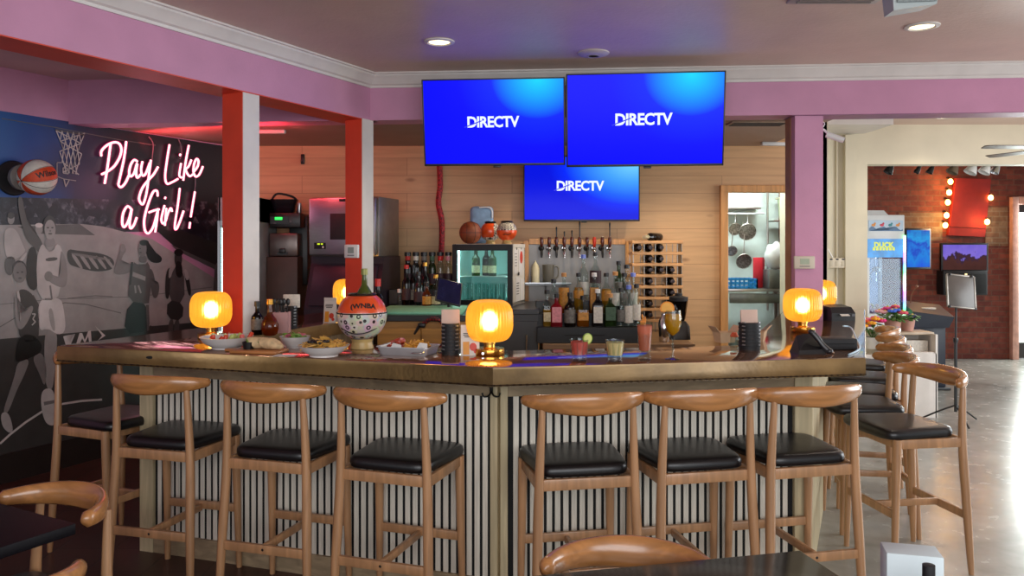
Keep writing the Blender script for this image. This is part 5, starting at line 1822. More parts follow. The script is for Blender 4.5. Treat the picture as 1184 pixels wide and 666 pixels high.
for k, px in enumerate((626.4, 635.2, 643.6, 652.7, 661.5, 670.5, 679.2, 687.6, 696.8, 705.4)):
    q = Vector((at(px, 0, 7.06).x, 7.168, at(0, 287, 7.06).z))
    tall = {2: .09, 5: .14, 9: .13, 3: .05, 4: .06}.get(k, 0)
    r = thing('beer_tap', 'beer tap %s from the left on the steel backsplash' % ordn[k], 'beer tap', q, 0, 'beer taps on the steel backsplash')
    mb = MB()
    mb.tube(curve([(0, 0, 0), (0, -.06, 0), (0, -.095, -.02), (0, -.11, -.07), (0, -.112, -.085)]), [.014] * 5 + [.013] * 5 + [.011] * 7 + [.009] * 7, 0, 12)
    mb.lathe([(.024, 0), (.026, .004), (.018, .01), (0, .01)], 0, 20, M=Matrix.Rotation(PI / 2, 4, 'X'))
    mb.ball((0, -.088, .0), .017, 0)
    mb.obj('faucet', M_chrome if k % 2 else M_black, r)
    MB().lathe([(0, .01), (.008, .01), (.012, .02), (.014, .035), (.017, .06), (.0165, .085), (.011, .1), (0, .101)], 0, 18, c=(0, -.088, .0)).obj('handle', M_taph if k != 7 else mat('red_tap_handle', 'c03018', .3), r)
    if tall:
        MB().lathe([(0, .095), (.006, .095), (.0055, .1 + tall * .5), (.008, .1 + tall * .9), (.004, .1 + tall), (0, .1 + tall)], 0, 12, c=(0, -.088, .0)).obj('handle_finial', M_black, r)
# --- stepped liquor stand with bottles
q0 = Vector((at(680, 0, 6.05).x, 6.0, ZBK))
r = thing('liquor_stand', 'black three-step stand holding the liquor bottles', 'bottle stand', q0)
mb = MB()
for k in range(3):
    mb.box((0, .065 + .13 * k, (.12 + .09 * k) / 2), (.78, .13, .12 + .09 * k), 0, .003)
mb.obj('steps', M_black, r, smooth=0)
MB().box((-.03, -.002, .06), (.3, .003, .006)).obj('front_groove', mat('dark_gap', '050506', .8, var=0), r)
def zstep(k): return ZBK + .12 + .09 * k
liq = [  # px, step, R, h, sq, glass, cap, label, liquid, description
 (632.5, 0, .034, .265, 1, G_clear, C_black, (P_cream, .04, .11), (L_gold, .13), 'pale gold bottle with black cap at the left end of the liquor stand, front step'),
 (643.5, 0, .046, .235, 1, L_red, C_black, (P_pink, .035, .15), None, 'red liqueur bottle with big pink label on the front step'),
 (659, 0, .043, .245, 0, G_dark, C_black, (P_grey, .03, .13), None, 'dark bottle with grey label right of the pink-labelled bottle'),
 (674, 0, .05, .22, 1, G_clear, C_black, (P_gold, .05, .11), (L_amber, .12), 'squat amber whiskey bottle between the grey and white labelled bottles'),
 (691, 0, .044, .27, 1, G_black, C_white, (P_white, .03, .15), None, 'black bottle with bold white label in the middle of the front step'),
 (705.5, 0, .048, .235, 1, G_green, C_cork, (P_green, .05, .15), None, 'green tinted bottle with dark green label on the front step'),
 (718, 0, .033, .28, 0, G_clear, C_black, (P_grey, .04, .13), None, 'slim clear bottle with a grey label on the front step'),
 (727, 0, .034, .3, 0, G_clear, C_blue, (P_white, .03, .16), None, 'clear vodka bottle with tall white label near the right end of the stand'),
 (736, 0, .03, .31, 0, G_clear, C_black, (P_white, .05, .17), None, 'clear bottle at the right end of the front step'),
 (652, 1, .04, .3, 0, G_clear, C_cork, (P_gold, .04, .2), (L_amber, .2), 'tall bottle with orange label and cork on the middle step, left'),
 (669, 1, .038, .3, 0, G_clear, C_black, (P_gold, .12, .18), (L_gold, .2), 'golden tequila bottle with black stopper on the middle step'),
 (687, 1, .042, .3, 1, G_clear, C_white, (P_gold, .03, .2), (L_amber, .2), 'large amber bottle in the centre of the middle step'),
 (701, 1, .037, .3, 0, G_clear, C_black, (P_gold, .1, .18), (L_gold, .19), 'golden bottle with black stopper right of the centre on the middle step'),
 (711.5, 1, .036, .31, 0, G_clear, C_cork, (P_white, .06, .16), None, 'clear bottle with cork stopper on the middle step, right'),
 (722, 1, .034, .3, 0, G_clear, C_black, (P_grey, .06, .16), None, 'clear bottle with grey label at the right of the middle step'),
 (732, 1, .033, .3, 0, G_clear, C_blue, (P_white, .06, .16), None, 'clear bottle with blue cap at the right end of the middle step'),
 (640, 1, .035, .25, 0, G_clear, C_black, (P_grey, .04, .12), None, 'short clear bottle at the left end of the middle step'),
 (674.5, 2, .041, .35, 0, G_clear, C_blue, (P_white, .05, .15), None, 'tall clear bottle with blue-white cap at the back of the stand'),
 (688.5, 2, .045, .37, 0, G_clear, C_black, (P_dark, .14, .24), None, 'tallest clear bottle with dark purple label at the back of the stand'),
 (715.5, 2, .033, .3, 0, G_green, C_black, (P_grey, .05, .15), None, 'slim greenish bottle at the back right of the stand'),
 (724.5, 2, .032, .27, 0, G_clear, C_black, (P_grey, .05, .15), None, 'slim clear bottle at the far right back of the stand'),
]
for px, k, R, h_, sq_, gm, cp, lb_, lq, ds in liq:
    y = 6.065 + .13 * k
    bottle('liquor_bottle', ds, 'bottle', Vector((at(px, 0, y).x, y, zstep(k))), pr_spirit(R, h_, .014, .58), gm, cp, lb_, lq, 'liquor bottles on the black stand', sq=sq_, n=18)
# --- dark bottles on the station, with a riser of taller ones behind
q = Vector((-.72, 6.52, 1.13))
tag(MB().box((0, 0, .06), (.56, .12, .12), 0, .003).obj('bottle_riser', M_black, None, smooth=0, loc=q), 'low black riser behind the dark bottles on the service station', 'shelf')
caps6 = [(P_red, 'dusky red'), (P_white, 'white'), (P_grey, 'grey'), (P_green, 'green'), (C_red, 'bright red'), (P_pink, 'pink')]
for k in range(6):
    px = 471.5 + k * 9.4
    y = 6.52
    gd = [G_dark, G_black, G_dark, G_green, G_clear, G_clear][k]
    o = bottle('mixer_bottle', 'tall bottle with %s neck band in the back row left of the fridge' % caps6[k][1], 'bottle', Vector((at(px, 0, y).x, y, 1.25)), pr_spirit(.032, .29, .02, .6), gd, C_black, (P_dark, .04, .13), None, 'tall bottles in the back row left of the fridge', caph=.03, n=16)
    MB().lathe([(.0215, .235), (.022, .236), (.022, .27), (.0215, .271)], 0, 16).obj('neck_band', caps6[k][0], o)
dk = [(462, 6.3, .022, .12, G_clear, C_white, None, 'tiny clear bottle at the left end of the dark bottles'), (470, 6.28, .036, .31, G_dark, C_red, (P_dark, .05, .14), 'dark bottle with red cap, leftmost tall one beside the grey bin'),
      (478, 6.3, .036, .31, G_dark, C_black, (P_grey, .05, .13), 'dark bottle with grey label second from the left'), (484, 6.2, .036, .26, G_black, C_black, (P_dark, .04, .12), 'short black bottle in front of the tall dark ones'),
      (491.5, 6.28, .038, .33, G_black, C_gold, (P_dark, .05, .12), 'black bottle with gold neck, tallest of the dark row'), (493.5, 6.08, .034, .18, G_amber, C_black, (P_gold, .03, .09), 'short amber bottle with orange label before the gold-necked one'),
      (504, 6.1, .036, .24, G_clear, C_gold, (P_cream, .03, .09), 'clear bottle with gold stopper and cream label beside the tablet'), (512, 6.12, .03, .2, G_clear, C_black, (P_grey, .03, .09), 'small clear bottle half behind the tablet')]
for px, y, R, h_, gm, cp, lb_, ds in dk:
    bottle('spirit_bottle', ds, 'bottle', Vector((at(px, 0, y).x, y, 1.13 if y > 6.12 else 1.13)), pr_spirit(R, h_, .013, .56), gm, cp, lb_, None, 'dark bottles left of the fridge', n=18)
# --- tablet till
q = Vector((at(519, 0, 5.95).x, 5.95, 1.13))
r = thing('till_tablet', 'tilted tablet till screen on a stand left of the glass-front fridge', 'tablet', q, math.radians(28))
MB().lathe([(0, 0), (.06, 0), (.06, .008), (.012, .014), (.012, .06), (0, .06)], 0, 28).obj('stand', M_black, r)
M = Matrix.Translation((0, 0, .13)) @ Matrix.Rotation(-.5, 4, 'X') @ Matrix.Rotation(.3, 4, 'Y')
MB().box((0, 0, 0), (.2, .014, .2), 0, .004, M=M).obj('tablet_body', M_black, r)
o = MB().box((0, -.0078, 0), (.18, .001, .18), 0, M=M).obj('screen', mat('dim_violet_screen', '14142c', .12, var=.3, scale=14, emit='3a3a80', estr=.06), r, smooth=0)
# --- soda gun hose by the service station
q = Vector((at(500, 0, 5.3).x, 5.3, 0))
r = thing('soda_gun', 'soda gun with red-striped hose hanging at the service station', 'soda gun', Vector((at(505, 0, 5.36).x, 5.36, 1.1)))
MB().tube(curve([(-.09, 0, -.02), (-.03, -.02, .015), (.03, -.03, .0), (.06, -.03, -.06), (.05, -.03, -.14), (.0, -.02, -.22)]), .014, 0, 10).obj('hose', brickmat('red_striped_hose', 'a02a2a', '8a2424', '202022', .02, .02, .004, .5, bump=0), r)
MB().tube(curve([(.05, -.04, -.02), (.07, -.05, -.1), (.03, -.05, -.2), (-.03, -.05, -.25)]), .006, 0, 8).obj('tube_line', C_white, r)
mb = MB(); mb.box((-.1, -.005, -.03), (.05, .06, .03), 0, .008); mb.tube([(-.12, -.01, -.04), (-.15, -.015, -.09)], [.012, .007]); mb.obj('nozzle', M_black, r)
# --- red garland on the wall
YW = YB - .03
tag(MB().tube(curve([(at(508, 0, YW).x, YW, at(0, 188, YW).z), (at(509, 0, YW).x, YW, at(0, 215, YW).z), (at(507, 0, YW).x, YW, at(0, 235, YW).z), (at(511, 0, YW).x, YW, at(0, 258, YW).z), (at(510, 0, YW).x, YW, at(0, 300, YW).z)]), .026, 0, 10).obj('red_garland', mat('red_tinsel', 'b51d2c', .45, var=.6, scale=70, bump=.8, bscale=90)), 'red sparkling garland hanging down the plank wall under the left screen', 'garland')
# --- wine rack
YR = 6.9
wx = [at(px, 0, YR).x for px in (736.4, 749, 761.4, 773.8)]
wz = [at(0, 286.5 + 12.75 * k, YR).z for k in range(7)]
dxw, dzw = wx[1] - wx[0], wz[0] - wz[1]
rz0 = wz[-1] - dzw / 2
r = thing('wine_rack', 'wooden lattice wine rack of seven rows on the plank wall', 'wine rack', (wx[0] - dxw / 2, YR - .1, ZBK))
M_rack = wood('rack_pine', 'cf9a62', .75, .5, axis='x')
W4 = dxw * 4.4
mb = MB()
for k in range(8):
    z = wz[0] + dzw / 2 - k * dzw - ZBK
    for y in (0., .2):
        mb.box((W4 / 2, y, z), (W4 + .02, .022, .026), 0, .003, seg=1)
mb.obj('rail', M_rack, r, smooth=0)
mb = MB()
for k in range(8):
    for c in range(5):
        z = wz[0] + dzw / 2 - k * dzw - ZBK
        mb.box((c * dxw + .001, .1, z), (.02, .22, .026), 0, .003, seg=1)
mb.obj('cross_rail', M_rack, r, smooth=0)
mb = MB()
for c in range(5):
    for y in (-.004, .204):
        mb.box((c * dxw, y, (wz[0] + dzw / 2 - ZBK) / 2), (.006, .003, wz[0] + dzw / 2 - ZBK))
mb.box((W4, 0.1, (wz[0] + dzw / 2 - ZBK) / 2), (.004, .2, wz[0] + dzw / 2 - ZBK))
mb.obj('metal_strip', mat('galvanised_strip', '8f8d88', .35, .8), r, smooth=0)
fill = {0: (0, 1, 2), 1: (1, 2), 2: (1, 2, 3), 3: (1, 3), 4: (1, 3), 5: (1, 3), 6: (0, 1)}
wb0 = thing('wine_bottle', '', 'bottle')
Mx = Matrix.Rotation(PI / 2, 4, 'X')
mb = MB(); mb.lathe([(0, -.14)] + [(a, z - .14) for a, z in pr_wine(.037, .29)], 0, 20, M=Mx); mb.obj('bottle_body', G_black, wb0, smooth=50)
MB().lathe([(.0165, .08), (.0175, .1), (.0175, .153), (0, .154)], 0, 14, M=Mx).obj('foil', mat('dark_foil', '30282a', .3, .6), wb0)
rowsn = ['top', 'second', 'third', 'fourth', 'fifth', 'sixth', 'bottom']; coln = ['first', 'second', 'third', 'fourth']
first = True
for k, cs in fill.items():
    for c in cs:
        o = wb0 if first else dup(wb0)
        first = False
        o.location = (wx[c], YR, wz[k] - dzw / 2 + .05)
        o['label'] = 'dark wine bottle lying in the %s row, %s column of the wooden rack' % (rowsn[k], coln[c])
        o['group'] = 'wine bottles in the rack'
q = Vector((wx[1] + .02, YR - .06, wz[0] + dzw / 2 + .009 + .036))
o = thing('wine_bottle', 'wine bottle with pale foil lying on top of the wooden rack', 'bottle', q, math.radians(-40))
MB().lathe([(0, -.14)] + [(a, z - .14) for a, z in pr_wine(.036, .26)], 0, 20, M=Mx).obj('bottle_body', G_black, o, smooth=50)
MB().lathe([(.0165, .05), (.0175, .06), (.0175, .122), (0, .124)], 0, 14, M=Mx).obj('foil', mat('pale_foil', 'c9c2a0', .35, .4), o)
# chrome shaker next to the rack
q = Vector((at(768, 0, 6.1).x, 6.1, ZBK))
r = thing('cocktail_shaker', 'chrome cocktail shaker behind the goblet', 'shaker', q)
MB().lathe([(0, 0), (.038, 0), (.04, .006), (.046, .14), (.044, .145), (0, .145)], 0, 28).obj('tin', M_chrome, r)
MB().lathe([(.044, .145), (.04, .165), (.022, .195), (.02, .215), (0, .22)], 0, 28).obj('strainer_top', M_chrome, r)
q = Vector((at(783, 0, 6.35).x, 6.3, ZBK))
r = thing('blender_base', 'black blender jug behind the goblet on the back counter', 'blender', q)
MB().loft([rr_rect(.17, .17, 0, .4), rr_rect(.16, .16, .1, .4), rr_rect(.11, .11, .14, .5)]).obj('motor_base', M_black, r)
MB().lathe([(.045, .14), (.055, .16), (.075, .3), (.07, .3), (.05, .16), (0, .15)], 0, 8).obj('jug', glass('smoked_jug', '4a4a4c', .5, solid=.4, sc='202022'), r)
MB().lathe([(.074, .3), (.076, .33), (.03, .34), (.03, .36), (0, .36)], 0, 16).obj('lid', M_blackm, r)
# --- ice machine on its bin
im = thing('ice_machine', 'steel ice machine with dark square front panel behind the middle red column', 'ice machine', (at(395, 0, 6.35).x, 6.42, 1.52), math.radians(-14))
iw, idp, ih = .6, .44, .48
MB().box((0, idp / 2 + .01, ih / 2), (iw, idp - .02, ih), 0, .006).obj('cabinet_shell', mat('dull_steel', '9a9690', .38, .85, var=.1), im, smooth=30)
MB().box((0, -.012, ih / 2), (iw - .02, .044, ih - .015), 0, .012).obj('front_panel', M_steel, im)
MB().box((.0, -.036, ih * .5), (.2, .006, .21), 0, .002).obj('vent_panel', mat('dark_vent', '2a2628', .5), im)
mb = MB(); mb.box((-.19, -.036, .085), (.1, .006, .05)); mb.box((-.2, -.04, .1), (.022, .003, .01), 1); mb.box((-.17, -.04, .1), (.016, .003, .01), 1); mb.box((-.16, -.04, .075), (.014, .003, .018), 2)
mb.obj('control_panel', [M_black, emis('yellow_green_led', 'c8e020', 1.5), C_white], im, smooth=0)
mb = MB(); mb.box((.05, -.037, ih - .028), (.14, .003, .02)); mb.ball((.26, -.036, .25), .013, 0, (1, .4, 1)); mb.obj('badge', M_black, im)
bn = thing('ice_bin', 'dark ice bin with sloped hatch under the ice machine', 'ice bin', (at(395, 0, 6.35).x, 6.42, 0), math.radians(-14))
mb = MB()
mb.bm = bmesh.new()
prof = [(.0, 0), (.42, 0), (.42, 1.52), (.06, 1.52), (.06, 1.46), (-.06, 1.1), (-.06, .1), (0, .1)]
mb.prism(prof, -.32, .32)
mb.bm.transform(Matrix(((0, 0, 1, 0), (1, 0, 0, 0), (0, 1, 0, 0), (0, 0, 0, 1))))
bmesh.ops.recalc_face_normals(mb.bm, faces=mb.bm.faces)
mb.obj('bin_body', mat('dark_plum_plastic', '2f2530', .4, var=.06), bn, smooth=0)
M = Matrix.Translation((0, -.002, 1.28)) @ Matrix.Rotation(-.32, 4, 'X')
MB().box((0, -.006, 0), (.56, .016, .34), 0, .006, M=M).obj('hatch', mat('dark_plum_hatch', '392c3a', .35, var=.05), bn)
MB().box((0, -.02, -.13), (.2, .018, .02), 0, .004, M=M).obj('hatch_handle', M_black, bn)
# tall brewer to the left, cooler behind the column
q = Vector((at(330, 0, 6.75).x, 6.74, 0))
r = thing('tea_brewer', 'tall black tea brewer with green display left of the ice machine', 'tea brewer', q, .05)
def zz(py, Y=6.7): return at(0, py, Y).z
mb = MB(); mb.box((0, .17, (zz(246) + zz(263)) / 2), (.26, .36, zz(246) - zz(263)), 0, .008); mb.box((.07, .27, zz(290)), (.16, .16, .6), 0, .006)
mb.obj('brewer_body', M_black, r)
mb = MB(); mb.box((-.045, -.014, zz(254.5)), (.15, .006, .06)); mb.box((-.05, -.019, zz(252.5)), (.06, .003, .022), 1); mb.box((.05, -.019, zz(256)), (.018, .003, .018), 2); mb.box((-.08, -.019, zz(258)), (.02, .003, .008), 2)
mb.obj('control_panel', [mat('dark_panel', '1c1a1c', .3), emis('green_display', '28f050', 2.2), mat('grey_buttons', '55555a', .4)], r, smooth=0)
MB().box((-.015, .1, zz(283)), (.24, .2, zz(270) - zz(297)), 0, .012).obj('dispenser_urn', mat('urn_grey', '6d6460', .3, .7), r)
mb = MB(); mb.box((-.02, -.01, zz(290)), (.05, .04, .04), 0, .006); mb.box((-.02, -.005, zz(293)), (.09, .01, .02)); mb.obj('tap', M_black, r)
MB().box((-.02, .16, zz(297) / 2), (.26, .38, zz(297)), 0, .006).obj('stand_cabinet', mat('brown_laminate', '4a3a30', .5, var=.1), r)
q = q + Vector((-.02, .16, zz(246)))
r = thing('black_pitcher', 'black plastic tub on top of the tea brewer', 'tub', q + Vector((-.03, 0, 0)), .2)
MB().loft([rr_rect(.14, .14, 0, .3), rr_rect(.17, .17, .02, .3), rr_rect(.23, .22, .12, .3), rr_rect(.22, .21, .12, .3), rr_rect(.16, .16, .02, .3)]).obj('tub_body', mat('navy_black_plastic', '14141c', .25), r)
MB().tube(curve([(-.11, 0, .11), (-.06, -.02, .17), (.06, -.02, .15), (.11, 0, .11)]), .01).obj('handle', M_black, r)
r = thing('steel_cup', 'small steel cup beside the black tub on the tea brewer', 'cup', q + Vector((.115, -.06, 0)))
MB().lathe([(0, 0), (.022, 0), (.024, .004), (.016, .09), (.014, .09), (.02, .006), (0, .006)], 0, 20).obj('cup_body', M_steel, r)
q = Vector((-2.235, 6.5, 0))
cl = thing('glass_door_cooler', 'tall glass-door cooler mostly hidden behind the left red column', 'cooler', q)
cl.scale = (.58, 1, 1)
mb = MB(); mb.box((0, .5, 1.0), (.56, .03, 2.0)); mb.box((-.27, .25, 1.0), (.03, .5, 2.0)); mb.box((.265, .25, 1.0), (.03, .5, 2.0)); mb.box((0, .25, 1.9), (.56, .5, .2), 0); mb.box((0, .25, .1), (.56, .5, .2))
mb.obj('cabinet_shell', [mat('cooler_grey', '9aa0a0', .4)], cl, smooth=0)
mb = MB(); mb.box((0, .48, 1.0), (.5, .01, 1.6)); mb.obj('liner', M_liner, cl, smooth=0)
mb = MB(); mb.box((.245, .03, 1.0), (.012, .012, 1.5)); mb.box((-.245, .03, 1.0), (.012, .012, 1.5)); mb.obj('led_strip', emis('cool_led', 'c8f6f2', 16.), cl, smooth=0)
mb = MB()
for z in (.6, 1.0, 1.4): mb.box((0, .25, z), (.5, .42, .008))
mb.obj('shelf', mat('white_wire_shelf', 'd8e6e4', .4), cl, smooth=0)
mb = MB(); mb.box((-.26, -.01, 1.0), (.035, .03, 1.62)); mb.box((.26, -.01, 1.0), (.035, .03, 1.62)); mb.box((0, -.01, 1.79), (.5, .03, .04)); mb.box((0, -.01, .21), (.5, .03, .04))
dd = mb.obj('door', M_steel, cl, smooth=0)
MB().box((0, -.005, 1.0), (.49, .006, 1.56)).obj('glass_pane', glass('fridge_glass', 'eef6f5', .25), dd, smooth=0)
# --- thermostats
def stat(q, label, w, hh, screen, rz=0.):
    r = thing('thermostat', label, 'thermostat', q, rz)
    MB().box((0, 0, 0), (w, .022, hh), 0, .005).obj('case', C_white if screen else mat('beige_plastic', 'c9bfae', .45, var=.03), r)
    MB().box((0, -.0118, hh * .08), (w * .45, .002, hh * .45)).obj('display', mat('grey_lcd', '8d9a94', .2, var=.05) if screen else mat('green_lcd', 'a5b09a', .2, var=.05), r, smooth=0)
    MB().box((0, -.0118, -hh * .3), (w * .5, .002, hh * .06)).obj('button', mat('grey_buttons', '55555a', .4), r, smooth=0)
ang = math.atan2(-ld.x, ld.y)
p_ = at(407, 290.5, 5.52)
stat(Vector((p_.x + .01, 5.5, p_.z)) + Vector((-ld.x, -ld.y, 0)) * .012 + Vector((0, .03, 0)) * 0, 'white square thermostat on the middle red column', .115, .092, True, ang)
p_ = at(930, 303.5, 5.38)
stat(Vector((p_.x, 5.384, p_.z)), 'beige thermostat with green display on the right pink column', .14, .086, False)
# --- wall and ceiling bits of the back bar
p_ = at(312, 146, 6.0)
o = tag(MB().box((0, 0, 0), (.24, .05, .03), 0, .006).obj('strip_light', mat('unlit_tube_light', 'cfcfcc', .4, var=.03), None, loc=(at(312, 0, 6.2).x, 6.2, ZK - .016)), 'short unlit strip light on the back bar ceiling between the red columns', 'ceiling light')
o = tag(MB().box((0, 0, 0), (.28, .06, .03), 0, .006).obj('strip_light', mat('unlit_tube_light', 'cfcfcc', .4, var=.03), None, loc=(at(900, 0, 6.9).x, 6.95, ZK - .016), rz=.1), 'short unlit strip light above the kitchen doorway', 'ceiling light')
r = thing('ceiling_vent', 'flat louvred vent in the back bar ceiling right of the screens', 'vent', (at(878, 0, 5.8).x, 5.85, ZK))
MB().box((0, 0, -.006), (.42, .18, .012), 0, .003).obj('frame', mat('tan_vent_metal', 'a08a74', .5), r)
mb = MB()
for k in range(6): mb.box((0, -.065 + k * .026, -.014), (.38, .012, .004), 0, M=Matrix.Identity(4))
mb.obj('louvre', mat('dark_vent', '2a2628', .5), r, smooth=0)
r = thing('wall_hook', 'small black hook on the plank wall above the tea brewer', 'hook', at(350, 184, YB - .01))
MB().box((0, 0, 0), (.03, .02, .09), 0, .004).obj('plate', M_black, r)
MB().tube(curve([(0, -.01, -.02), (0, -.04, -.04), (0, -.045, -.01)]), .006).obj('prong', M_black, r)
# --- kitchen things seen through the doorway
def kx(px, Y): return at(px, 0, Y).x
Yk = 8.3
q = Vector((kx(872, Yk), Yk, 0))
r = thing('prep_table', 'steel prep table in the kitchen doorway', 'table', q)
zt2 = at(0, 334, Yk).z
MB().box((0, .3, zt2 - .015), (.9, .6, .03), 0, .003).obj('tabletop', M_steel, r)
for sx_ in (-.4, .4):
    for yy in (.05, .55):
        MB().box((sx_, yy, (zt2 - .03) / 2), (.045, .045, zt2 - .03), 0, .004).obj('leg', M_steel, r)
MB().box((0, .3, zt2 - .55), (.84, .52, .025)).obj('under_shelf', M_steel, r)
MB().box((.05, .02, zt2 - .1), (.6, .03, .1), 0, .004).obj('drawer', mat('grey_steel_drawer', '6f7674', .4, .6), r)
r = thing('dish_rack', 'bright blue plastic dish rack on the kitchen prep table', 'dish rack', Vector((kx(856, Yk), Yk + .18, zt2)))
mb = MB()
w_, d_, hh = .37, .3, .105
for s_ in (-1, 1):
    for z in (.008, .05, .095): mb.box((0, s_ * d_ / 2, z), (w_, .012, .016)); mb.box((s_ * w_ / 2, 0, z), (.012, d_, .016))
    for k in range(9): mb.box((-w_ / 2 + w_ * k / 8, s_ * d_ / 2, hh / 2), (.012, .012, hh))
    for k in range(7): mb.box((s_ * w_ / 2, -d_ / 2 + d_ * k / 6, hh / 2), (.012, .012, hh))
for k in range(8): mb.box((-w_ / 2 + w_ * k / 7, 0, .006), (.012, d_, .01))
mb.obj('rack_body', mat('sky_blue_plastic', '1c8fd8', .4, var=.04), r, smooth=0)
for px, tt, lb in ((883, .0, 'red cutting board standing upright in the kitchen'), (889, .05, 'darker red cutting board leaning behind the first in the kitchen')):
    zc_ = at(0, 298, Yk).z
    o = MB().box((0, 0, (zc_ - zt2) / 2), (.1, .02, zc_ - zt2), 0, .006).obj('cutting_board', mat('red_poly_%d' % px, 'c02434' if px < 885 else '7d2028', .45, var=.05), None, loc=(kx(px, Yk), Yk + .2 + tt * 2, zt2))
    tag(o, lb, 'cutting board')
mb = MB(); mb.ball((0, 0, .15), .1, 0, (1.05, .8, 1.45), 20, 14)
for v in mb.bm.verts: v.co *= 1 + .07 * math.sin(v.co.x * 60) * math.cos(v.co.z * 45)
tag(mb.obj('plastic_bag', mat('translucent_white_bag', 'd3d8d8', .35, var=.05), None, loc=(kx(899, Yk), Yk + .1, zt2 + .19), smooth=60), 'white plastic bag bulging beside the red cutting boards', 'bag')
tag(MB().box((0, 0, .1), (.14, .2, .2), 0, .01).obj('steel_container', mat('grey_steel_drawer', '6f7674', .4, .6), None, loc=(kx(897, Yk), Yk + .1, zt2)), 'grey container under the white bag on the prep table', 'container')
Yp = 8.95
q = Vector((kx(857, Yp), Yp, at(0, 241, Yp).z))
r = thing('pot_rail', 'steel shelf and rail on the kitchen wall with hanging strainers', 'rail', q)
MB().box((0, .05, 0), (.4, .26, .02), 0, .003).obj('shelf_plate', M_steel, r)
MB().tube([(-.2, -.06, -.06), (.24, -.06, -.06)], .008).obj('rail_bar', M_steel, r)
def strainer(px, py, R, hang, label):
    q = at(px, py, 8.86)
    r = thing('hanging_strainer', label, 'strainer', q, 0, 'strainers hanging in the kitchen')
    M = Matrix.Rotation(-PI / 2 - .25, 4, 'X')
    mb = MB(); mb.lathe([(R, 0), (R * 1.04, .004), (R, .008), (R * .85, -R * .45), (R * .5, -R * .75), (0, -R * .85)], 0, 24, M=Matrix.Rotation(PI / 2 + .3, 4, 'X'))
    mb.obj('bowl', mat('mesh_steel', 'a9a49a', .32, .9, var=.4, scale=60), r)
    MB().tube(curve([(0, .0, R), (.01, .01, R + hang * .5), (.0, .02, R + hang)]), .006).obj('handle', M_steel, r)
strainer(850, 265, .07, .1, 'left round strainer hanging under the kitchen shelf')
strainer(864, 268, .095, .1, 'large wire strainer hanging right of the first')
strainer(846, 290, .06, .25, 'small ladle strainer hanging low on the left')
strainer(860, 302, .085, .35, 'steel scoop hanging lowest over the blue rack')
q = Vector((kx(908, 8.9), 8.86, at(0, 256, 8.95).z))
r = thing('kitchen_shelf', 'wire shelf on the right of the kitchen wall', 'shelf', q)
MB().box((.08, .03, 0), (.5, .26, .015)).obj('shelf_plate', M_steel, r)
MB().tube([(-.18, .1, .5), (-.18, .1, -1.0)], .012).obj('upright', M_steel, r)
MB().box((.0, .03, -.5), (.42, .26, .015)).obj('lower_shelf', M_steel, r)
for dz, lb, gr in ((.0, 'pale green food tub on the upper kitchen shelf', 0), (-.5, 'pale green food tub on the lower kitchen shelf', 0)):
    r2 = thing('food_tub', lb, 'tub', q + Vector((.07, .02, dz + .008)))
    MB().loft([rr_rect(.24, .2, 0, .3), rr_rect(.28, .24, .24, .3)]).obj('tub_body', mat('pale_green_tub', 'c9d8b0', .4, var=.03), r2)
    MB().box((0, 0, .25), (.3, .26, .02), 0, .006).obj('tub_lid', mat('cream_lid', 'd9d8b8', .4, var=.03), r2)
q = Vector((kx(846, 7.6), 7.5, 0))
# hand bottles hanging at the door jamb
for k, pz in enumerate((238, 250, 262, 278)):
    pass
# ================================================================= TVs
def screen_mat(name, kind):
    m, t, p, o = nt(name)
    N, L = t.nodes, t.links
    tc = N.new('ShaderNodeTexCoord')
    mp = N.new('ShaderNodeMapping')
    ds = N.new('ShaderNodeVectorMath'); ds.operation = 'LENGTH'
    r = N.new('ShaderNodeValToRGB'); e = r.color_ramp.elements
    if kind == 'glow':                          # blue screen with a cyan light in the top right corner
        mp.inputs['Location'].default_value = (-.56, 0, -.62); mp.inputs['Scale'].default_value = (1.9, 1, 2.2)
        e[0].position = .0; e[0].color = lin('00c8f0'); e[1].position = 1; e[1].color = lin('0204f0')
        k = e.new(.3); k.color = lin('0090ff'); k = e.new(.58); k.color = lin('0020ff')
    else:                                       # light wash over the right half, deep blue on the left
        mp.inputs['Location'].default_value = (-.52, 0, -.42); mp.inputs['Scale'].default_value = (1.15, 1, 1.9)
        e[0].position = .0; e[0].color = lin('6cc4f2'); e[1].position = .86; e[1].color = lin('0412d0')
        k = e.new(.3); k.color = lin('3f96ee'); k = e.new(.55); k.color = lin('1a5ce6'); k = e.new(.7); k.color = lin('0626e8')
    L.new(tc.outputs['Object'], mp.inputs['Vector'])
    L.new(mp.outputs['Vector'], ds.inputs[0])
    L.new(ds.outputs['Value'], r.inputs['Fac'])
    L.new(r.outputs['Color'], p.inputs['Emission Color'])
    p.inputs['Emission Strength'].default_value = 1.25
    p.inputs['Base Color'].default_value = (.004, .004, .006, 1)
    p.inputs['Roughness'].default_value = .2
    p.inputs['Specular IOR Level'].default_value = .06
    return m
M_logo = emis('screen_logo_white', 'e8f2ff', 1.1)
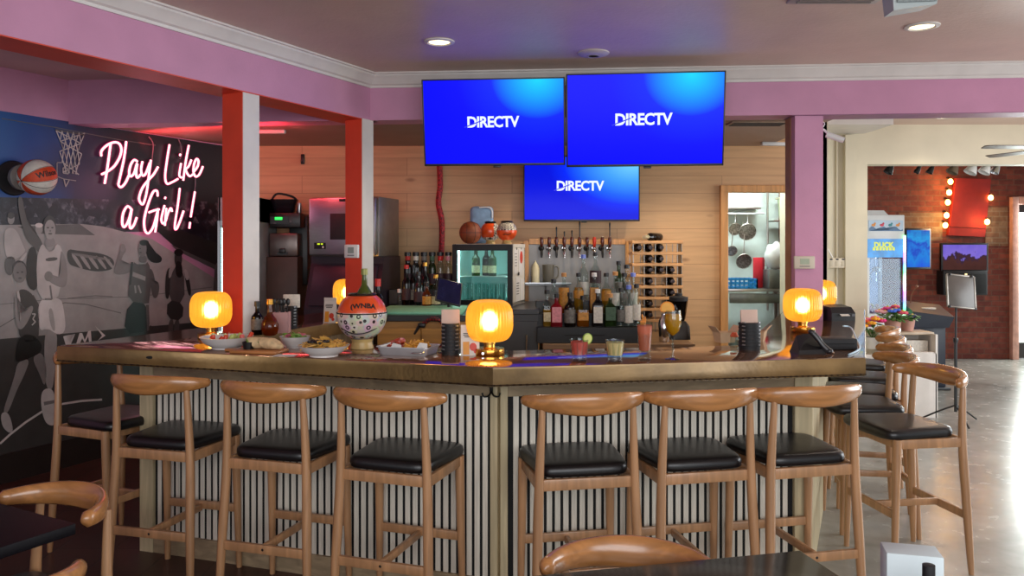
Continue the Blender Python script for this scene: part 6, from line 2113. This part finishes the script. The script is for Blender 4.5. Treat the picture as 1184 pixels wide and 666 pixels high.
def tv(label, c, w, hh, rx, rz, smat, lsz, lx, lz, arm):
    r = thing('television', label, 'television', c, 0, 'televisions over the bar')
    r.rotation_euler = (rx, 0, rz)
    mb = MB()
    mb.box((0, .03, 0), (w, .045, hh), 0, .006)
    mb.box((0, .065, -.02), (w * .7, .03, hh * .6), 0, .01)
    mb.obj('case', M_black, r)
    mb = MB(); b_ = .009
    for s_ in (-1, 1):
        mb.box((s_ * (w / 2 - b_ / 2), .004, 0), (b_, .012, hh), 0, .002); mb.box((0, .004, s_ * (hh / 2 - b_ / 2 - (.003 if s_ < 0 else 0))), (w, .012, b_ + (.006 if s_ < 0 else 0)), 0, .002)
    mb.obj('bezel', M_black, r)
    sc = MB().box((0, .0045, 0), (w - .012, .002, hh - .012)).obj('screen', smat, r, smooth=0)
    txt = text('screen_lettering', 'DIRECTV', lsz, M_logo, sc, loc=(lx, .0025, lz), ext=.0006, bold=lsz * .03, sp=.94, xs=.92)
    # the slanting cut through the first letters
    cut = MB(); cut.box((0, 0, 0), (lsz * 1.25, .0006, lsz * .07), 0, M=Matrix.Translation((lx - lsz * 1.35, .0015, lz - lsz * .1)) @ Matrix.Rotation(-.35, 4, 'Y'))
    cut.obj('lettering_cut', emis('screen_deep_blue', '0620d8', 1.1), sc, smooth=0)
    MB().box((w * .02, .0, -hh / 2 - .006), (.05, .03, .012), 0, .003).obj('sensor', M_black, r)
    mb = MB(); mb.box((0, .085 + arm / 2, 0), (.06, arm, .05), 0, .004); mb.box((0, .09, 0), (.24, .02, .24), 0, .003)
    mb.obj('wall_bracket', M_blackm, r)
    return r
M_s1 = screen_mat('blue_glow_screen', 'glow'); M_s2 = screen_mat('blue_wash_screen', 'wash')
tv('upper left television tilted down over the bar, blue screen with white lettering', at(570.5, 141.5, 5.27), .945, .572, math.radians(11), math.radians(-5), M_s1, .098, -.005, .0, .09)
tv('upper right television tilted down over the bar, larger blue screen with white lettering', at(745.5, 138.5, 5.16), 1.015, .603, math.radians(10), math.radians(-6), M_s1, .104, -.01, .0, .1)
tv('lower television below the other two on the plank wall, light blue right half', at(672.5, 218, 7.0), 1.02, .575, 0, math.radians(-1), M_s2, .118, -.015, .02, .04)
# ================================================================= CEILING THINGS
def downlight(px, py, label):
    q = on(px, py, ZC)
    r = thing('recessed_light', label, 'ceiling light', q, 0, 'recessed ceiling lights')
    MB().lathe([(.064, 0), (.09, 0), (.09, -.006), (.07, -.01), (.064, -.004)], 0, 40).obj('trim_ring', M_white, r)
    MB().lathe([(0, -.004), (.062, -.004), (.062, -.002), (0, -.002)], 0, 32).obj('lens', emis('warm_lamp_lens', 'ffe9b8', 3.5), r)
downlight(508, 48, 'round recessed ceiling light above the left of the bar')
downlight(1066, 30, 'round recessed ceiling light at the right of the ceiling')
downlight(1093, 135, 'round recessed light seen just under the pink beam at the right')
q = on(686, 61, ZC)
r = thing('smoke_detector', 'round white detector on the ceiling above the screens', 'smoke detector', q)
MB().lathe([(0, -.02), (.05, -.022), (.085, -.014), (.098, -.006), (.1, 0), (0, 0)], 0, 40).obj('cover', mat('detector_white', 'b9aca6', .5, var=.03), r)
MB().lathe([(.03, -.0215), (.036, -.025), (.042, -.0215)], 0, 28).obj('sensor_ring', mat('detector_grey', '9a8f8a', .5), r)
q = on(960, 2, ZC)
r = thing('ceiling_vent', 'square louvred ceiling vent at the top edge of the picture', 'vent', q)
MB().box((0, -.22, -.006), (.44, .44, .012), 0, .003).obj('frame', mat('vent_white', 'b5aaa4', .5), r)
mb = MB()
for k in range(11): mb.box((0, -.04 - k * .036, -.016), (.36, .02, .008))
mb.obj('louvre', mat('vent_white_dark', '8c827e', .5), r, smooth=0)
# white loudspeaker hung from the ceiling, top right
q = at(1051, -2, 3.3)
r = thing('ceiling_speaker', 'white box loudspeaker hung from the ceiling at the top edge', 'speaker', q, math.radians(-8))
MB().loft([[(-.085, -.08, -.07), (.08, -.08, -.05), (.075, .09, -.03), (-.07, .09, -.05)], [(-.1, -.085, .12), (.1, -.085, .12), (.085, .1, .12), (-.085, .1, .12)]]).obj('speaker_box', mat('speaker_white', 'b9c4c4', .4, var=.03), r, smooth=20)
MB().box((0, -.087, .03), (.15, .006, .15), 0, .002, M=Matrix.Rotation(-.04, 4, 'X')).obj('grille', mat('speaker_grey', '8d979a', .6, var=.2, scale=200), r)
MB().tube([(0, 0, .11), (0, 0, ZC - q.z)], .014).obj('bracket', M_white, r)
for s_ in (-1, 1):
    MB().box((s_ * .1, 0, .04), (.012, .05, .05), 0, .004).obj('side_knob', M_black, r)
# ceiling fan at the right
q = Vector((at(1236, 0, 6.6).x, 6.6, at(0, 171, 6.6).z))
r = thing('ceiling_fan', 'ceiling fan with dark blades at the right edge, mostly out of frame', 'fan', q)
MB().lathe([(0, -.08), (.07, -.07), (.1, -.03), (.1, .04), (.05, .08), (0, .08)], 0, 32).obj('motor', mat('fan_motor_bronze', '3a302a', .4, .5), r)
MB().tube([(0, 0, .07), (0, 0, ZC - q.z - .02)], .013).obj('downrod', M_black, r)
MB().lathe([(.07, -.002), (.06, -.03), (.02, -.06), (0, -.06)], 0, 28, c=(0, 0, ZC - q.z)).obj('canopy', M_black, r)
for k in range(5):
    a = PI + .05 + k * 2 * PI / 5
    M = Matrix.Rotation(a, 4, 'Z')
    mb = MB(); mb.loft([[(x, y * w, z) for y, z in ((-1, -.004), (1, .006), (1, .012), (-1, .002))] for x, w in ((.16, .045), (.25, .058), (.5, .068), (.68, .066), (.72, .05), (.735, .02))])
    mb.bm.transform(M)
    mb.obj('blade', mat('fan_blade_dark', '4a4038', .4, var=.15) if k != 1 else mat('fan_blade_dark', '4a4038', .4, var=.15), r)
    mb = MB(); mb.box((.13, 0, .0), (.1, .03, .006), 0, M=M); mb.obj('blade_iron', M_black, r)
# security camera
q = at(963, 158, 5.42)
r = thing('security_camera', 'white bullet security camera on the right of the pink column', 'camera', q, .3)
r.scale = (.8, .8, .8)
MB().tube([(-.05, .02, .02), (.07, -.05, -.035)], [.026, .026], 0, 20).obj('camera_body', C_white, r)
MB().tube([(.069, -.0495, -.0345), (.075, -.053, -.037)], [.02, .02], 0, 20).obj('lens', mat('pink_grey_lens', '6a5a5c', .2), r)
MB().tube(curve([(-.09, .05, .07), (-.06, .04, .06), (-.03, .01, .02)]), .011).obj('mount_arm', C_white, r)
MB().tube(curve([(-.085, .04, .07), (-.06, .03, .11), (-.075, .05, .14)]), .004).obj('cable', C_white, r)
# power strip on the cream wall
q = at(970.5, 304, YC - .03)
r = thing('power_strip', 'white four-socket power strip on the cream wall', 'power strip', q)
MB().box((0, 0, 0), (.26, .045, .1), 0, .008).obj('case', mat('ivory_plastic', 'd3c9b4', .45, var=.03), r)
mb = MB()
for k in range(4): mb.box((-.09 + k * .06, -.0235, .036), (.026, .003, .014))
mb.obj('switch', M_black, r)
mb = MB()
for k in range(4): mb.box((-.09 + k * .06, -.0235, -.008), (.04, .003, .05), 0, .002)
mb.obj('socket', mat('ivory_socket', 'bfb59f', .5), r)
MB().tube(curve([(-.07, -.01, .05), (-.12, -.01, .14), (-.2, -.01, .3), (-.2, -.01, .6), (-.17, 0, .9)]), .007).obj('cord', C_white, r)
# ================================================================= RIGHT: FLOWERS, CABINET, PODIUM, STAND
q = Vector((at(1057, 0, 7.6).x - .02, 7.45, 0))
zc2 = at(0, 386, 7.5).z
r = thing('white_cabinet', 'white reception cabinet with open back shelf and papers, below the flowers', 'cabinet', q)
mb = MB()
w_ = .5
mb.box((-.1, .0, .3), (w_, .02, .6)); mb.box((-.1 - w_ / 2, .16, zc2 / 2), (.02, .34, zc2)); mb.box((-.1 + w_ / 2, .16, zc2 / 2), (.02, .34, zc2)); mb.box((-.1, .32, zc2 / 2), (w_, .02, zc2)); mb.box((-.1, .16, .6), (w_, .32, .02))
mb.obj('carcass', mat('white_melamine', 'd9d2ca', .4, var=.03), r, smooth=0)
MB().box((-.1, .2, zc2), (w_ + .04, .26, .025), 0, .004).obj('cabinet_top', mat('beige_top', 'b8a48c', .45), r)
for dx, rz, lb in ((-.05, 0., 'stack of white papers in the open shelf of the white cabinet'),):
    tag(MB().box((0, 0, .05), (.2, .1, .1), 0, .003).obj('paper_stack', P_white, None, loc=q + Vector((.02, .14, .61)), rz=rz), lb, 'papers')
def posy(base, label, n, R, hh, cols, leafy, seed, pot):
    rd = random.Random(seed)
    r = thing('flower_pot', label, 'flowers', base)
    MB().lathe([(0, 0), (pot * .75, 0), (pot, .11), (pot * .92, .11), (pot * .7, .01), (0, .01)], 0, 24).obj('pot', C_white if not leafy else mat('terracotta_pink', 'b98a7a', .7), r)
    mb = MB()
    for k in range(leafy or 14):
        a = rd.uniform(0, 2 * PI); rr = R * rd.uniform(.2, 1.1); z = .1 + hh * rd.uniform(.1, .7)
        M = Matrix.Translation((rr * math.cos(a), rr * math.sin(a), z)) @ Matrix.Rotation(a, 4, 'Z') @ Matrix.Rotation(rd.uniform(-.6, .6), 4, 'Y')
        mb.ball((0, 0, 0), .04, 0, (1, .5, .12), 8, 5, M=M)
        mb.tube([(0, 0, .09), (rr * math.cos(a), rr * math.sin(a), z)], .003, 0, 4)
    mb.obj('leaves', mat('flower_leaf_green', '55803c', .5, var=.3, scale=40), r, smooth=60)
    for k in range(n):
        a = k * 2.4; rr = R * math.sqrt((k + .5) / n); z = .1 + hh * (1 - .45 * (rr / R) ** 2) + rd.uniform(-.02, .02)
        c = cols[k % len(cols)]
        mb = MB()
        for j in range(6):
            b_ = j * PI / 3 + k
            mb.ball((rr * math.cos(a) + .022 * math.cos(b_), rr * math.sin(a) + .022 * math.sin(b_), z), .021, 0, (1, 1, .7), 8, 6)
        mb.ball((rr * math.cos(a), rr * math.sin(a), z + .012), .014, 1, (1, 1, .7), 8, 6)
        mb.obj('blossom', [mat('petal_' + c, c, .55, var=.1), mat('flower_heart', 'e8c23c', .6)], r, smooth=60)
zt3 = zc2 + .0125
yF = 7.62
posy(Vector((at(1006, 0, yF).x, yF - .05, zt3 - .16)), 'pot of pink, yellow and orange flowers at the left by the cream wall', 13, .13, .2, ['e02f7c', 'f07fb4', 'f2a21e', 'e84f94', 'd84a2a'], 0, 4, .07)
posy(Vector((at(1032, 0, yF).x, yF, zt3)), 'leafy pot of pink, red and blue flowers on the white cabinet', 12, .13, .12, ['e2556e', 'e94f9a', '3f6fe0', 'd83a3a', 'f0b8c8'], 34, 5, .08)
posy(Vector((at(1052, 0, yF).x, yF + .05, zt3)), 'green leafy plant at the right end of the white cabinet', 2, .1, .06, ['7a4fae', '5fa03c'], 40, 8, .07)
tag(MB().box((0, 0, .29), (.34, .14, .58), 0, .004).obj('plant_stand', mat('white_melamine', 'd9d2ca', .4, var=.03), None, smooth=0, loc=(at(1004, 0, yF).x, yF - .05, 0)), 'plain white plant stand beside the white cabinet', 'stand')
# podium
Yd = 8.9
q = Vector((at(1074, 0, Yd).x, Yd, 0))
r = thing('podium', 'dark navy podium with slanted top in the brick room', 'podium', q, math.radians(-6))
zp = at(0, 372, Yd).z
mb = MB(); mb.box((.03, .12, zp / 2 + .01), (.3, .24, zp - .02), 0, .006)
mb.obj('column', mat('navy_laminate', '1c2230', .45, var=.08), r)
mb = MB(); mb.loft([[(-.17, -.06, zp - .06), (.19, -.06, zp - .06), (.19, .3, zp - .02), (-.17, .3, zp - .02)], [(-.2, -.08, zp + .12), (.24, -.08, zp + .06), (.24, .32, zp + .17), (-.2, .32, zp + .22)]])
mb.obj('desk_box', mat('navy_laminate', '1c2230', .45, var=.08), r, smooth=20)
mb = MB(); mb.box((.03, .12, .015), (.38, .32, .03), 0, .006); mb.obj('base', M_black, r)
mb = MB(); mb.tube(curve([(-.1, .26, zp + .18), (-.09, .24, zp + .3), (-.06, .18, zp + .38)]), .006); mb.ball((-.06, .18, zp + .385), .016, 0); mb.obj('microphone', mat('tan_microphone', '8a5a3a', .5), r)
tag(MB().box((0, 0, .01), (.16, .1, .02), 0, .004).obj('paper_sheaf', P_white, None, loc=q + Vector((.05, .14, zp + .13)), rz=.1), 'sheaf of papers lying on the podium top', 'papers')
# music stand
Ym = 7.22
q = Vector((at(1105, 0, Ym).x, Ym, 0))
r = thing('music_stand', 'black music stand with a grey desk panel in the opening', 'music stand', q)
zd = at(0, 337, Ym).z
MB().tube([(0, 0, .1), (0, 0, .75)], .014).obj('lower_tube', M_black, r)
MB().tube([(0, 0, .74), (0, -.01, zd - .02)], .009).obj('upper_tube', M_black, r)
MB().lathe([(0, .73), (.02, .73), (.022, .75), (.02, .77), (0, .77)], 0, 16).obj('clamp', M_black, r)
for k in range(3):
    a = k * 2 * PI / 3 + .4
    MB().tube(curve([(0, 0, .16), (.12 * math.cos(a), .12 * math.sin(a), .1), (.27 * math.cos(a), .27 * math.sin(a), .012)]), .008).obj('leg', M_black, r)
M = Matrix.Translation((.03, -.03, zd)) @ Matrix.Rotation(.1, 4, 'Y') @ Matrix.Rotation(-.25, 4, 'X')
MB().box((0, 0, 0), (.25, .012, .3), 0, .004, M=M).obj('desk_panel', mat('grey_clear_panel', '55504a', .3, var=.1), r)
mb = MB()
for s_ in (-1, 1):
    mb.box((s_ * .125, 0, 0), (.014, .018, .3), 0, .003, M=M); mb.box((s_ * .115, -.014, -.15), (.02, .03, .02), 1, .003, M=M); mb.box((s_ * .1, -.012, .15), (.02, .02, .02), 1, .003, M=M)
mb.box((0, -.012, -.15), (.25, .03, .01), 0, .002, M=M); mb.box((0, 0, .15), (.25, .016, .014), 0, .003, M=M)
mb.obj('desk_rim', [mat('silver_rim', '8d8880', .35, .6), M_black], r)
# claw machine behind the cream wall's edge
Yc = 9.0
xc = at(1024, 0, Yc).x
r = thing('claw_machine', 'duck prize claw machine with blue header and rainbow light edge', 'arcade machine', (xc, Yc, 0), math.radians(6))
def zc_(py): return at(0, py, Yc).z
cw = .46
mb = MB()
mb.box((0, .25, .42), (cw, .5, .84), 0, .01)
mb.obj('base', mat('arcade_white', 'd2d2d0', .4, var=.03), r)
mb = MB(); mb.box((0, .25, zc_(268)), (cw, .5, zc_(250) - zc_(286) + .03), 0, .01)
mb.loft([[(-cw / 2, 0, zc_(250)), (cw * .1, 0, zc_(250)), (cw * .1, .4, zc_(250)), (-cw / 2, .4, zc_(250))], [(-cw / 2 + .05, .05, zc_(243)), (cw * .02, .05, zc_(243)), (cw * .02, .35, zc_(243)), (-cw / 2 + .05, .35, zc_(243))]])
mb.obj('head', mat('arcade_white', 'd2d2d0', .4, var=.03), r)
mb = MB(); mb.box((0, -.003, zc_(261)), (cw - .05, .008, zc_(254.5) - zc_(267)), 0)
mb.obj('header_strip', mat('header_sky', 'a9bccd', .4, var=.04), r, smooth=0)
mb = MB()
zb_ = zc_(267)
pts = [(-cw / 2 + .03, zb_)]
for k in range(17): pts.append((-cw / 2 + .03 + (cw - .06) * k / 16, zb_ + .03 + .022 * math.sin(k * 1.15)))
pts.append((cw / 2 - .03, zb_))
mb.flat([(x, -.0085, z) for x, z in pts], 0)
for k, x in enumerate((-.15, -.05, .05, .14)):
    mb.ball((x, -.009, zb_ + .065), .022, 1 + k % 3, (1.1, .1, .7), 12, 8); mb.ball((x + .018, -.0095, zb_ + .083), .012, 1 + k % 3, (1, .1, 1), 10, 6)
mb.obj('header_waves', [mat('wave_blue', '2f5f88', .4), mat('duck_orange', 'd88a3a', .5), mat('duck_red', 'c0304a', .5), mat('duck_teal', '2f7f88', .5)], r, smooth=0)
sgn = MB().box((0, -.004, zc_(287)), (cw - .02, .01, zc_(276) - zc_(297.5)), 0).obj('lit_sign', mat('sea_blue_sign', '1f86c8', .35, var=.35, scale=8, emit='1a78c0', estr=.5), r, smooth=0)
text('sign_lettering', 'DUCK', .082, emis('sign_yellow', 'e6f060', .9), r, loc=(-.03, -.0105, zc_(283.5)), bold=.004)
mb = MB()
for k in range(7): mb.box((-.145 + k * .039, -.0105, zc_(287.8)), (.03, .002, .034), 0, .0008)
mb.obj('sign_second_line', emis('sign_yellow', 'e6f060', .9), r, smooth=0)
MB().box((0, .02, (zc_(298) + .84) / 2), (cw - .06, .004, zc_(298) - .86)).obj('window_pane', glass('arcade_glass', 'cfe0ee', .35, solid=.15, sc='9fb6d0'), r, smooth=0)
mb = MB(); mb.box((0, .48, (zc_(298) + .84) / 2), (cw - .04, .01, zc_(298) - .84)); mb.obj('back_panel', mat('pale_blue_lining', '9fb4d2', .4, emit='8fa8d0', estr=.25), r, smooth=0)
mb = MB(); mb.box((-cw / 2 + .02, .02, (zc_(298) + .84) / 2), (.035, .04, zc_(298) - .84)); mb.box((-cw / 2 + .02, .47, (zc_(298) + .84) / 2), (.035, .04, zc_(298) - .84)); mb.box((cw / 2 - .02, .47, (zc_(298) + .84) / 2), (.035, .04, zc_(298) - .84))
mb.obj('corner_post', mat('arcade_white', 'd2d2d0', .4, var=.03), r, smooth=0)
m, t, p, o = nt('rainbow_edge_light')
N, L = t.nodes, t.links
tc = N.new('ShaderNodeTexCoord'); sp = N.new('ShaderNodeSeparateXYZ'); L.new(tc.outputs['Object'], sp.inputs[0])
ml = N.new('ShaderNodeMath'); ml.operation = 'MULTIPLY'; ml.inputs[1].default_value = 2.3; L.new(sp.outputs['Z'], ml.inputs[0])
fr_ = N.new('ShaderNodeMath'); fr_.operation = 'FRACT'; L.new(ml.outputs[0], fr_.inputs[0])
rp = N.new('ShaderNodeValToRGB'); e = rp.color_ramp.elements; e[0].position = 0; e[0].color = lin('28e060'); e[1].position = 1; e[1].color = lin('28e060')
for f, c in ((.25, '3a5af0'), (.5, 'c050f0'), (.72, 'e8f0ff')):
    k = e.new(f); k.color = lin(c)
L.new(fr_.outputs[0], rp.inputs['Fac']); L.new(rp.outputs['Color'], p.inputs['Emission Color']); p.inputs['Emission Strength'].default_value = 2.6
MB().tube([(cw / 2 - .01, -.01, .5), (cw / 2 - .01, -.01, zc_(272))], .016, 0, 10).obj('light_edge', m, r)
mb = MB(); mb.tube([(.0, .2, zc_(298)), (.0, .2, zc_(312))], .008); mb.lathe([(0, 0), (.04, 0), (.045, .03), (.02, .05), (0, .05)], 0, 16, c=(0, .2, zc_(314)))
for k in range(3):
    a = k * 2.1; mb.tube(curve([(.03 * math.cos(a), .2 + .03 * math.sin(a), zc_(314)), (.07 * math.cos(a), .2 + .07 * math.sin(a), zc_(319)), (.05 * math.cos(a), .2 + .05 * math.sin(a), zc_(326))]), .006)
mb.obj('claw', M_chrome, r)
rd = random.Random(12)
for k in range(14):
    cc = ['e8c830', 'e05a8a', '50a0e0', 'e88a30'][k % 4]
    b0 = Vector((rd.uniform(-.17, .17), rd.uniform(.08, .42), .84))
    d_ = thing('rubber_duck', 'small %s rubber duck in the claw machine' % ['yellow', 'pink', 'blue', 'orange'][k % 4], 'rubber duck', Vector((xc, Yc, 0)) + b0, rd.uniform(0, 6), '%s rubber ducks in the claw machine' % ['yellow', 'pink', 'blue', 'orange'][k % 4])
    mb = MB(); mb.ball((0, 0, .03), .036, 0, (1.25, 1, .82), 14, 10); mb.ball((.024, 0, .07), .024, 0, (1, 1, 1), 12, 8); mb.obj('duck_body', mat('duck_' + cc, cc, .35), d_, smooth=60)
    MB().ball((.048, 0, .068), .009, 0, (1.3, 1.1, .5), 8, 6).obj('beak', mat('duck_beak', 'd8641e', .4), d_)
# screens on the brick wall
def cscr(name, kind):
    m, t, p, o = nt(name)
    N, L = t.nodes, t.links
    tc = N.new('ShaderNodeTexCoord'); nz = N.new('ShaderNodeTexNoise'); nz.inputs['Scale'].default_value = 5 if kind else 9; nz.inputs['Detail'].default_value = 3
    L.new(tc.outputs['Object'], nz.inputs['Vector'])
    sp = N.new('ShaderNodeSeparateXYZ'); L.new(tc.outputs['Object'], sp.inputs[0])
    ad = N.new('ShaderNodeMath'); ad.operation = 'MULTIPLY_ADD'; ad.inputs[1].default_value = 1.4 if kind else 2.2
    L.new(sp.outputs['Z'], ad.inputs[0]); L.new(nz.outputs['Fac'], ad.inputs[2])
    r = N.new('ShaderNodeValToRGB'); e = r.color_ramp.elements
    if kind:
        cs = ((0., '1a50f0'), (.42, '0a8cf0'), (.55, '1046d8'), (.68, '18a8f4'), (1, '0836c8'))
    else:
        cs = ((0, '4a2a26'), (.4, '55302c'), (.52, '3c2840'), (.6, '8f78e8'), (1, '7a66e0'))
    e[0].position = cs[0][0]; e[0].color = lin(cs[0][1]); e[1].position = 1; e[1].color = lin(cs[-1][1])
    for f, c in cs[1:-1]:
        k = e.new(f); k.color = lin(c)
    L.new(ad.outputs[0], r.inputs['Fac']); L.new(r.outputs['Color'], p.inputs['Emission Color']); p.inputs['Emission Strength'].default_value = .8
    p.inputs['Base Color'].default_value = (.004, .004, .004, 1)
    p.inputs['Specular IOR Level'].default_value = .05
    return m
def wtv(label, c, w, hh, rz, sm):
    r = thing('wall_monitor', label, 'television', c, rz)
    MB().box((0, .025, 0), (w, .05, hh), 0, .006).obj('case', M_black, r)
    sc = MB().box((0, -.001, .0), (w - .05, .003, hh - .05)).obj('screen', sm, r, smooth=0)
    mb = MB(); mb.box((0, .1, 0), (.08, .1, .08)); mb.obj('wall_arm', M_blackm, r)
    return r
wtv('blue wave screen angled on the brick wall beside the claw machine', at(1062, 287.5, 11.0), .46, .56, math.radians(20), cscr('blue_wave_screen', 1))
wtv('monitor showing a purple crowd, on the brick wall under the red panel', at(1115.5, 297.5, 11.15), .66, .4, 0, cscr('crowd_screen', 0))
q = at(1116, 327, 11.12)
r = thing('speaker_cabinet', 'black speaker cabinet hung under the purple crowd monitor', 'speaker', q)
MB().box((0, .08, 0), (.62, .18, .34), 0, .008).obj('cabinet', M_blackm, r)
MB().box((0, -.014, -.01), (.56, .008, .28), 0, .003).obj('grille', mat('black_grille', '0c0c0e', .8), r)
MB().box((0, -.02, .12), (.03, .008, .02)).obj('status_light', emis('warm_status', 'ffe0a0', 2), r)
# red panel with bulbs down both sides
Yr = 11.25
c_ = at(1121.5, 240, Yr)
r = thing('fabric_banner', 'tilted red fabric banner high on the brick wall between glowing bulbs', 'banner', c_)
def loc_(px, py, off=0.): return at(px, py, Yr) - c_ + Vector((0, off, 0))
fr4 = [loc_(1105.5, 206), loc_(1146, 207), loc_(1139, 274), loc_(1097, 272)]
mb = MB(); mb.loft([[v for v in fr4], [v + Vector((0, .075, 0)) for v in fr4]])
mb.obj('banner_cloth', mat('red_cloth', '96201a', .75, var=.08, scale=14), r, smooth=0)
mb = MB(); mb.tube([fr4[3] + Vector((0, -.004, .12)), fr4[2] + Vector((0, -.004, .12))], .006); mb.obj('hem_seam', mat('dark_red_seam', '6a1410', .8), r)
bulb_px = [(1099, 210, 'left', 'top'), (1097.5, 222.5, 'left', 'second'), (1096, 234, 'left', 'third'), (1094.5, 249, 'left', 'fourth'), (1093, 260.5, 'left', 'lowest'), (1145.5, 228.5, 'right', 'upper'), (1141.5, 256.5, 'right', 'lower')]
BULBS = []
for px, py, sd, nm in bulb_px:
    q = at(px, py, Yr - .02)
    r = thing('edison_bulb', '%s glowing bulb on the %s of the red panel' % (nm, sd), 'light bulb', q, 0, 'glowing bulbs beside the red panel')
    MB().ball((0, 0, 0), .034, 0, (1, 1, 1.2), 16, 10).obj('glass_bulb', emis('edison_glow', 'ffc060', 16), r)
    MB().tube([(0, .0, .035), (0, .05, .06), (0, .12, .06)], .013).obj('holder', M_black, r)
    BULBS.append(q)
# track spots at the head of the opening
for k, (px, sc, c) in enumerate(((1029, .05, M_black), (1062, .03, M_black), (1077, .035, M_black), (1103, .06, mat('tan_spot', '6a5a48', .5)), (1124, .065, C_white), (1140, .06, C_white), (1152, .045, M_steel))):
    q = Vector((at(px, 0, 8.3).x, 8.3, at(0, 195, 8.3).z))
    nm_ = ['leftmost dark', 'second dark', 'third dark', 'tan', 'first white', 'second white', 'grey rightmost'][k]
    r = thing('track_spotlight', '%s spotlight hanging at the head of the opening' % nm_, 'spotlight', q, 0, 'spotlights at the head of the brick room opening')
    MB().lathe([(0, .04), (sc * .5, .035), (sc * .75, 0), (sc, -.05), (sc * .9, -.05), (sc * .6, 0), (0, .02)], 0, 20, M=Matrix.Rotation(.5, 4, 'Y')).obj('head', c, r)
    MB().tube([(0, 0, .03), (0, 0, .16)], .008).obj('stem', M_black, r)
mb = MB(); mb.box(((at(1015, 0, 8.3).x + at(1160, 0, 8.3).x) / 2, 8.3, at(0, 195, 8.3).z + .17), (1.4, .04, .03))
tag(mb.obj('light_track', M_black, None, smooth=0), 'black lighting track above the opening to the brick room', 'light track')
# small warm ceiling lamp lens etc. are with the downlights
# ================================================================= LIGHT AND CAMERA
def area(name, loc, target, sx_, sy_, e, c, spread=None):
    l = bpy.data.lights.new(name, 'AREA')
    l.shape = 'RECTANGLE'; l.size = sx_; l.size_y = sy_; l.energy = e; l.color = c
    if spread: l.spread = spread
    o = bpy.data.objects.new(name, l); COL.objects.link(o)
    o.location = loc
    o.rotation_euler = (Vector(target) - Vector(loc)).to_track_quat('-Z', 'Y').to_euler()
    return o
def point(name, loc, e, c, rad=.03):
    l = bpy.data.lights.new(name, 'POINT'); l.energy = e; l.color = c; l.shadow_soft_size = rad
    o = bpy.data.objects.new(name, l); COL.objects.link(o); o.location = loc
    return o
def spot(name, loc, tgt, e, c, ang=100, rad=.05):
    l = bpy.data.lights.new(name, 'SPOT'); l.energy = e; l.color = c; l.spot_size = math.radians(ang); l.spot_blend = .6; l.shadow_soft_size = rad
    o = bpy.data.objects.new(name, l); COL.objects.link(o); o.location = loc
    o.rotation_euler = (Vector(tgt) - Vector(loc)).to_track_quat('-Z', 'Y').to_euler()
    return o
W = bpy.data.worlds.new('World'); S.world = W; W.use_nodes = True
bg = W.node_tree.nodes['Background']
bg.inputs['Color'].default_value = (.92, .95, 1., 1); bg.inputs['Strength'].default_value = .75
# shop-front windows behind and to the right of the viewer
area('window_daylight_rear', (.8, -1.8, 1.9), (0, 4, .8), 5.5, 2.0, 160, (.95, .97, 1.))
area('window_daylight_right', (6.6, 4.6, 1.6), (2.0, 4.6, .6), 3.5, 2.2, 190, (.92, .97, 1.))
# daylight through the glass street door
area('door_daylight', (dl + .6, YK - .12, 1.25), (4.5, 5, 0), 1.0, 2.0, 130, (.92, 1., .97))
# the recessed lamps
for px, py, e in ((508, 48, 26), (1066, 30, 20), (1093, 135, 20)):
    q = on(px, py, ZC); spot('downlight_beam', q + Vector((0, 0, -.03)), q + Vector((0, 0, -2)), e, (1, .86, .66), 125)
for x, y in ((.5, 6.3), (1.6, 6.2)):
    spot('back_bar_downlight', (x, y, ZK - .02), (x, y + .3, 0), 42, (1, .82, .58), 130)
for q in LAMPS:
    point('lamp_bulb', q + Vector((0, 0, .15)), 7, (1, .72, .32), .03)
for q in BULBS[::2]:
    point('panel_bulb', q + Vector((-.12, -.12, 0)), 3.5, (1, .55, .2), .04)
# red strip light lying behind the pink header, washing the back ceiling and the mural's far end
s0, s1 = Vector((-2.95, 5.995, ZK - .008)), Vector((-1.45, 5.87, ZK - .008))
st = MB(); st.tube([s0, s1], .006, 0, 8)
tag(st.obj('red_strip_light', emis('red_led', 'ff2028', 5)), 'red light strip tucked behind the pink header above the mural', 'light strip')
area('red_strip_glow', (-2.3, 6.0, ZB - .1), (-2.0, 6.6, ZK + .4), 1.4, .1, 6, (1, .06, .08))
area('red_strip_wash', (-2.0, 5.95, ZB - .02), (-1.6, 5.6, .9), 1.0, .1, 3.5, (1, .12, .14))
point('neon_glow', wall(172, 215, .3), 1.6, (1, .3, .5), .15)
# kitchen, fridge and brick room
area('kitchen_tube', (2.4, 8.2, 2.68), (2.4, 8.3, 0), 1.2, .3, 46, (.93, 1., .98))
point('brick_room_lamp', (5.2, 9.6, 2.6), 22, (1, .82, .68), .3)
point('cream_room_lamp', (4.6, 6.6, 2.55), 14, (1, .93, .8), .25)
cam = bpy.data.cameras.new('Camera')
cam.sensor_fit = 'HORIZONTAL'; cam.sensor_width = 36
cam.lens = F / 1184 * 36
cam.shift_y = -(333 - HZ) / 1184
co = bpy.data.objects.new('Camera', cam); COL.objects.link(co)
co.location = (0, 0, H); co.rotation_euler = (PI / 2, 0, 0)
S.camera = co
vs = S.view_settings
vs.view_transform = 'Standard'; vs.look = 'None'; vs.gamma = 1; vs.exposure = 0.; vs.use_curve_mapping = False
S.cycles.max_bounces = 6; S.cycles.transparent_max_bounces = 16; S.cycles.sample_clamp_indirect = 4; S.cycles.caustics_reflective = False; S.cycles.caustics_refractive = False
S.cycles.use_denoising = True
